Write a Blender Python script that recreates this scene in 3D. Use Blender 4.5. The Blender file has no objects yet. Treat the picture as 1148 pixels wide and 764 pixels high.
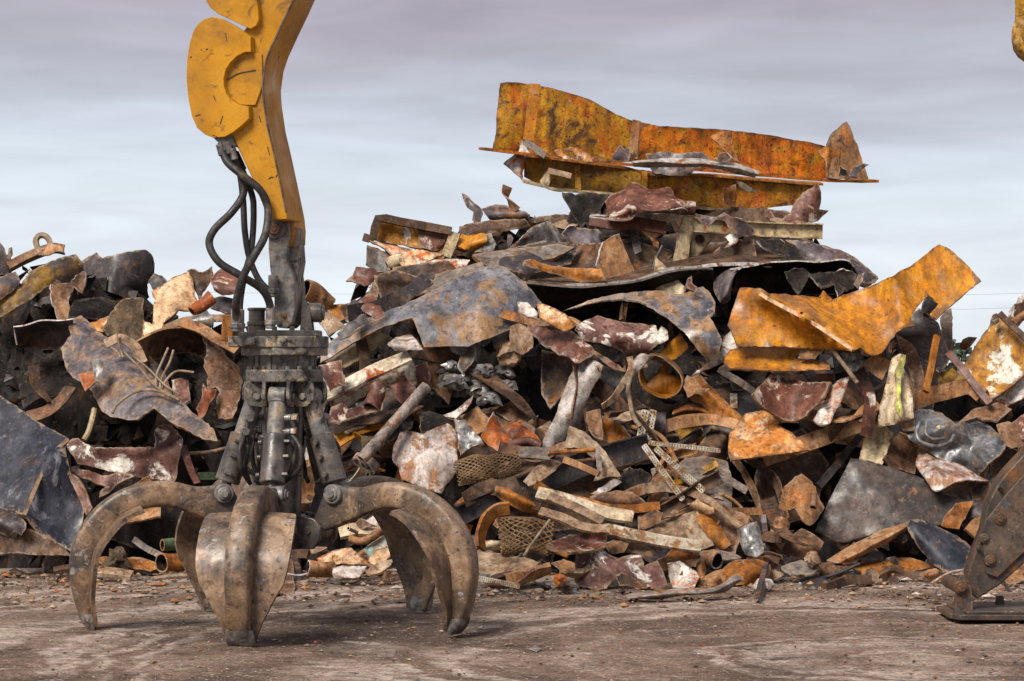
import bpy, math, random
from mathutils import Vector, Matrix, noise
from mathutils.geometry import delaunay_2d_cdt
random.seed(7)
scene = bpy.context.scene
COL = scene.collection
F, HZ, CX, CAMZ = 2800.0, 410.0, 574.0, 1.65      # focal length in photo pixels, horizon row, centre column, eye height
FR = {'0': (0, 0, 1.0), 'A': (180, 0, 2.0125), 'B': (180, 320, 2.939), 'C': (60, 500, 2.296), 'D': (0, 250, 3.474),
      'E': (0, 430, 3.322), 'F': (380, 80, 2.9375), 'G': (660, 80, 2.939), 'H': (340, 280, 3.182), 'I': (580, 280, 3.471),
      'J': (800, 250, 3.299), 'K': (340, 440, 3.182), 'L': (580, 440, 3.182), 'M': (820, 400, 2.546), 'N': (1000, 320, 4.777),
      'Q': (640, 200, 5.218), 'P': (980, 480, 3.185)}

def fp(fr, pts):
    x0, y0, s = FR[fr]
    return [(x0 + p[0] / s, y0 + p[1] / s, (p[2] if len(p) > 2 else 0.0)) for p in pts]

def W(px, py, d):
    return Vector(((px - CX) * d / F, d, CAMZ + (HZ - py) * d / F))

def gd(py):                       # distance at which the ground shows in this row
    return CAMZ * F / max(py - HZ, 1e-3) if py > HZ + 2 else 1e6

def D0(y):                        # the face of the heap: toe at 19.2 m, leaning back at about 45 degrees
    return min(19.2 + (645 - y) * .0072, gd(y) - .05)

def SH(px, py):                   # the lower face stands further back so that the toe meets the ground
    return (.8 + .9 * max(0, min(1, (px - 560) / 250))) * max(0, min(1, (py - 330) / 200))

# ------------------------------------------------------------------ objects
ANCH = []                         # (px, py, short phrase) of the pieces described by hand
USED = set()
def prop(o, label=None, cat=None, group=None, kind=None):
    if label: o['label'] = label
    if cat: o['category'] = cat
    if group: o['group'] = group
    if kind: o['kind'] = kind
    return o

def mesh_obj(name, verts, faces, mats, fmat=None, parent=None, smooth=True, origin=None, flat=None, attr=None):
    if origin is None:
        if parent is not None: origin = Vector((0, 0, 0))
        else:
            n = len(verts)
            origin = Vector((sum(v[0] for v in verts) / n, sum(v[1] for v in verts) / n, sum(v[2] for v in verts) / n))
    me = bpy.data.meshes.new(name)
    me.from_pydata([(v[0] - origin[0], v[1] - origin[1], v[2] - origin[2]) for v in verts], [], faces)
    for m in (mats if isinstance(mats, (list, tuple)) else [mats]): me.materials.append(m)
    if fmat: me.polygons.foreach_set('material_index', fmat)
    if flat is None: me.polygons.foreach_set('use_smooth', [bool(smooth)] * len(me.polygons))
    else: me.polygons.foreach_set('use_smooth', [not f for f in flat])
    if attr:
        at = me.attributes.new('wear', 'FLOAT', 'POINT')
        at.data.foreach_set('value', list(attr) + [1.0] * (len(me.vertices) - len(attr)))
    me.update()
    o = bpy.data.objects.new(name, me); COL.objects.link(o)
    o.location = origin
    if parent is not None:
        o.parent = parent
        o.location = origin
    return o

def empty(name, loc):
    o = bpy.data.objects.new(name, None); COL.objects.link(o); o.location = loc; o.empty_display_size = .1
    return o

def register(o, label, cat, group=None, px=None, py=None):
    short, _, rest = label.partition('|')
    full = (short.strip() + ' ' + rest.strip()).strip()
    assert full not in USED, full
    USED.add(full)
    prop(o, full, cat, group)
    if px is not None: ANCH.append((px, py, short.strip()))
    return o

def adopt(child, root):            # a part built in world space under its thing
    child.parent = root
    r = root
    while r is not None:
        child.location = child.location - r.location
        r = r.parent
    return child

# ------------------------------------------------------------------ sheets
def ragged(poly, rag, seed, step=3.6):
    out = []
    n = len(poly)
    for i in range(n):
        a, b = poly[i], poly[(i + 1) % n]
        L = math.hypot(b[0] - a[0], b[1] - a[1])
        k = max(1, int(L / step))
        nx, ny = (-(b[1] - a[1]) / (L + 1e-6), (b[0] - a[0]) / (L + 1e-6))
        for j in range(k):
            t = j / k
            x, y, dz = a[0] + (b[0] - a[0]) * t, a[1] + (b[1] - a[1]) * t, a[2] + (b[2] - a[2]) * t
            env = math.sin(math.pi * t) ** .5 if j else .35
            q = Vector((x * .045, y * .045, seed))
            o = (noise.noise(q) * 1.1 + noise.noise(q * 3.7) * .9 + (abs(noise.noise(q * 6.1)) - .3) * 1.6 + random.uniform(-.3, .3)) * rag * env
            out.append((x + nx * o, y + ny * o, dz))
    return out

def chaikin(p, it=1):
    for _ in range(it):
        q = []
        for i in range(len(p)):
            a, b = p[i], p[(i + 1) % len(p)]
            q.append(tuple(a[k] * .78 + b[k] * .22 for k in range(3))); q.append(tuple(a[k] * .22 + b[k] * .78 for k in range(3)))
        p = q
    return p

def seg_dist(x, y, s):
    x0, y0, x1, y1 = s[:4]
    dx, dy = x1 - x0, y1 - y0
    t = max(0, min(1, ((x - x0) * dx + (y - y0) * dy) / (dx * dx + dy * dy + 1e-9)))
    return math.hypot(x - x0 - t * dx, y - y0 - t * dy)

SEED = [0]
EDGEATTR = []
def sheet_mesh(poly, z=0, lean=.6, tx=0, dome=0, bend=None, crease=None, dent=.03, rag=1.0, th=.017, smooth=0, dscale=.03, base=None, edgecurl=0.0):
    SEED[0] += 1; sd = SEED[0] * 3.17
    cx = sum(p[0] for p in poly) / len(poly); cy = sum(p[1] for p in poly) / len(poly)
    R = max(math.hypot(p[0] - cx, p[1] - cy) for p in poly) + 1e-6
    ctrl = poly
    if smooth: poly = chaikin(poly, smooth)
    ol = ragged(poly, rag, sd)
    xs = [p[0] for p in ol]; ys = [p[1] for p in ol]
    w, h = max(xs) - min(xs), max(ys) - min(ys)
    st = max(3.5, min(8, math.sqrt(w * h) / 16))
    inner = []
    y = min(ys); r = 0
    while y < max(ys):
        x = min(xs) + (st / 2 if r % 2 else 0)
        while x < max(xs):
            inner.append((x + random.uniform(-.2, .2) * st, y + random.uniform(-.2, .2) * st)); x += st
        y += st * .87; r += 1
    segs = [(ol[i][0], ol[i][1], ol[(i + 1) % len(ol)][0], ol[(i + 1) % len(ol)][1]) for i in range(len(ol))]
    keep = [q for q in inner if min(seg_dist(q[0], q[1], s) for s in segs) > st * .4]
    vin = [Vector((p[0], p[1])) for p in ol] + [Vector(q) for q in keep]
    vo, eo, fo, ov, oe, of = delaunay_2d_cdt(vin, [], [list(range(len(ol)))], 1, 1e-4)
    d0 = (base if base is not None else D0(cy)) + SH(cx, cy)
    anyz = any(p[2] for p in ctrl)
    maxd = max((min(seg_dist(q[0], q[1], s) for s in segs) for q in keep), default=1)
    V = []; ED = []
    ew = max(2.5, min(7.0, R * .16))
    sxx = sum((p[0] - cx) ** 2 for p in ol); syy = sum((p[1] - cy) ** 2 for p in ol); sxy = sum((p[0] - cx) * (p[1] - cy) for p in ol)
    ma = .5 * math.atan2(2 * sxy, sxx - syy) + math.pi / 2 + random.uniform(-.3, .3)      # across the long side
    mw = max(abs((p[0] - cx) * math.cos(ma) + (p[1] - cy) * math.sin(ma)) for p in ol)
    mo = random.uniform(-.3, .3)
    rw = R * d0 / F
    folds = []
    rs = random.Random(int(sd * 100))
    for k in range(3 if dent > 0 else 0):
        a = rs.uniform(0, math.pi); o = rs.uniform(-.45, .45) * R
        folds.append((math.cos(a), math.sin(a), o, rs.choice([-1, 1]) * rs.uniform(.05, .19) * rw * min(1.6, dent / .03)))
    for v in vo:
        x, y = v
        md = min(seg_dist(x, y, s) for s in segs)
        ED.append(max(0.0, 1 - md / ew))
        d = d0 + lean * ((cy - y) * .0072) + z + tx * (x - cx) / 100
        if anyz:
            sw = sz = 0
            for p in ctrl:
                ww = 1 / ((x - p[0]) ** 2 + (y - p[1]) ** 2 + 4) ; sw += ww; sz += ww * p[2]
            d += sz / sw
        if dome or edgecurl:
            u = ((x - cx) * math.cos(ma) + (y - cy) * math.sin(ma)) / mw - mo
            d += dome * 1.25 * u * u
        if bend:
            for (a, amt) in (bend if isinstance(bend, list) else [bend]):
                u = ((x - cx) * math.cos(math.radians(a)) + (y - cy) * math.sin(math.radians(a))) / R
                d += amt * u * u
        if crease:
            for c in crease:
                d -= c[4] * math.exp(-seg_dist(x, y, c) / c[5])
        q = Vector((x * dscale, y * dscale, sd))
        for (ca, sa, o, am) in folds:
            d += am * abs(((x - cx) * ca + (y - cy) * sa - o) / R)
        d += dent * .5 * (noise.noise(q) * .6 + abs(noise.noise(q * 1.4 + Vector((9, 3, 1)))) * -1.1 + abs(noise.noise(q * 3.1)) * .45 + noise.noise(q * 5.5) * .16)
        if dent > 0: d += .035 * ED[-1] ** 2 * noise.noise(Vector((x * .06, y * .06, sd + 5)))
        d = min(d, gd(y) - .015)
        V.append(W(x, y, d))
    # keep the one connected piece (a jagged outline may cut off crumbs)
    par = list(range(len(V)))
    def find(a):
        while par[a] != a: par[a] = par[par[a]]; a = par[a]
        return a
    for f in fo:
        for i in f[1:]: par[find(i)] = find(f[0])
    cnt = {}
    for f in fo: cnt[find(f[0])] = cnt.get(find(f[0]), 0) + 1
    big = max(cnt, key=cnt.get); fo = [f for f in fo if find(f[0]) == big]
    us = sorted({i for f in fo for i in f}); mp_ = {a: i for i, a in enumerate(us)}
    V = [V[a] for a in us]; ED = [ED[a] for a in us]; fo = [tuple(mp_[i] for i in f) for f in fo]
    n = len(V)
    EDGEATTR.clear(); EDGEATTR.extend(ED + ED)
    faces = []
    for f in fo:
        a, b, c = (V[i] for i in f)
        nn = (b - a).cross(c - a)
        faces.append(tuple(f) if nn.dot(a - Vector((0, 0, CAMZ))) < 0 else tuple(reversed(f)))
    N = [Vector((0, 0, 0)) for _ in range(n)]
    ec = {}
    for f in faces:
        nn = (V[f[1]] - V[f[0]]).cross(V[f[2]] - V[f[0]])
        for i in f: N[i] += nn
        for i in range(3):
            a, b = f[i], f[(i + 1) % 3]
            ec[(a, b)] = 1
    N = [x.normalized() if x.length > 0 else Vector((0, -1, 0)) for x in N]
    back = [v - N[i] * th for i, v in enumerate(V)]
    allv = V + back
    ff = list(faces) + [tuple(i + n for i in reversed(f)) for f in faces]
    fm = [0] * len(faces) + [1] * len(faces)
    fl = [False] * len(ff)
    for (a, b) in list(ec):
        if (b, a) not in ec:
            k = len(allv)
            allv += [V[a], V[b], back[b], back[a]]
            ff.append((k, k + 3, k + 2, k + 1)); fm.append(2); fl.append(True)
    return allv, ff, fm, fl, cx, cy

EDGES = ['raw_edge', 'raw_edge', 'raw_edge', 'rust_edge', 'rust_edge', 'dark_edge']
def S(name, fr, pts, mat, label=None, cat='scrap plate', parent=None, edge=None, back=None, group=None, plabel=None, **k):
    poly = fp(fr, pts) if isinstance(pts[0], tuple) else pts
    c = k.get('crease')
    if c:
        x0, y0, s = FR[fr]
        k['crease'] = [(x0 + q[0] / s, y0 + q[1] / s, x0 + q[2] / s, y0 + q[3] / s, q[4], q[5]) for q in c]
    v, f, fm, fl, cx, cy = sheet_mesh(poly, **k)
    e = edge or random.choice(EDGES)
    o = mesh_obj(name, v, f, [M[mat], M[back or mat], M[e]], fm, None, flat=fl, attr=EDGEATTR)
    if parent is not None:
        adopt(o, parent)
        if plabel: o['label'] = plabel
    elif label: register(o, label, cat, group, cx, cy)
    return o

# ------------------------------------------------------------------ sweeps
def catmull(P, n):
    out = []
    m = len(P)
    if m == 2:
        return [P[0].lerp(P[1], i / n) for i in range(n + 1)]
    for i in range(m - 1):
        p0 = P[i - 1] if i else P[0] * 2 - P[1]
        p1, p2 = P[i], P[i + 1]
        p3 = P[i + 2] if i + 2 < m else P[-1] * 2 - P[-2]
        for j in range(n):
            t = j / n
            out.append(.5 * ((2 * p1) + (p2 - p0) * t + (2 * p0 - 5 * p1 + 4 * p2 - p3) * t * t + (3 * p1 - p0 - 3 * p2 + p3) * t ** 3))
    out.append(P[-1].copy())
    return out

def frames(C, roll=0, twist=0, up=None):
    n = len(C); T = []
    for i in range(n):
        t = C[min(i + 1, n - 1)] - C[max(i - 1, 0)]
        T.append(t.normalized() if t.length > 1e-9 else Vector((0, 0, 1)))
    u = up or Vector((0, 1, 0))
    nrm = u - T[0] * u.dot(T[0])
    if nrm.length < .1:
        u = Vector((0, 0, 1)); nrm = u - T[0] * u.dot(T[0])
    nrm.normalize()
    out = []
    for i in range(n):
        if i:
            nrm = nrm - T[i] * nrm.dot(T[i]); nrm.normalize()
        a = math.radians(roll + twist * i / max(1, n - 1))
        b = T[i].cross(nrm)
        out.append((b * math.cos(a) + nrm * math.sin(a), nrm * math.cos(a) - b * math.sin(a)))
    return out

def sweep_mesh(C, prof, roll=0, twist=0, scale=None, closed_prof=True, up=None, wob=0.0, sd=0.0, caps=True):
    fr = frames(C, roll, twist, up)
    m = len(prof); V = []; Fc = []
    for i, c in enumerate(C):
        s = 1.0 if scale is None else scale(i / max(1, len(C) - 1))
        sx, sy = s if isinstance(s, tuple) else (s, s)
        e1, e2 = fr[i]
        for (a, b) in prof:
            p = c + e1 * a * sx + e2 * b * sy
            if wob:
                q = p * 5 + Vector((sd, 0, 0))
                p = p + Vector((noise.noise(q), noise.noise(q + Vector((7, 0, 0))), noise.noise(q + Vector((0, 7, 0))))) * wob
            V.append(p)
    for i in range(len(C) - 1):
        for j in range(m):
            k = (j + 1) % m
            Fc.append((i * m + j, i * m + k, (i + 1) * m + k, (i + 1) * m + j))
    if caps:
        Fc.append(tuple(range(m - 1, -1, -1))); Fc.append(tuple((len(C) - 1) * m + j for j in range(m)))
    return V, Fc

def circle(r, n=14, sq=1.0):
    return [(r * math.cos(2 * math.pi * i / n), r * sq * math.sin(2 * math.pi * i / n)) for i in range(n)]

def p_flat(w, t): return [(-w / 2, -t / 2), (w / 2, -t / 2), (w / 2, t / 2), (-w / 2, t / 2)]
def p_angle(a, b, t): return [(0, 0), (a, 0), (a, t), (t, t), (t, b), (0, b)]
def p_chan(w, d, t): return [(-w / 2, 0), (w / 2, 0), (w / 2, d), (w / 2 - t, d), (w / 2 - t, t), (-w / 2 + t, t), (-w / 2 + t, d), (-w / 2, d)]
def p_ibeam(h, b, t): return [(-h / 2, -b / 2), (-h / 2 + t, -b / 2), (-h / 2 + t, -t / 2), (h / 2 - t, -t / 2), (h / 2 - t, -b / 2), (h / 2, -b / 2),
                              (h / 2, b / 2), (h / 2 - t, b / 2), (h / 2 - t, t / 2), (-h / 2 + t, t / 2), (-h / 2 + t, b / 2), (-h / 2, b / 2)]

def path3(fr, pts, z, lean, base=None, tx=0):
    poly = fp(fr, pts)
    cy = sum(p[1] for p in poly) / len(poly); cx = sum(p[0] for p in poly) / len(poly)
    d0 = (base if base is not None else D0(cy)) + SH(cx, cy)
    out = []
    for p in poly:
        d = d0 + lean * (cy - p[1]) * .0072 + z + p[2] + tx * (p[0] - cx) / 100
        d = min(d, gd(p[1]) - .02)
        out.append(W(p[0], p[1], d))
    return out, cx, cy, d0 + z

def finish(name, v, f, mat, label, cat, parent, cx, cy, smooth, group=None, fm=None, plabel=None):
    ms = [M[q] for q in mat] if isinstance(mat, (list, tuple)) else M[mat]
    o = mesh_obj(name, v, f, ms, fm, None, smooth=smooth)
    if smooth == 'auto':
        o.data.polygons.foreach_set('use_smooth', [True] * len(o.data.polygons))
        o.data.set_sharp_from_angle(angle=math.radians(40))
    if parent is not None:
        adopt(o, parent)
        if plabel: o['label'] = plabel
    elif label: register(o, label, cat, group, cx, cy)
    return o

def B(name, fr, pts, prof, mat, label=None, cat='scrap strip', z=0, lean=.6, roll=0, twist=0, n=8, wob=.006, parent=None, scale=None, base=None, tx=0, group=None, smooth=False, plabel=None):
    """bar, strip, angle or beam along a path; the profile is in metres"""
    SEED[0] += 1
    P, cx, cy, d = path3(fr, pts, z, lean, base, tx)
    C = catmull(P, n)
    v, f = sweep_mesh(C, prof, roll, twist, scale, wob=wob, sd=SEED[0] * 1.7)
    return finish(name, v, f, mat, label, cat, parent, cx, cy, smooth, group, plabel=plabel)

def tube_geom(C, r, wall, seg=20, sq=1.0, roll=0, scale=None, wob=0, sd=0):
    po = circle(r, seg, sq); pi_ = circle(r - wall, seg, (r * sq - wall) / (r - wall))
    vo, fo = sweep_mesh(C, po, roll, 0, scale, wob=wob, sd=sd, caps=False)
    vi, fi = sweep_mesh(C, pi_, roll, 0, scale, wob=wob, sd=sd, caps=False)
    n = len(vo)
    v = vo + vi
    f = [tuple(reversed(q)) for q in fo] + [tuple(i + n for i in q) for q in fi]
    fm = [0] * len(fo) + [1] * len(fi)
    L = len(C) - 1
    for e, fl in ((0, False), (L, True)):
        for j in range(seg):
            k = (j + 1) % seg
            q = (e * seg + j, e * seg + k, n + e * seg + k, n + e * seg + j)
            f.append(tuple(reversed(q)) if fl else q); fm.append(2)
    return v, f, fm

def T(name, fr, pts, rpx, mat, label=None, cat='scrap pipe', z=0, lean=.6, wall=.012, sq=1.0, roll=0, wob=.012, n=8, inner=None, edge='raw_edge', parent=None, scale=None, base=None, tx=0, group=None, plabel=None):
    """hollow pipe; radius in pixels of the photograph frame used"""
    SEED[0] += 1
    P, cx, cy, d = path3(fr, pts, z, lean, base, tx)
    r = rpx / FR[fr][2] * d / F
    C = catmull(P, n)
    v, f, fm = tube_geom(C, r, min(wall, r * .3), 20, sq, roll, scale, wob, SEED[0] * 1.3)
    return finish(name, v, f, [mat, inner or mat, edge], label, cat, parent, cx, cy, 'auto', group, fm, plabel)

def R(name, fr, pts, rpx, mat, label=None, cat='scrap rod', z=0, lean=.6, n=6, wob=0, parent=None, base=None, group=None, tx=0, plabel=None):
    """solid rod, hose or wire"""
    P, cx, cy, d = path3(fr, pts, z, lean, base, tx)
    r = rpx / FR[fr][2] * d / F
    C = catmull(P, n)
    v, f = sweep_mesh(C, circle(r, 8), wob=wob, sd=cx)
    return finish(name, v, f, mat, label, cat, parent, cx, cy, 'auto', group, plabel=plabel)

def loft_mesh(rows, z, lean, base, nu, nv, th, dent=.012, ragv=.8, tx=0):
    """curved plate through rows of control points"""
    SEED[0] += 1; sd = SEED[0] * 2.1
    allp = [p for r in rows for p in r]
    cx = sum(p[0] for p in allp) / len(allp); cy = sum(p[1] for p in allp) / len(allp)
    d0 = (base if base is not None else D0(cy)) + SH(cx, cy)
    G = []
    for r in rows:
        P = []
        for p in r:
            d = d0 + lean * (cy - p[1]) * .0072 + z + p[2] + tx * (p[0] - cx) / 100
            P.append(W(p[0], p[1], min(d, gd(p[1]) - .02)))
        G.append(catmull(P, nu))
    cols = list(zip(*G))
    G = [catmull(list(c), nv) for c in cols]          # G[u][v]
    nu_, nv_ = len(G), len(G[0])
    V = []
    for i in range(nu_):
        for j in range(nv_):
            p = G[i][j]
            q = p * 4 + Vector((sd, 0, 0))
            e = 1.0 + (1.5 if i in (0, nu_ - 1) or j in (0, nv_ - 1) else 0) * ragv
            V.append(p + Vector((noise.noise(q), noise.noise(q + Vector((5, 0, 0))), noise.noise(q + Vector((0, 5, 0))))) * dent * e)
    fc = []
    for i in range(nu_ - 1):
        for j in range(nv_ - 1):
            fc.append((i * nv_ + j, (i + 1) * nv_ + j, (i + 1) * nv_ + j + 1, i * nv_ + j + 1))
    n = len(V)
    ed = []
    for i in range(nu_):
        for j in range(nv_):
            ed.append(max(0.0, 1 - min(i, j, nu_ - 1 - i, nv_ - 1 - j) / 1.5))
    EDGEATTR.clear(); EDGEATTR.extend(ed + ed)
    N = [Vector((0, 0, 0)) for _ in V]
    for f in fc:
        nn = (V[f[2]] - V[f[0]]).cross(V[f[3]] - V[f[1]])
        for i in f: N[i] += nn
    N = [x.normalized() if x.length > 0 else Vector((0, -1, 0)) for x in N]
    # orient so that the mean normal faces the viewer
    s = sum((N[i].dot(Vector((0, 0, CAMZ)) - V[i]) for i in range(n)))
    if s < 0:
        fc = [tuple(reversed(f)) for f in fc]; N = [-x for x in N]
    back = [v - N[i] * th for i, v in enumerate(V)]
    allv = V + back
    ff = fc + [tuple(i + n for i in reversed(f)) for f in fc]
    fm = [0] * len(fc) + [1] * len(fc); fl = [False] * len(ff)
    ec = set()
    for f in fc:
        for i in range(4): ec.add((f[i], f[(i + 1) % 4]))
    for (a, b) in sorted(ec):
        if (b, a) not in ec:
            k = len(allv); allv += [V[a], V[b], back[b], back[a]]
            ff.append((k, k + 3, k + 2, k + 1)); fm.append(2); fl.append(True)
    return allv, ff, fm, fl, cx, cy

def Lf(name, fr, rows, mat, label=None, cat='scrap plate', z=0, lean=.6, base=None, nu=6, nv=6, th=.012, edge=None, back=None, parent=None, group=None, plabel=None, **k):
    rows = [fp(fr, r) for r in rows]
    v, f, fm, fl, cx, cy = loft_mesh(rows, z, lean, base, nu, nv, th, **k)
    o = mesh_obj(name, v, f, [M[mat], M[back or mat], M[edge or random.choice(EDGES)]], fm, None, flat=fl, attr=EDGEATTR)
    if parent is not None:
        adopt(o, parent)
        if plabel: o['label'] = plabel
    elif label: register(o, label, cat, group, cx, cy)
    return o

def lump_mesh(c, r, sd, rough=.45, squash=(1, 1, 1), sub=3):
    import bmesh
    bm = bmesh.new(); bmesh.ops.create_icosphere(bm, subdivisions=sub, radius=1)
    for v in bm.verts:
        q = v.co * 1.3 + Vector((sd * 3.1, sd, 0))
        k = 1 + rough * (noise.noise(q) * 1.2 + abs(noise.noise(q * 2.2)) * -.9 + noise.noise(q * 4.5) * .35 + .25)
        v.co = v.co * k
        # crushed facets
        for (nx, ny, nz, h) in ((.6, -.7, .3, .75), (-.5, -.6, .6, .8), (0, -.3, 1, .7), (.9, .2, .3, .8)):
            nn = Vector((nx, ny, nz)).normalized(); dd = v.co.dot(nn) - h
            if dd > 0: v.co -= nn * dd * .8
    V = [Vector((v.co.x * squash[0], v.co.y * squash[1], v.co.z * squash[2])) * r + c for v in bm.verts]
    Fc = [tuple(v.index for v in f.verts) for f in bm.faces]
    bm.free()
    return V, Fc

def Lump(name, fr, u, v_, rpx, mat, label, cat='scrap lump', z=0, squash=(1, 1, 1), rough=.45, sub=3, group=None, parent=None):
    SEED[0] += 1
    (px, py, _), = fp(fr, [(u, v_)])
    d = min(D0(py) + z + SH(px, py), gd(py + rpx / FR[fr][2] * .8 * squash[2]))
    r = rpx / FR[fr][2] * d / F
    v, f = lump_mesh(W(px, py, d), r, SEED[0], rough, squash, sub)
    return finish(name, v, f, mat, label, cat, parent, px, py, 'auto', group)
# ------------------------------------------------------------------ materials
M = {}
def nd(nt, t, x=0, y=0, **k):
    n = nt.nodes.new(t); n.location = (x, y)
    for a, b in k.items(): setattr(n, a, b)
    return n

def mat(name, cols, scale=4.0, patches=(), rough=.65, metal=0.0, bump=.35, grain=.35, stretch=None, spec=.4, coords='Object', flecks=None, rvar=.25, wear=(.25, .18, .13), wearamt=.8, streak=.4, speck=.7, vivk=1.28):
    """cols: dark to light of the main tone; patches: (colour, scale, coverage 0..1, softness)"""
    def vivid(c, k=vivk):
        g_ = .3 * c[0] + .55 * c[1] + .15 * c[2]
        return tuple(max(.003, g_ + (x - g_) * k) for x in c)
    cols = [vivid(c) for c in cols]; patches = [(vivid(p[0]), *p[1:]) for p in patches]
    if wear: wear = vivid(wear)
    m = bpy.data.materials.new(name); m.use_nodes = True
    nt = m.node_tree; nt.nodes.clear(); L = nt.links.new
    out = nd(nt, 'ShaderNodeOutputMaterial', 1400); bs = nd(nt, 'ShaderNodeBsdfPrincipled', 1100); L(bs.outputs[0], out.inputs[0])
    tc = nd(nt, 'ShaderNodeTexCoord', -1200); oi = nd(nt, 'ShaderNodeObjectInfo', -1200, -300)
    vm = nd(nt, 'ShaderNodeVectorMath', -1000, 0, operation='MULTIPLY_ADD')
    cb = nd(nt, 'ShaderNodeCombineXYZ', -1100, -200)
    for i, kx in enumerate((37.0, 19.0, 53.0)):
        mm = nd(nt, 'ShaderNodeMath', -1150, -250 - 60 * i, operation='MULTIPLY'); mm.inputs[1].default_value = kx
        L(oi.outputs['Random'], mm.inputs[0]); L(mm.outputs[0], cb.inputs[i])
    st = stretch or (1, 1, 1)
    vm.inputs[1].default_value = st
    L(tc.outputs[coords], vm.inputs[0]); L(cb.outputs[0], vm.inputs[2])
    vec = vm.outputs[0]
    def nz(s, det=8, ro=.62, dist=.3, off=0):
        n = nd(nt, 'ShaderNodeTexNoise', -700, off)
        n.inputs['Scale'].default_value = s; n.inputs['Detail'].default_value = det; n.inputs['Roughness'].default_value = ro; n.inputs['Distortion'].default_value = dist
        L(vec, n.inputs['Vector']); return n.outputs[0]
    base = nz(scale, 9, .66, .5)
    cr = nd(nt, 'ShaderNodeValToRGB', -450)
    el = cr.color_ramp.elements
    k = len(cols)
    lo, hi = .36, .64
    el[0].position = lo; el[0].color = (*cols[0], 1); el[1].position = hi; el[1].color = (*cols[-1], 1)
    for i in range(1, k - 1):
        e = el.new(lo + (hi - lo) * i / (k - 1)); e.color = (*cols[i], 1)
    L(base, cr.inputs[0])
    col = cr.outputs[0]; hgt = base
    for i, p in enumerate(patches):
        c, s, cov, soft = p
        t = .5 + (.5 - cov) * .40
        mr = nd(nt, 'ShaderNodeMapRange', -450, -300 * (i + 1)); mr.clamp = True
        mr.inputs[1].default_value = t - soft / 2; mr.inputs[2].default_value = t + soft / 2
        L(nz(s, 10, .68, .7, -300 * (i + 1)), mr.inputs[0])
        mx = nd(nt, 'ShaderNodeMix', -200, -200 * (i + 1), data_type='RGBA'); mx.inputs[7].default_value = (*c, 1)
        L(mr.outputs[0], mx.inputs[0]); L(col, mx.inputs[6]); col = mx.outputs[2]
        ad = nd(nt, 'ShaderNodeMath', -200, -500 - 100 * i, operation='MULTIPLY_ADD'); ad.inputs[1].default_value = .18
        L(mr.outputs[0], ad.inputs[0]); L(hgt, ad.inputs[2]); hgt = ad.outputs[0]
    if flecks:
        c, s, t = flecks
        mr = nd(nt, 'ShaderNodeMapRange', 0, -600); mr.inputs[1].default_value = t; mr.inputs[2].default_value = t + .03
        L(nz(s, 3, .5, .2, -900), mr.inputs[0])
        mx = nd(nt, 'ShaderNodeMix', 100, -400, data_type='RGBA'); mx.inputs[7].default_value = (*c, 1)
        L(mr.outputs[0], mx.inputs[0]); L(col, mx.inputs[6]); col = mx.outputs[2]
    # pitting and speckle of a few centimetres
    if speck:
        for (sc_, lo_, hi_, cc, am) in ((16, .53, .62, (.30, .22, .18), 1), (27, .58, .66, None, .45), (11, .56, .64, (.5, .42, .36), 1)):
            mr = nd(nt, 'ShaderNodeMapRange', -300, 1500); mr.inputs[1].default_value = lo_; mr.inputs[2].default_value = hi_; mr.inputs[4].default_value = speck * am
            L(nz(sc_, 7, .72, .5, 1500), mr.inputs[0])
            mx = nd(nt, 'ShaderNodeMix', 0, 1500, data_type='RGBA', blend_type='MULTIPLY' if cc else 'MIX'); mx.inputs[7].default_value = (*(cc or (.42, .32, .24)), 1)
            L(mr.outputs[0], mx.inputs[0]); L(col, mx.inputs[6]); col = mx.outputs[2]
    # rain and rust streaks running down, wear along torn edges
    if streak:
        mp = nd(nt, 'ShaderNodeMapping', -900, 900); mp.inputs['Scale'].default_value = (9, 9, 1.3); L(vec, mp.inputs[0])
        n = nd(nt, 'ShaderNodeTexNoise', -700, 900); n.inputs['Scale'].default_value = 1.6; n.inputs['Detail'].default_value = 6; n.inputs['Roughness'].default_value = .65; L(mp.outputs[0], n.inputs['Vector'])
        mr = nd(nt, 'ShaderNodeMapRange', -500, 900); mr.inputs[1].default_value = .36; mr.inputs[2].default_value = .64; mr.inputs[3].default_value = 1 - streak; mr.inputs[4].default_value = 1 + streak * .7; L(n.outputs[0], mr.inputs[0])
        mx = nd(nt, 'ShaderNodeMix', -100, 300, data_type='RGBA', blend_type='MULTIPLY'); mx.inputs[0].default_value = 1; L(col, mx.inputs[6]); L(mr.outputs[0], mx.inputs[7]); col = mx.outputs[2]
    if wear:
        at = nd(nt, 'ShaderNodeAttribute', -700, 1200, attribute_name='wear')
        nn = nz(14, 5, .7, .3, 1200)
        a1 = nd(nt, 'ShaderNodeMath', -500, 1200, operation='MULTIPLY_ADD'); a1.inputs[1].default_value = 3.0; a1.inputs[2].default_value = -1.62; L(nn, a1.inputs[0])
        a2 = nd(nt, 'ShaderNodeMath', -400, 1200, operation='ADD'); L(at.outputs['Fac'], a2.inputs[0]); L(a1.outputs[0], a2.inputs[1])
        mr = nd(nt, 'ShaderNodeMapRange', -300, 1200); mr.inputs[1].default_value = .60; mr.inputs[2].default_value = .85; mr.inputs[4].default_value = wearamt; L(a2.outputs[0], mr.inputs[0])
        mx = nd(nt, 'ShaderNodeMix', 0, 300, data_type='RGBA'); mx.inputs[7].default_value = (*wear, 1); L(mr.outputs[0], mx.inputs[0]); L(col, mx.inputs[6]); col = mx.outputs[2]
    g = nz(55, 5, .7, 0, 400)
    mr = nd(nt, 'ShaderNodeMapRange', 200, 400); mr.inputs[1].default_value = .25; mr.inputs[2].default_value = .75
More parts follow.
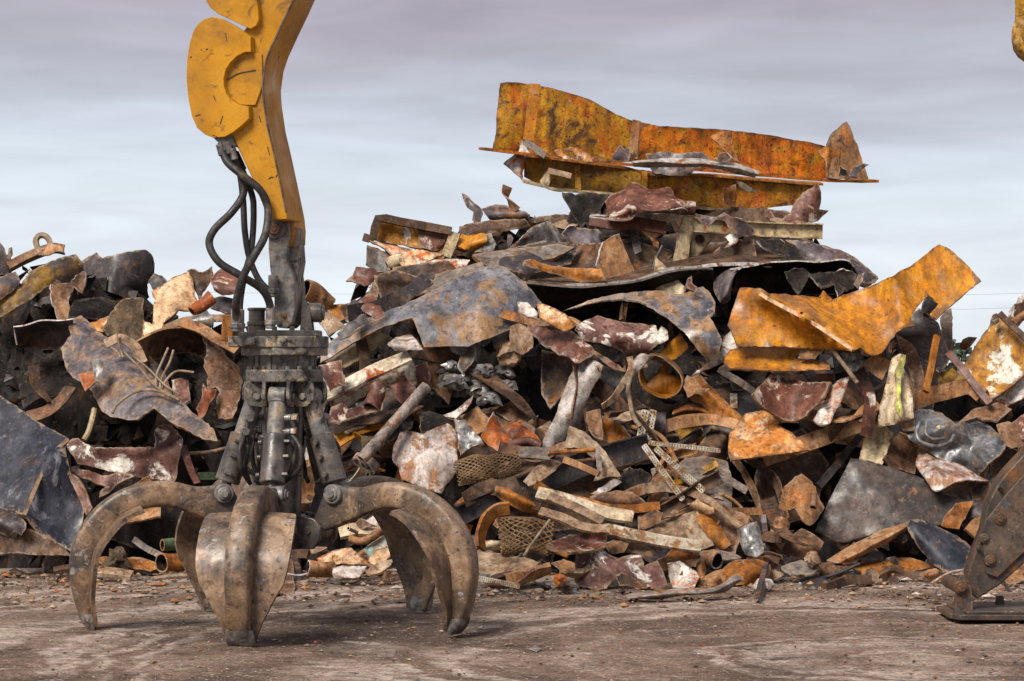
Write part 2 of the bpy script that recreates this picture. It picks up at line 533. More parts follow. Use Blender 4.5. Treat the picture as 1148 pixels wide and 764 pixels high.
    mr.inputs[3].default_value = 1 - grain; mr.inputs[4].default_value = 1 + grain
    L(g, mr.inputs[0])
    mu = nd(nt, 'ShaderNodeMix', 400, 100, data_type='RGBA', blend_type='MULTIPLY'); mu.inputs[0].default_value = 1
    L(col, mu.inputs[6]); L(mr.outputs[0], mu.inputs[7])
    L(mu.outputs[2], bs.inputs['Base Color'])
    rr = nd(nt, 'ShaderNodeMapRange', 500, -200); rr.inputs[1].default_value = .3; rr.inputs[2].default_value = .7
    rr.inputs[3].default_value = max(.05, rough - rvar); rr.inputs[4].default_value = min(1, rough + rvar)
    L(nz(scale * 2.7, 6, .6, .2, 700), rr.inputs[0]); L(rr.outputs[0], bs.inputs['Roughness'])
    bs.inputs['Metallic'].default_value = metal
    bs.inputs['Specular IOR Level'].default_value = spec
    b1 = nd(nt, 'ShaderNodeBump', 800, -400); b1.inputs['Strength'].default_value = bump; b1.inputs['Distance'].default_value = .006
    L(hgt, b1.inputs['Height'])
    b2 = nd(nt, 'ShaderNodeBump', 900, -500); b2.inputs['Strength'].default_value = bump * .8; b2.inputs['Distance'].default_value = .0025
    L(g, b2.inputs['Height']); L(b1.outputs[0], b2.inputs['Normal']); L(b2.outputs[0], bs.inputs['Normal'])
    M[name] = m
    return m

RUST = (.17, .065, .022); ORG = (.50, .145, .03); TAN = (.33, .21, .125); CRM = (.60, .52, .41); DK = (.022, .018, .017); WHT = (.72, .70, .66)
mat('dark_steel', [(.013, .010, .011), (.034, .027, .027), (.075, .062, .061)], 3.5, [((.14, .08, .045), 5, .22, .12)], rough=.55, spec=.5)
mat('black_scrap', [(.008, .007, .007), (.018, .015, .014), (.035, .027, .022)], 5, [((.07, .035, .018), 6, .2, .1)], rough=.75, wear=(.08, .065, .055), wearamt=.7, spec=.12, speck=.35)  # black scrap, and the near black that stands in for shade in gaps
mat('mauve_steel', [(.022, .015, .016), (.056, .042, .044), (.12, .095, .098)], 3, [((.19, .10, .055), 4, .3, .1)], rough=.48, spec=.5)
mat('grey_blue', [(.042, .041, .049), (.12, .116, .128), (.24, .23, .23)], 2.5, [((.26, .155, .085), 2.6, .42, .07), ((.045, .04, .045), 7, .2, .06)], rough=.45, spec=.5, flecks=((.4, .38, .36), 30, .7))
mat('grey_mauve', [(.042, .034, .036), (.10, .083, .085), (.21, .18, .17)], 2.5, [((.27, .17, .105), 3, .40, .1), ((.06, .045, .04), 8, .2, .07)], rough=.5, spec=.5)
mat('brown_rust', [(.06, .03, .018), (.17, .085, .045), (.30, .165, .09)], 4, [((.03, .02, .017), 6, .22, .1), (TAN, 9, .18, .08)], rough=.75, vivk=1.12)
mat('dark_brown', [(.022, .014, .010), (.072, .042, .028), (.15, .095, .062)], 4, [(RUST, 6, .2, .1)], rough=.75)
mat('orange_rust', [(.12, .048, .02), (.28, .112, .038), (.41, .20, .085)], 4, [((.09, .035, .018), 6, .28, .1), (TAN, 10, .2, .08)], rough=.75)
mat('ochre', [(.23, .095, .014), (.43, .185, .018), (.50, .25, .045)], 2.0, [((.20, .09, .028), 2.6, .22, .2), ((.33, .20, .11), 5, .20, .14)], rough=.5, flecks=((.07, .035, .02), 22, .68), wear=(.12, .06, .035), speck=.25)
mat('ochre_dirty', [(.19, .10, .03), (.36, .20, .05), (.46, .31, .14)], 3, [((.14, .07, .03), 4, .33, .1), ((.05, .03, .02), 8, .2, .07)], rough=.65, wear=(.12, .06, .035))
mat('yellow_beam', [(.26, .125, .022), (.42, .215, .035), (.48, .28, .08)], 3, [((.38, .115, .022), 3.5, .40, .12), ((.09, .05, .025), 5, .30, .1), ((.45, .36, .24), 9, .14, .06)], rough=.65, grain=.5, flecks=((.03, .02, .015), 34, .66), wear=(.12, .06, .035))
mat('orange_beam', [(.30, .10, .02), (.47, .15, .026), (.52, .23, .055)], 3, [((.30, .18, .045), 4, .32, .12), ((.10, .045, .02), 5, .30, .1)], rough=.7, grain=.5, flecks=((.04, .022, .015), 34, .66), wear=(.12, .06, .035))
mat('tan', [(.15, .095, .06), (.31, .205, .13), (.43, .33, .235)], 3.5, [(RUST, 6, .26, .1), ((.07, .045, .03), 9, .15, .08)], rough=.8, vivk=1.12)
mat('tan_rust', [(.13, .065, .03), (.30, .155, .075), (.42, .26, .15)], 3.5, [((.36, .14, .045), 5, .3, .12), ((.06, .03, .02), 8, .2, .08)], rough=.8, vivk=1.12)
mat('cream_chipped', [(.40, .33, .25), (.55, .48, .38), (.64, .58, .49)], 3, [((.30, .085, .03), 3.5, .30, .05), ((.10, .04, .025), 6, .26, .06)], rough=.6, wear=(.12, .06, .035))
mat('cream_tan', [(.24, .18, .11), (.40, .32, .21), (.52, .44, .33)], 3, [((.26, .10, .045), 5, .25, .06), ((.08, .045, .03), 9, .14, .06)], rough=.65, wear=(.12, .06, .035))
mat('red_maroon', [(.045, .018, .013), (.115, .048, .034), (.20, .095, .068)], 3.5, [((.38, .12, .04), 4, .22, .09), ((.52, .45, .38), 4, .27, .04), ((.035, .02, .017), 7, .18, .08)], rough=.55)
mat('maroon_white', [(.08, .04, .035), (.16, .085, .07), (.24, .14, .12)], 3, [((.70, .65, .58), 3.2, .36, .04), ((.05, .03, .025), 8, .2, .07)], rough=.55)
mat('white_peel', [(.38, .31, .27), (.54, .47, .43), (.66, .60, .56)], 4, [((.30, .17, .10), 5, .36, .06), ((.35, .20, .17), 3, .3, .12)], rough=.75, bump=.15, wear=(.12, .06, .035))
mat('white_ochre', [(.20, .09, .018), (.34, .165, .025), (.42, .24, .07)], 2.6, [((.70, .64, .55), 2.6, .38, .03), ((.10, .05, .025), 6, .18, .08)], rough=.6, wear=(.12, .06, .035))
mat('white_rust', [(.42, .36, .31), (.60, .55, .50), (.70, .66, .62)], 3, [((.46, .135, .035), 3.4, .36, .06), ((.14, .06, .03), 6, .2, .07)], rough=.65, wear=(.12, .06, .035))
mat('peach_peel', [(.50, .31, .18), (.60, .42, .28), (.66, .52, .40)], 3, [((.52, .15, .03), 3, .34, .08), ((.18, .08, .04), 7, .18, .06)], rough=.7, wear=(.12, .06, .035))
mat('orange_bright', [(.36, .14, .05), (.48, .22, .09), (.58, .37, .22)], 4, [((.62, .48, .36), 6, .32, .08), ((.22, .08, .03), 7, .18, .08)], rough=.75, wear=(.12, .06, .035))
mat('red_orange', [(.16, .045, .02), (.30, .085, .03), (.40, .16, .065)], 4, [((.10, .04, .025), 5, .32, .1), ((.50, .38, .30), 8, .15, .05)], rough=.65)
mat('blue_black', [(.012, .013, .018), (.026, .028, .038), (.05, .052, .066)], 2.4, [((.19, .19, .21), 2.3, .16, .05), ((.075, .05, .045), 4, .22, .12)], rough=.5, spec=.3, stretch=(1, 1, .7))
mat('blue_grey_sheet', [(.03, .031, .034), (.085, .087, .093), (.22, .215, .21)], 5, [((.24, .16, .10), 4, .30, .1), ((.30, .15, .02), 7, .16, .06), ((.50, .49, .47), 8, .14, .05)], rough=.4, spec=.6, vivk=.9)
mat('pale_crushed', [(.22, .19, .17), (.40, .36, .33), (.52, .48, .45)], 3.5, [((.26, .14, .08), 5, .24, .08), ((.12, .085, .07), 9, .16, .08)], rough=.75)
mat('pale_pole', [(.10, .085, .08), (.25, .215, .19), (.40, .36, .33)], 5, [((.22, .10, .05), 5, .32, .1), ((.06, .05, .045), 7, .22, .07)], rough=.7)
mat('white_strip', [(.30, .25, .19), (.48, .42, .34), (.62, .57, .49)], 5, [((.22, .12, .06), 8, .40, .07)], rough=.7, wear=None, streak=.2, speck=.5)
mat('foil', [(.10, .10, .10), (.28, .275, .265), (.50, .49, .47)], 7, [((.10, .07, .05), 8, .3, .08)], rough=.4, spec=.6, metal=.4)
mat('grey_lump', [(.05, .045, .042), (.13, .12, .115), (.26, .245, .235)], 7, [((.13, .075, .04), 6, .32, .1)], rough=.6)
mat('mud_brown', [(.035, .024, .015), (.08, .055, .034), (.14, .10, .065)], 6, [], rough=.95, bump=.8, grain=.5)
mat('board_grey', [(.08, .065, .055), (.17, .14, .12), (.26, .22, .19)], 4, [((.14, .075, .04), 5, .25, .1)], rough=.85, stretch=(1, 1, 4))
mat('mesh_brown', [(.10, .06, .035), (.21, .135, .08), (.32, .22, .14)], 6, [], rough=.85, wear=None, streak=.2)
mat('bundle_tan', [(.40, .31, .20), (.52, .42, .30), (.60, .52, .41)], 4, [((.20, .12, .07), 6, .24, .08)], rough=.8, wear=(.12, .06, .035))
mat('yellow_stripe', [(.40, .41, .12), (.50, .51, .18), (.58, .57, .28)], 6, [((.34, .28, .16), 9, .2, .08)], rough=.7)
mat('green_paint', [(.03, .05, .028), (.06, .095, .05), (.12, .16, .09)], 6, [(RUST, 7, .25, .08)], rough=.6)
mat('teal_paint', [(.14, .22, .19), (.22, .33, .28), (.34, .42, .37)], 6, [((.42, .25, .17), 7, .35, .08)], rough=.7)
mat('raw_edge', [(.26, .23, .21), (.50, .47, .44), (.74, .71, .68)], 9, [((.14, .07, .035), 9, .36, .1)], rough=.55, wear=None, streak=.0, speck=.3)
mat('rust_edge', [(.10, .05, .025), (.25, .145, .08), (.38, .26, .17)], 9, [], rough=.8, wear=None, streak=.0, speck=.3)
mat('dark_edge', [(.03, .022, .02), (.075, .06, .052), (.15, .12, .105)], 9, [], rough=.7, wear=None, streak=.0, speck=.3)
mat('wire_tan', [(.12, .085, .06), (.24, .18, .13), (.34, .27, .21)], 9, [], rough=.8, wear=None, streak=.2, speck=.3)
mat('fence_tan', [(.2, .15, .1), (.3, .22, .15)], 9, [], rough=.8)
# machine
mat('machine_dark', [(.03, .026, .024), (.08, .069, .062), (.16, .142, .128)], 6, [((.13, .085, .05), 6, .24, .12)], rough=.36, spec=.6, grain=.3, bump=.4, wear=None, streak=.2, speck=.35)
mat('machine_grey', [(.075, .07, .067), (.17, .16, .15), (.31, .295, .28)], 7, [((.20, .13, .07), 7, .30, .1), ((.02, .018, .017), 8, .28, .1)], rough=.5, spec=.5, wear=None, streak=.2, speck=.35)
mat('flange_worn', [(.07, .065, .06), (.13, .12, .11), (.22, .2, .17)], 9, [((.38, .31, .2), 11, .32, .06), ((.02, .018, .016), 10, .32, .08)], rough=.55, wear=None, streak=.2)
mat('tine_worn', [(.075, .048, .030), (.19, .118, .070), (.32, .215, .14)], 4, [((.045, .036, .031), 3, .36, .16), ((.34, .32, .30), 11, .20, .05), ((.42, .13, .045), 14, .08, .03)], rough=.48, spec=.55, flecks=((.035, .028, .024), 20, .66), wear=(.045, .037, .032), streak=.25, vivk=1.1)
mat('tine_dark', [(.035, .030, .027), (.075, .062, .052), (.135, .105, .08)], 5, [((.19, .125, .075), 5, .26, .14)], rough=.45, spec=.55, wear=None, streak=.25)
mat('tip_steel', [(.07, .06, .054), (.16, .145, .135), (.34, .32, .30)], 9, [((.12, .08, .05), 8, .25, .1)], rough=.4, metal=.3, wear=None, streak=.2)
mat('boom_yellow', [(.38, .165, .003), (.52, .228, .004), (.58, .27, .008)], 1.6, [((.30, .13, .008), 2.2, .34, .2), ((.24, .11, .02), 8, .24, .08), ((.03, .018, .012), 5, .13, .012)], rough=.5, spec=.4, grain=.14, bump=.12, wear=None, streak=.0, speck=.0, vivk=1.0)
mat('rubber', [(.013, .012, .012), (.028, .026, .025), (.055, .05, .046)], 9, [((.09, .065, .045), 8, .22, .1)], rough=.55, wear=None, streak=.0, speck=.3)
mat('steel_worn', [(.10, .095, .09), (.20, .19, .18), (.34, .33, .31)], 9, [((.14, .08, .045), 8, .3, .1)], rough=.4, metal=.5, wear=None, streak=.2)
mat('arm_rust', [(.022, .018, .017), (.055, .042, .034), (.11, .08, .06)], 3, [((.13, .062, .028), 3.5, .34, .12), ((.05, .052, .056), 5, .24, .1)], rough=.55, spec=.5, wear=None, streak=.2)

mat('plate_dark', [(.025, .018, .015), (.072, .048, .038), (.155, .11, .09)], 3, [((.022, .017, .015), 4, .30, .14), ((.24, .10, .05), 7, .14, .06)], rough=.5, wear=(.025, .018, .015), wearamt=1.0, vivk=1.05)
mat('ochre_dark', [(.035, .02, .010), (.12, .062, .016), (.24, .14, .035)], 4, [((.03, .02, .014), 5, .36, .1)], rough=.65)
# ------------------------------------------------------------------ generic solids for the machines
class MB:
    def __init__(s): s.v = []; s.f = []; s.m = []
    def add(s, v, f, m=0):
        k = len(s.v); s.v += [Vector(p) for p in v]; s.f += [tuple(i + k for i in q) for q in f]; s.m += [m] * len(f); return s
    def cyl(s, a, b, r, r2=None, n=20, m=0):
        a, b = Vector(a), Vector(b); t = (b - a).normalized()
        u = t.orthogonal().normalized(); w = t.cross(u); r2 = r if r2 is None else r2
        bev = min(.006, r * .15)
        L = (b - a).length
        rings = [(0, r - bev), (bev, r), (L - bev, r2), (L, r2 - bev)]
        v = []
        for h, rr in rings:
            for i in range(n):
                q = 2 * math.pi * i / n
                v.append(a + t * h + (u * math.cos(q) + w * math.sin(q)) * rr)
        f = [tuple(range(n - 1, -1, -1)), tuple(3 * n + i for i in range(n))]
        for k in range(3):
            for i in range(n):
                j = (i + 1) % n
                f.append((k * n + i, k * n + j, (k + 1) * n + j, (k + 1) * n + i))
        return s.add(v, f, m)
    def box(s, c, sz, rot=None, m=0, bev=.006):
        c = Vector(c); hx, hy, hz = (q / 2 for q in sz); b = min(bev, hx * .4, hy * .4, hz * .4)
        prof = [(-hx + b, -hy), (hx - b, -hy), (hx, -hy + b), (hx, hy - b), (hx - b, hy), (-hx + b, hy), (-hx, hy - b), (-hx, -hy + b)]
        v = []
        for z, k in ((-hz, 1), (-hz + b, 0), (hz - b, 0), (hz, 1)):
            for (x, y) in prof:
                if k: x, y = x * (hx - b) / hx, y * (hy - b) / hy
                p = Vector((x, y, z))
                v.append(c + (rot @ p if rot else p))
        f = [tuple(range(7, -1, -1)), tuple(24 + i for i in range(8))]
        for k in range(3):
            for i in range(8):
                j = (i + 1) % 8
                f.append((k * 8 + i, k * 8 + j, (k + 1) * 8 + j, (k + 1) * 8 + i))
        return s.add(v, f, m)
    def prism(s, poly3, off, m=0, bev=0.0):
        """extrude a planar polygon (world points) by a vector"""
        P = [Vector(p) for p in poly3]; off = Vector(off); n = len(P)
        v = P + [p + off for p in P]
        nrm = Vector((0, 0, 0))
        for i in range(n): nrm += P[i].cross(P[(i + 1) % n])
        flip = nrm.dot(off) > 0
        f = [tuple(range(n)), tuple(2 * n - 1 - i for i in range(n))]
        for i in range(n):
            j = (i + 1) % n
            f.append((j, i, n + i, n + j))
        if flip: f = [tuple(reversed(q)) for q in f]
        return s.add(v, f, m)
    def tube(s, C, r, n=10, m=0, scale=None):
        v, f = sweep_mesh([Vector(c) for c in C], circle(r, n), scale=scale); return s.add(v, f, m)
    def build(s, name, mats, parent=None, ang=38, bevel=0.0):
        mm = [M[q] for q in mats] if isinstance(mats, (list, tuple)) else [M[mats]]
        o = mesh_obj(name, s.v, s.f, mm, s.m, None, smooth=True, origin=Vector((0, 0, 0)))
        o.data.set_sharp_from_angle(angle=math.radians(ang))
        if bevel:
            md = o.modifiers.new('edge', 'BEVEL'); md.width = bevel; md.segments = 2; md.limit_method = 'ANGLE'; md.angle_limit = math.radians(40)
        if parent is not None: o.parent = parent
        return o

# ------------------------------------------------------------------ the five-tine grapple, open on the ground
GD = 15.85
GX = (319 - CX) * GD / F
grap = empty('orange_peel_grapple', (GX, GD, 0))
register(grap, 'open five-tined grapple|of dark oily steel standing on the dirt under the yellow arm', 'grapple', None, 310, 560)
BASE_ANG = -97

def tine_stations():
    st = [((.335, .885), (.20, .59), .060), ((.43, .895), (.36, .625), .062), ((.56, .888), (.53, .69), .068), ((.73, .925), (.68, .745), .078), ((.905, .912), (.83, .758), .085),
          ((1.077, .845), (.979, .71), .088), ((1.225, .72), (1.09, .598), .090), ((1.322, .549), (1.168, .475), .090), ((1.348, .376), (1.188, .327), .086), ((1.316, .178), (1.198, .155), .076), ((1.262, .05), (1.186, .035), .072), ((1.238, .014), (1.188, .008), .066)]
    O = catmull([Vector((a[0], 0, a[1])) for a, b, w in st], 5)
    I = catmull([Vector((b[0], 0, b[1])) for a, b, w in st], 5)
    Wd = catmull([Vector((w, 0, 0)) for a, b, w in st], 5)
    return O, I, [w.x * .87 for w in Wd]

def build_tine():
    O, I, Wd = tine_stations()
    mb = MB(); n = 20; v = []; f = []
    for k in range(len(O)):
        c = (O[k] + I[k]) / 2; a = (O[k] - I[k]) / 2; w = Wd[k]
        t = min(1, k / 14)                               # flat sided at the pivot, rounder along the claw
        e = .25 + .2 * t
        for i in range(n):
            q = 2 * math.pi * i / n
            cs, sn = math.cos(q), math.sin(q)
            x = math.copysign(abs(cs) ** e, cs); y = math.copysign(abs(sn) ** e, sn)
            v.append(c + a * x + Vector((0, y * w, 0)))
    for k in range(len(O) - 1):
        for i in range(n):
            j = (i + 1) % n
            f.append((k * n + i, (k + 1) * n + i, (k + 1) * n + j, k * n + j))
    f.append(tuple(range(n))); f.append(tuple((len(O) - 1) * n + n - 1 - i for i in range(n)))
    mb.add(v, f, 0)
    rib = mb.build('tine', 'tine_worn')
    at = rib.data.attributes.new('wear', 'FLOAT', 'POINT'); at.data.foreach_set('value', [max(0, min(1.3, (15 - i // n) / 9)) for i in range(len(rib.data.vertices))])
    # flared shell plates either side of the rib
    mb = MB(); half = {}
    prof = [(22, .262), (23, .272), (25, .28), (28, .285), (32, .285), (36, .275), (39, .25), (42, .19), (45, .135), (48, .10), (51, .083)]
    ks = list(range(22, 52)); m = 11; v = []; f = []
    def hw(k):
        for (a, b), (c, d) in zip(prof, prof[1:]):
            if a <= k <= c: return b + (d - b) * (k - a) / (c - a)
        return .1
    for lay in (0, 1):
        for k in ks:
            base = I[k].lerp(O[k], .20); nn = (O[k] - I[k]).normalized()
            for i in range(m):
                s = -1 + 2 * i / (m - 1)
                y = s * hw(k)
                sag = -.014 * abs(s) ** 2.2 * min(1, hw(k) / .25)
                v.append(base + nn * (sag - lay * .026) + Vector((0, y, 0)))
    K = len(ks); off = K * m
    for a in range(K - 1):
        for i in range(m - 1):
            p = a * m + i
            f.append((p, p + m, p + m + 1, p + 1)); f.append((off + p, off + p + 1, off + p + m + 1, off + p + m))
    for a in range(K - 1):
        for i in (0, m - 1):
            p = a * m + i; q = (p, off + p, off + p + m, p + m)
            f.append(q if i == 0 else tuple(reversed(q)))
    for i in range(m - 1):
        p = i; f.append((p, p + 1, off + p + 1, off + p)); p = (K - 1) * m + i; f.append((p, off + p, off + p + 1, p + 1))
    mb.add(v, f, 0)
    shell = mb.build('tine_shell', 'tine_worn', rib)
    mb = MB()                                             # hardened cap on the tip
    v = []; f = []; n = 14
    for (r, h, a, b) in ((1.238, .100, .058, .078), (1.226, .065, .055, .084), (1.214, .030, .044, .088), (1.200, .002, .024, .078)):
        for i in range(n):
            q = 2 * math.pi * i / n
            v.append(Vector((r + a * math.copysign(abs(math.cos(q)) ** .7, math.cos(q)), b * math.copysign(abs(math.sin(q)) ** .7, math.sin(q)), h)))
    for k in range(3):
        for i in range(n):
            j = (i + 1) % n; f.append((k * n + i, (k + 1) * n + i, (k + 1) * n + j, k * n + j))
    f.append(tuple(range(n))); f.append(tuple(3 * n + n - 1 - i for i in range(n)))
    mb.add(v, f, 0); tip = mb.build('tine_tip', 'tip_steel', rib)
    mb = MB()                                             # boss and pin that take the cylinder
    mb.cyl((.387, -.085, .845), (.387, .085, .845), .062, n=22)
    mb.cyl((.387, -.10, .845), (.387, .10, .845), .042, n=20)
    mb.cyl((.387, -.112, .845), (.387, .112, .845), .028, n=6)
    pin = mb.build('hinge_pin', 'machine_grey', rib)
    mb = MB()
    mb.cyl((.235, -.095, .615), (.235, .095, .615), .075, n=22); mb.cyl((.235, -.115, .615), (.235, .115, .615), .045, n=20)
    mb.cyl((.235, -.13, .615), (.235, .13, .615), .028, n=6)
    mb.build('pivot_pin', 'machine_dark', rib)
    return rib

def lerp(a, b, t): return Vector(a) + (Vector(b) - Vector(a)) * t

def build_cylinder():
    top = Vector((.185, 0, 1.455)); bot = Vector((.387, 0, .845))
    ax = (bot - top).normalized(); L = (bot - top).length
    P = lambda t: top + ax * (L * t)
    mb = MB()
    mb.cyl(P(.02), P(.42), .056, n=24); mb.cyl(P(.03), P(.075), .062, n=24)
    side = Vector((0, 1, 0)); outw = ax.cross(side)
    if outw.x < 0: outw = -outw
    rod = mb.build('hydraulic_cylinder', 'machine_grey')
    mb = MB()
    mb.cyl(P(.40), P(.885), .076, .080, n=26); mb.cyl(P(.395), P(.41), .07, n=26)
    for t in (.47, .62, .80):                             # lugs welded along the guard
        for sgn in (1,):
            c = P(t) + side * sgn * .082
            mb.box(c + outw * .02, (.05, .04, .022), Matrix.Rotation(math.radians(-18), 3, 'Y'))
            c2 = P(t) - side * sgn * .082
            mb.cyl(c2, c2 - side * .025, .018, n=10)
    mb.build('cylinder_guard', 'machine_dark', rod)
    mb = MB(); mb.cyl(P(.86), P(.97), .032, n=18); mb.box(P(1.0), (.09, .075, .10), Matrix.Rotation(math.radians(-18), 3, 'Y'), bev=.02)
    mb.build('piston_rod', 'steel_worn', rod)
    mb = MB(); mb.cyl(top + Vector((0, -.09, 0)), top + Vector((0, .09, 0)), .042, n=20); mb.cyl(top + Vector((0, -.105, 0)), top + Vector((0, .105, 0)), .024, n=6)
    mb.cyl(top + Vector((0, -.055, 0)), top + Vector((0, .055, 0)), .064, n=22)
    mb.build('top_pin', 'machine_grey', rod)
    mb = MB()                                             # feed fittings and their short hoses
    for t, s in ((.22, 1), (.36, 1)):
        c = P(t) + side * .05
        mb.cyl(c, c + side * .05 + outw * .01, .024, n=12); mb.cyl(c + side * .045, c + side * .085, .03, n=6)
    mb.build('hose_fitting', 'steel_worn', rod)
    mb = MB()
    a = P(.22) + side * .11
    mb.tube(catmull([a - side * .03, a + ax * .05, a + ax * .16 - outw * .03, P(.52) + side * .12 - outw * .05, P(.70) + side * .10 - outw * .07, P(.80) - outw * .12 + side * .06], 6), .015)
    a = P(.36) + side * .11
    mb.tube(catmull([a - side * .03, a + ax * .05 + side * .02, P(.56) + side * .17, P(.72) + side * .15 - outw * .05, P(.83) + side * .02 - outw * .14], 6), .015)
    mb.build('feed_hose', 'rubber', rod)
    return rod

def children_of(o): return [c for c in bpy.data.objects if c.parent == o]
def copy_tree(o, parent):
    c = o.copy(); COL.objects.link(c); c.parent = parent
    for ch in children_of(o): copy_tree(ch, c)
    return c

tine0 = build_tine(); tine0.parent = grap
cyl0 = build_cylinder(); cyl0.parent = grap
for k in range(5):
    for src in (tine0, cyl0):
        o = src if k == 0 else copy_tree(src, grap)
        o.rotation_euler.z = math.radians(BASE_ANG + 72 * k)
# hub, column and head (coordinates local to the thing)
mb = MB()
mb.cyl((0, 0, .53), (0, 0, .70), .17, n=30); mb.cyl((0, 0, .50), (0, 0, .54), .12, n=24)
for k in range(5):
    a = math.radians(BASE_ANG + 72 * k); rot = Matrix.Rotation(a, 3, 'Z'); 
    for s in (-1, 1):
        poly = [(.10, .50), (.27, .50), (.32, .56), (.325, .64), (.28, .69), (.10, .72)]
        P3 = [rot @ Vector((r, s * .105 - .015, h)) for r, h in poly]
        mb.prism(P3, rot @ Vector((0, .03, 0)))
mb.build('lower_hub', 'machine_dark', grap, bevel=.004)
mb = MB()
mb.cyl((0, 0, .68), (0, 0, 1.56), .105, .12, n=28); mb.cyl((0, 0, .95), (0, 0, .99), .118, n=28)
mb.build('centre_column', 'machine_dark', grap)
mb = MB()
mb.cyl((0, 0, 1.545), (0, 0, 1.625), .245, n=48)
for k in range(5):
    a = math.radians(BASE_ANG + 72 * k); rot = Matrix.Rotation(a, 3, 'Z')
    for s in (-1, 1):
        poly = [(.08, 1.55), (.245, 1.55), (.262, 1.50), (.262, 1.44), (.225, 1.395), (.15, 1.385), (.08, 1.42)]
        mb.prism([rot @ Vector((r, s * .078 - .012, h)) for r, h in poly], rot @ Vector((0, .024, 0)))
mb.build('head_flange', 'flange_worn', grap, bevel=.004)
mb = MB(); mb.cyl((.222, 0, 1.62), (.222, 0, 1.646), .015, n=6)
bolt0 = mb.build('flange_bolt', 'steel_worn', grap)
for k in range(1, 18):
    o = bolt0.copy(); COL.objects.link(o); o.parent = grap; o.rotation_euler.z = 2 * math.pi * k / 18
mb = MB()
mb.cyl((0, 0, 1.62), (0, 0, 1.72), .19, n=36)
for k in range(12):
    a = 2 * math.pi * k / 12 + .1
    mb.box((.192 * math.cos(a), .192 * math.sin(a), 1.67), (.02, .028, .096), Matrix.Rotation(a, 3, 'Z'))
mb.build('rotator_neck', 'machine_grey', grap)
mb = MB()
mb.cyl((0, 0, 1.712), (0, 0, 1.765), .275, n=10); mb.cyl((0, 0, 1.762), (0, 0, 1.835), .285, n=12)
mb.box((-.2, -.1, 1.80), (.26, .3, .07)); mb.box((.02, -.27, 1.80), (.04, .04, .05)); mb.box((-.19, -.262, 1.80), (.07, .05, .05))
mb.cyl((-.19, -.29, 1.80), (-.19, -.25, 1.80), .018, n=8); mb.cyl((.02, -.30, 1.80), (.02, -.28, 1.80), .012, n=8)
mb.build('rotator_body', ['flange_worn'], grap, bevel=.004)
mb = MB()
mb.box((.03, -.02, 1.852), (.40, .32, .04)); mb.box((-.21, -.03, 1.847), (.14, .22, .03))
for x in (-.05, .06, .16): mb.cyl((x, -.15, 1.87), (x, -.15, 1.895), .018, n=6)
mb.build('top_plate', 'machine_dark', grap)
mb = MB()
mb.cyl((-.17, -.06, 1.855), (-.17, -.06, 1.905), .056, n=22); mb.cyl((-.17, -.06, 1.90), (-.17, -.06, 1.93), .062, n=22); mb.cyl((-.17, -.06, 1.925), (-.17, -.06, 2.0), .052, n=22); mb.cyl((-.17, -.06, 1.995), (-.17, -.06, 2.015), .06, n=22)
mb.build('swivel_motor', 'machine_dark', grap)
mb = MB(); mb.box((-.345, -.10, 1.885), (.075, .10, .17), Matrix.Rotation(.06, 3, 'Y')); mb.cyl((-.335, -.155, 1.90), (-.335, -.14, 1.90), .011, n=8)
mb.build('stop_block', 'orange_rust', grap, bevel=.004)
mb = MB()                                                  # cheeks that hold the link pin
mb.prism([(.105, -.09, 1.86), (.185, -.09, 1.86), (.165, -.09, 2.02), (.135, -.09, 2.06), (.115, -.09, 2.05)], (0, .05, 0)); mb.prism([(.105, .05, 1.86), (.185, .05, 1.86), (.165, .05, 2.02), (.135, .05, 2.06), (.115, .05, 2.05)], (0, .05, 0))
mb.cyl((.15, -.02, 1.985), (.24, -.02, 1.985), .062, n=20); mb.cyl((.235, -.02, 1.985), (.255, -.02, 1.985), .05, n=12)
mb.build('pin_bracket', 'machine_dark', grap, bevel=.003)
# link between arm and rotator: two cheek plates and a web (traced, then given depth)
def gl(pts, d):
    return [W(x, y, d) - Vector((GX, GD, 0)) for x, y, _ in fp('A', pts)]
mb = MB()
out1 = [(244, 505), (250, 497), (262, 494), (276, 496), (289, 503), (291, 530), (287, 560), (286, 590), (298, 618), (303, 650), (303, 700), (297, 728), (283, 742), (265, 740), (256, 722), (256, 660), (247, 610), (243, 560)]
p = gl(out1, GD - .17); mb.prism(p, (.015, .055, 0))
p = gl(out1, GD + .06); mb.prism([q + Vector((.05, 0, 0)) for q in p], (.015, .05, 0))
p = gl([(286, 560), (313, 548), (316, 590), (308, 640), (303, 700), (298, 735), (262, 738), (258, 650), (258, 620), (286, 600)], GD - .10); mb.prism(p, (.02, .16, 0))
p = gl([(289, 505), (313, 515), (314, 550), (300, 562), (287, 556)], GD - .12); mb.prism(p, (.02, .2, 0))
mb.build('hanger_link', 'machine_grey', grap, bevel=.006)
mb = MB()
c = gl([(258, 517)], GD - .17)[0]
mb.cyl(c + Vector((0, -.03, 0)), c + Vector((0, .34, 0)), .066, n=26)
pin = mb.build('link_pin', 'machine_dark', grap)
mb = MB(); mb.cyl(c + Vector((0, -.06, 0)), c + Vector((0, -.02, 0)), .038, n=22); mb.cyl(c + Vector((0, -.066, 0)), c + Vector((0, -.05, 0)), .02, n=6)
mb.build('pin_cap', 'brown_rust', grap)
c = gl([(279, 712)], GD - .17)[0]
mb = MB(); mb.cyl(c + Vector((0, -.012, 0)), c + Vector((0, .03, 0)), .016, n=12)
mb.build('grease_nipple', 'brown_rust', grap)

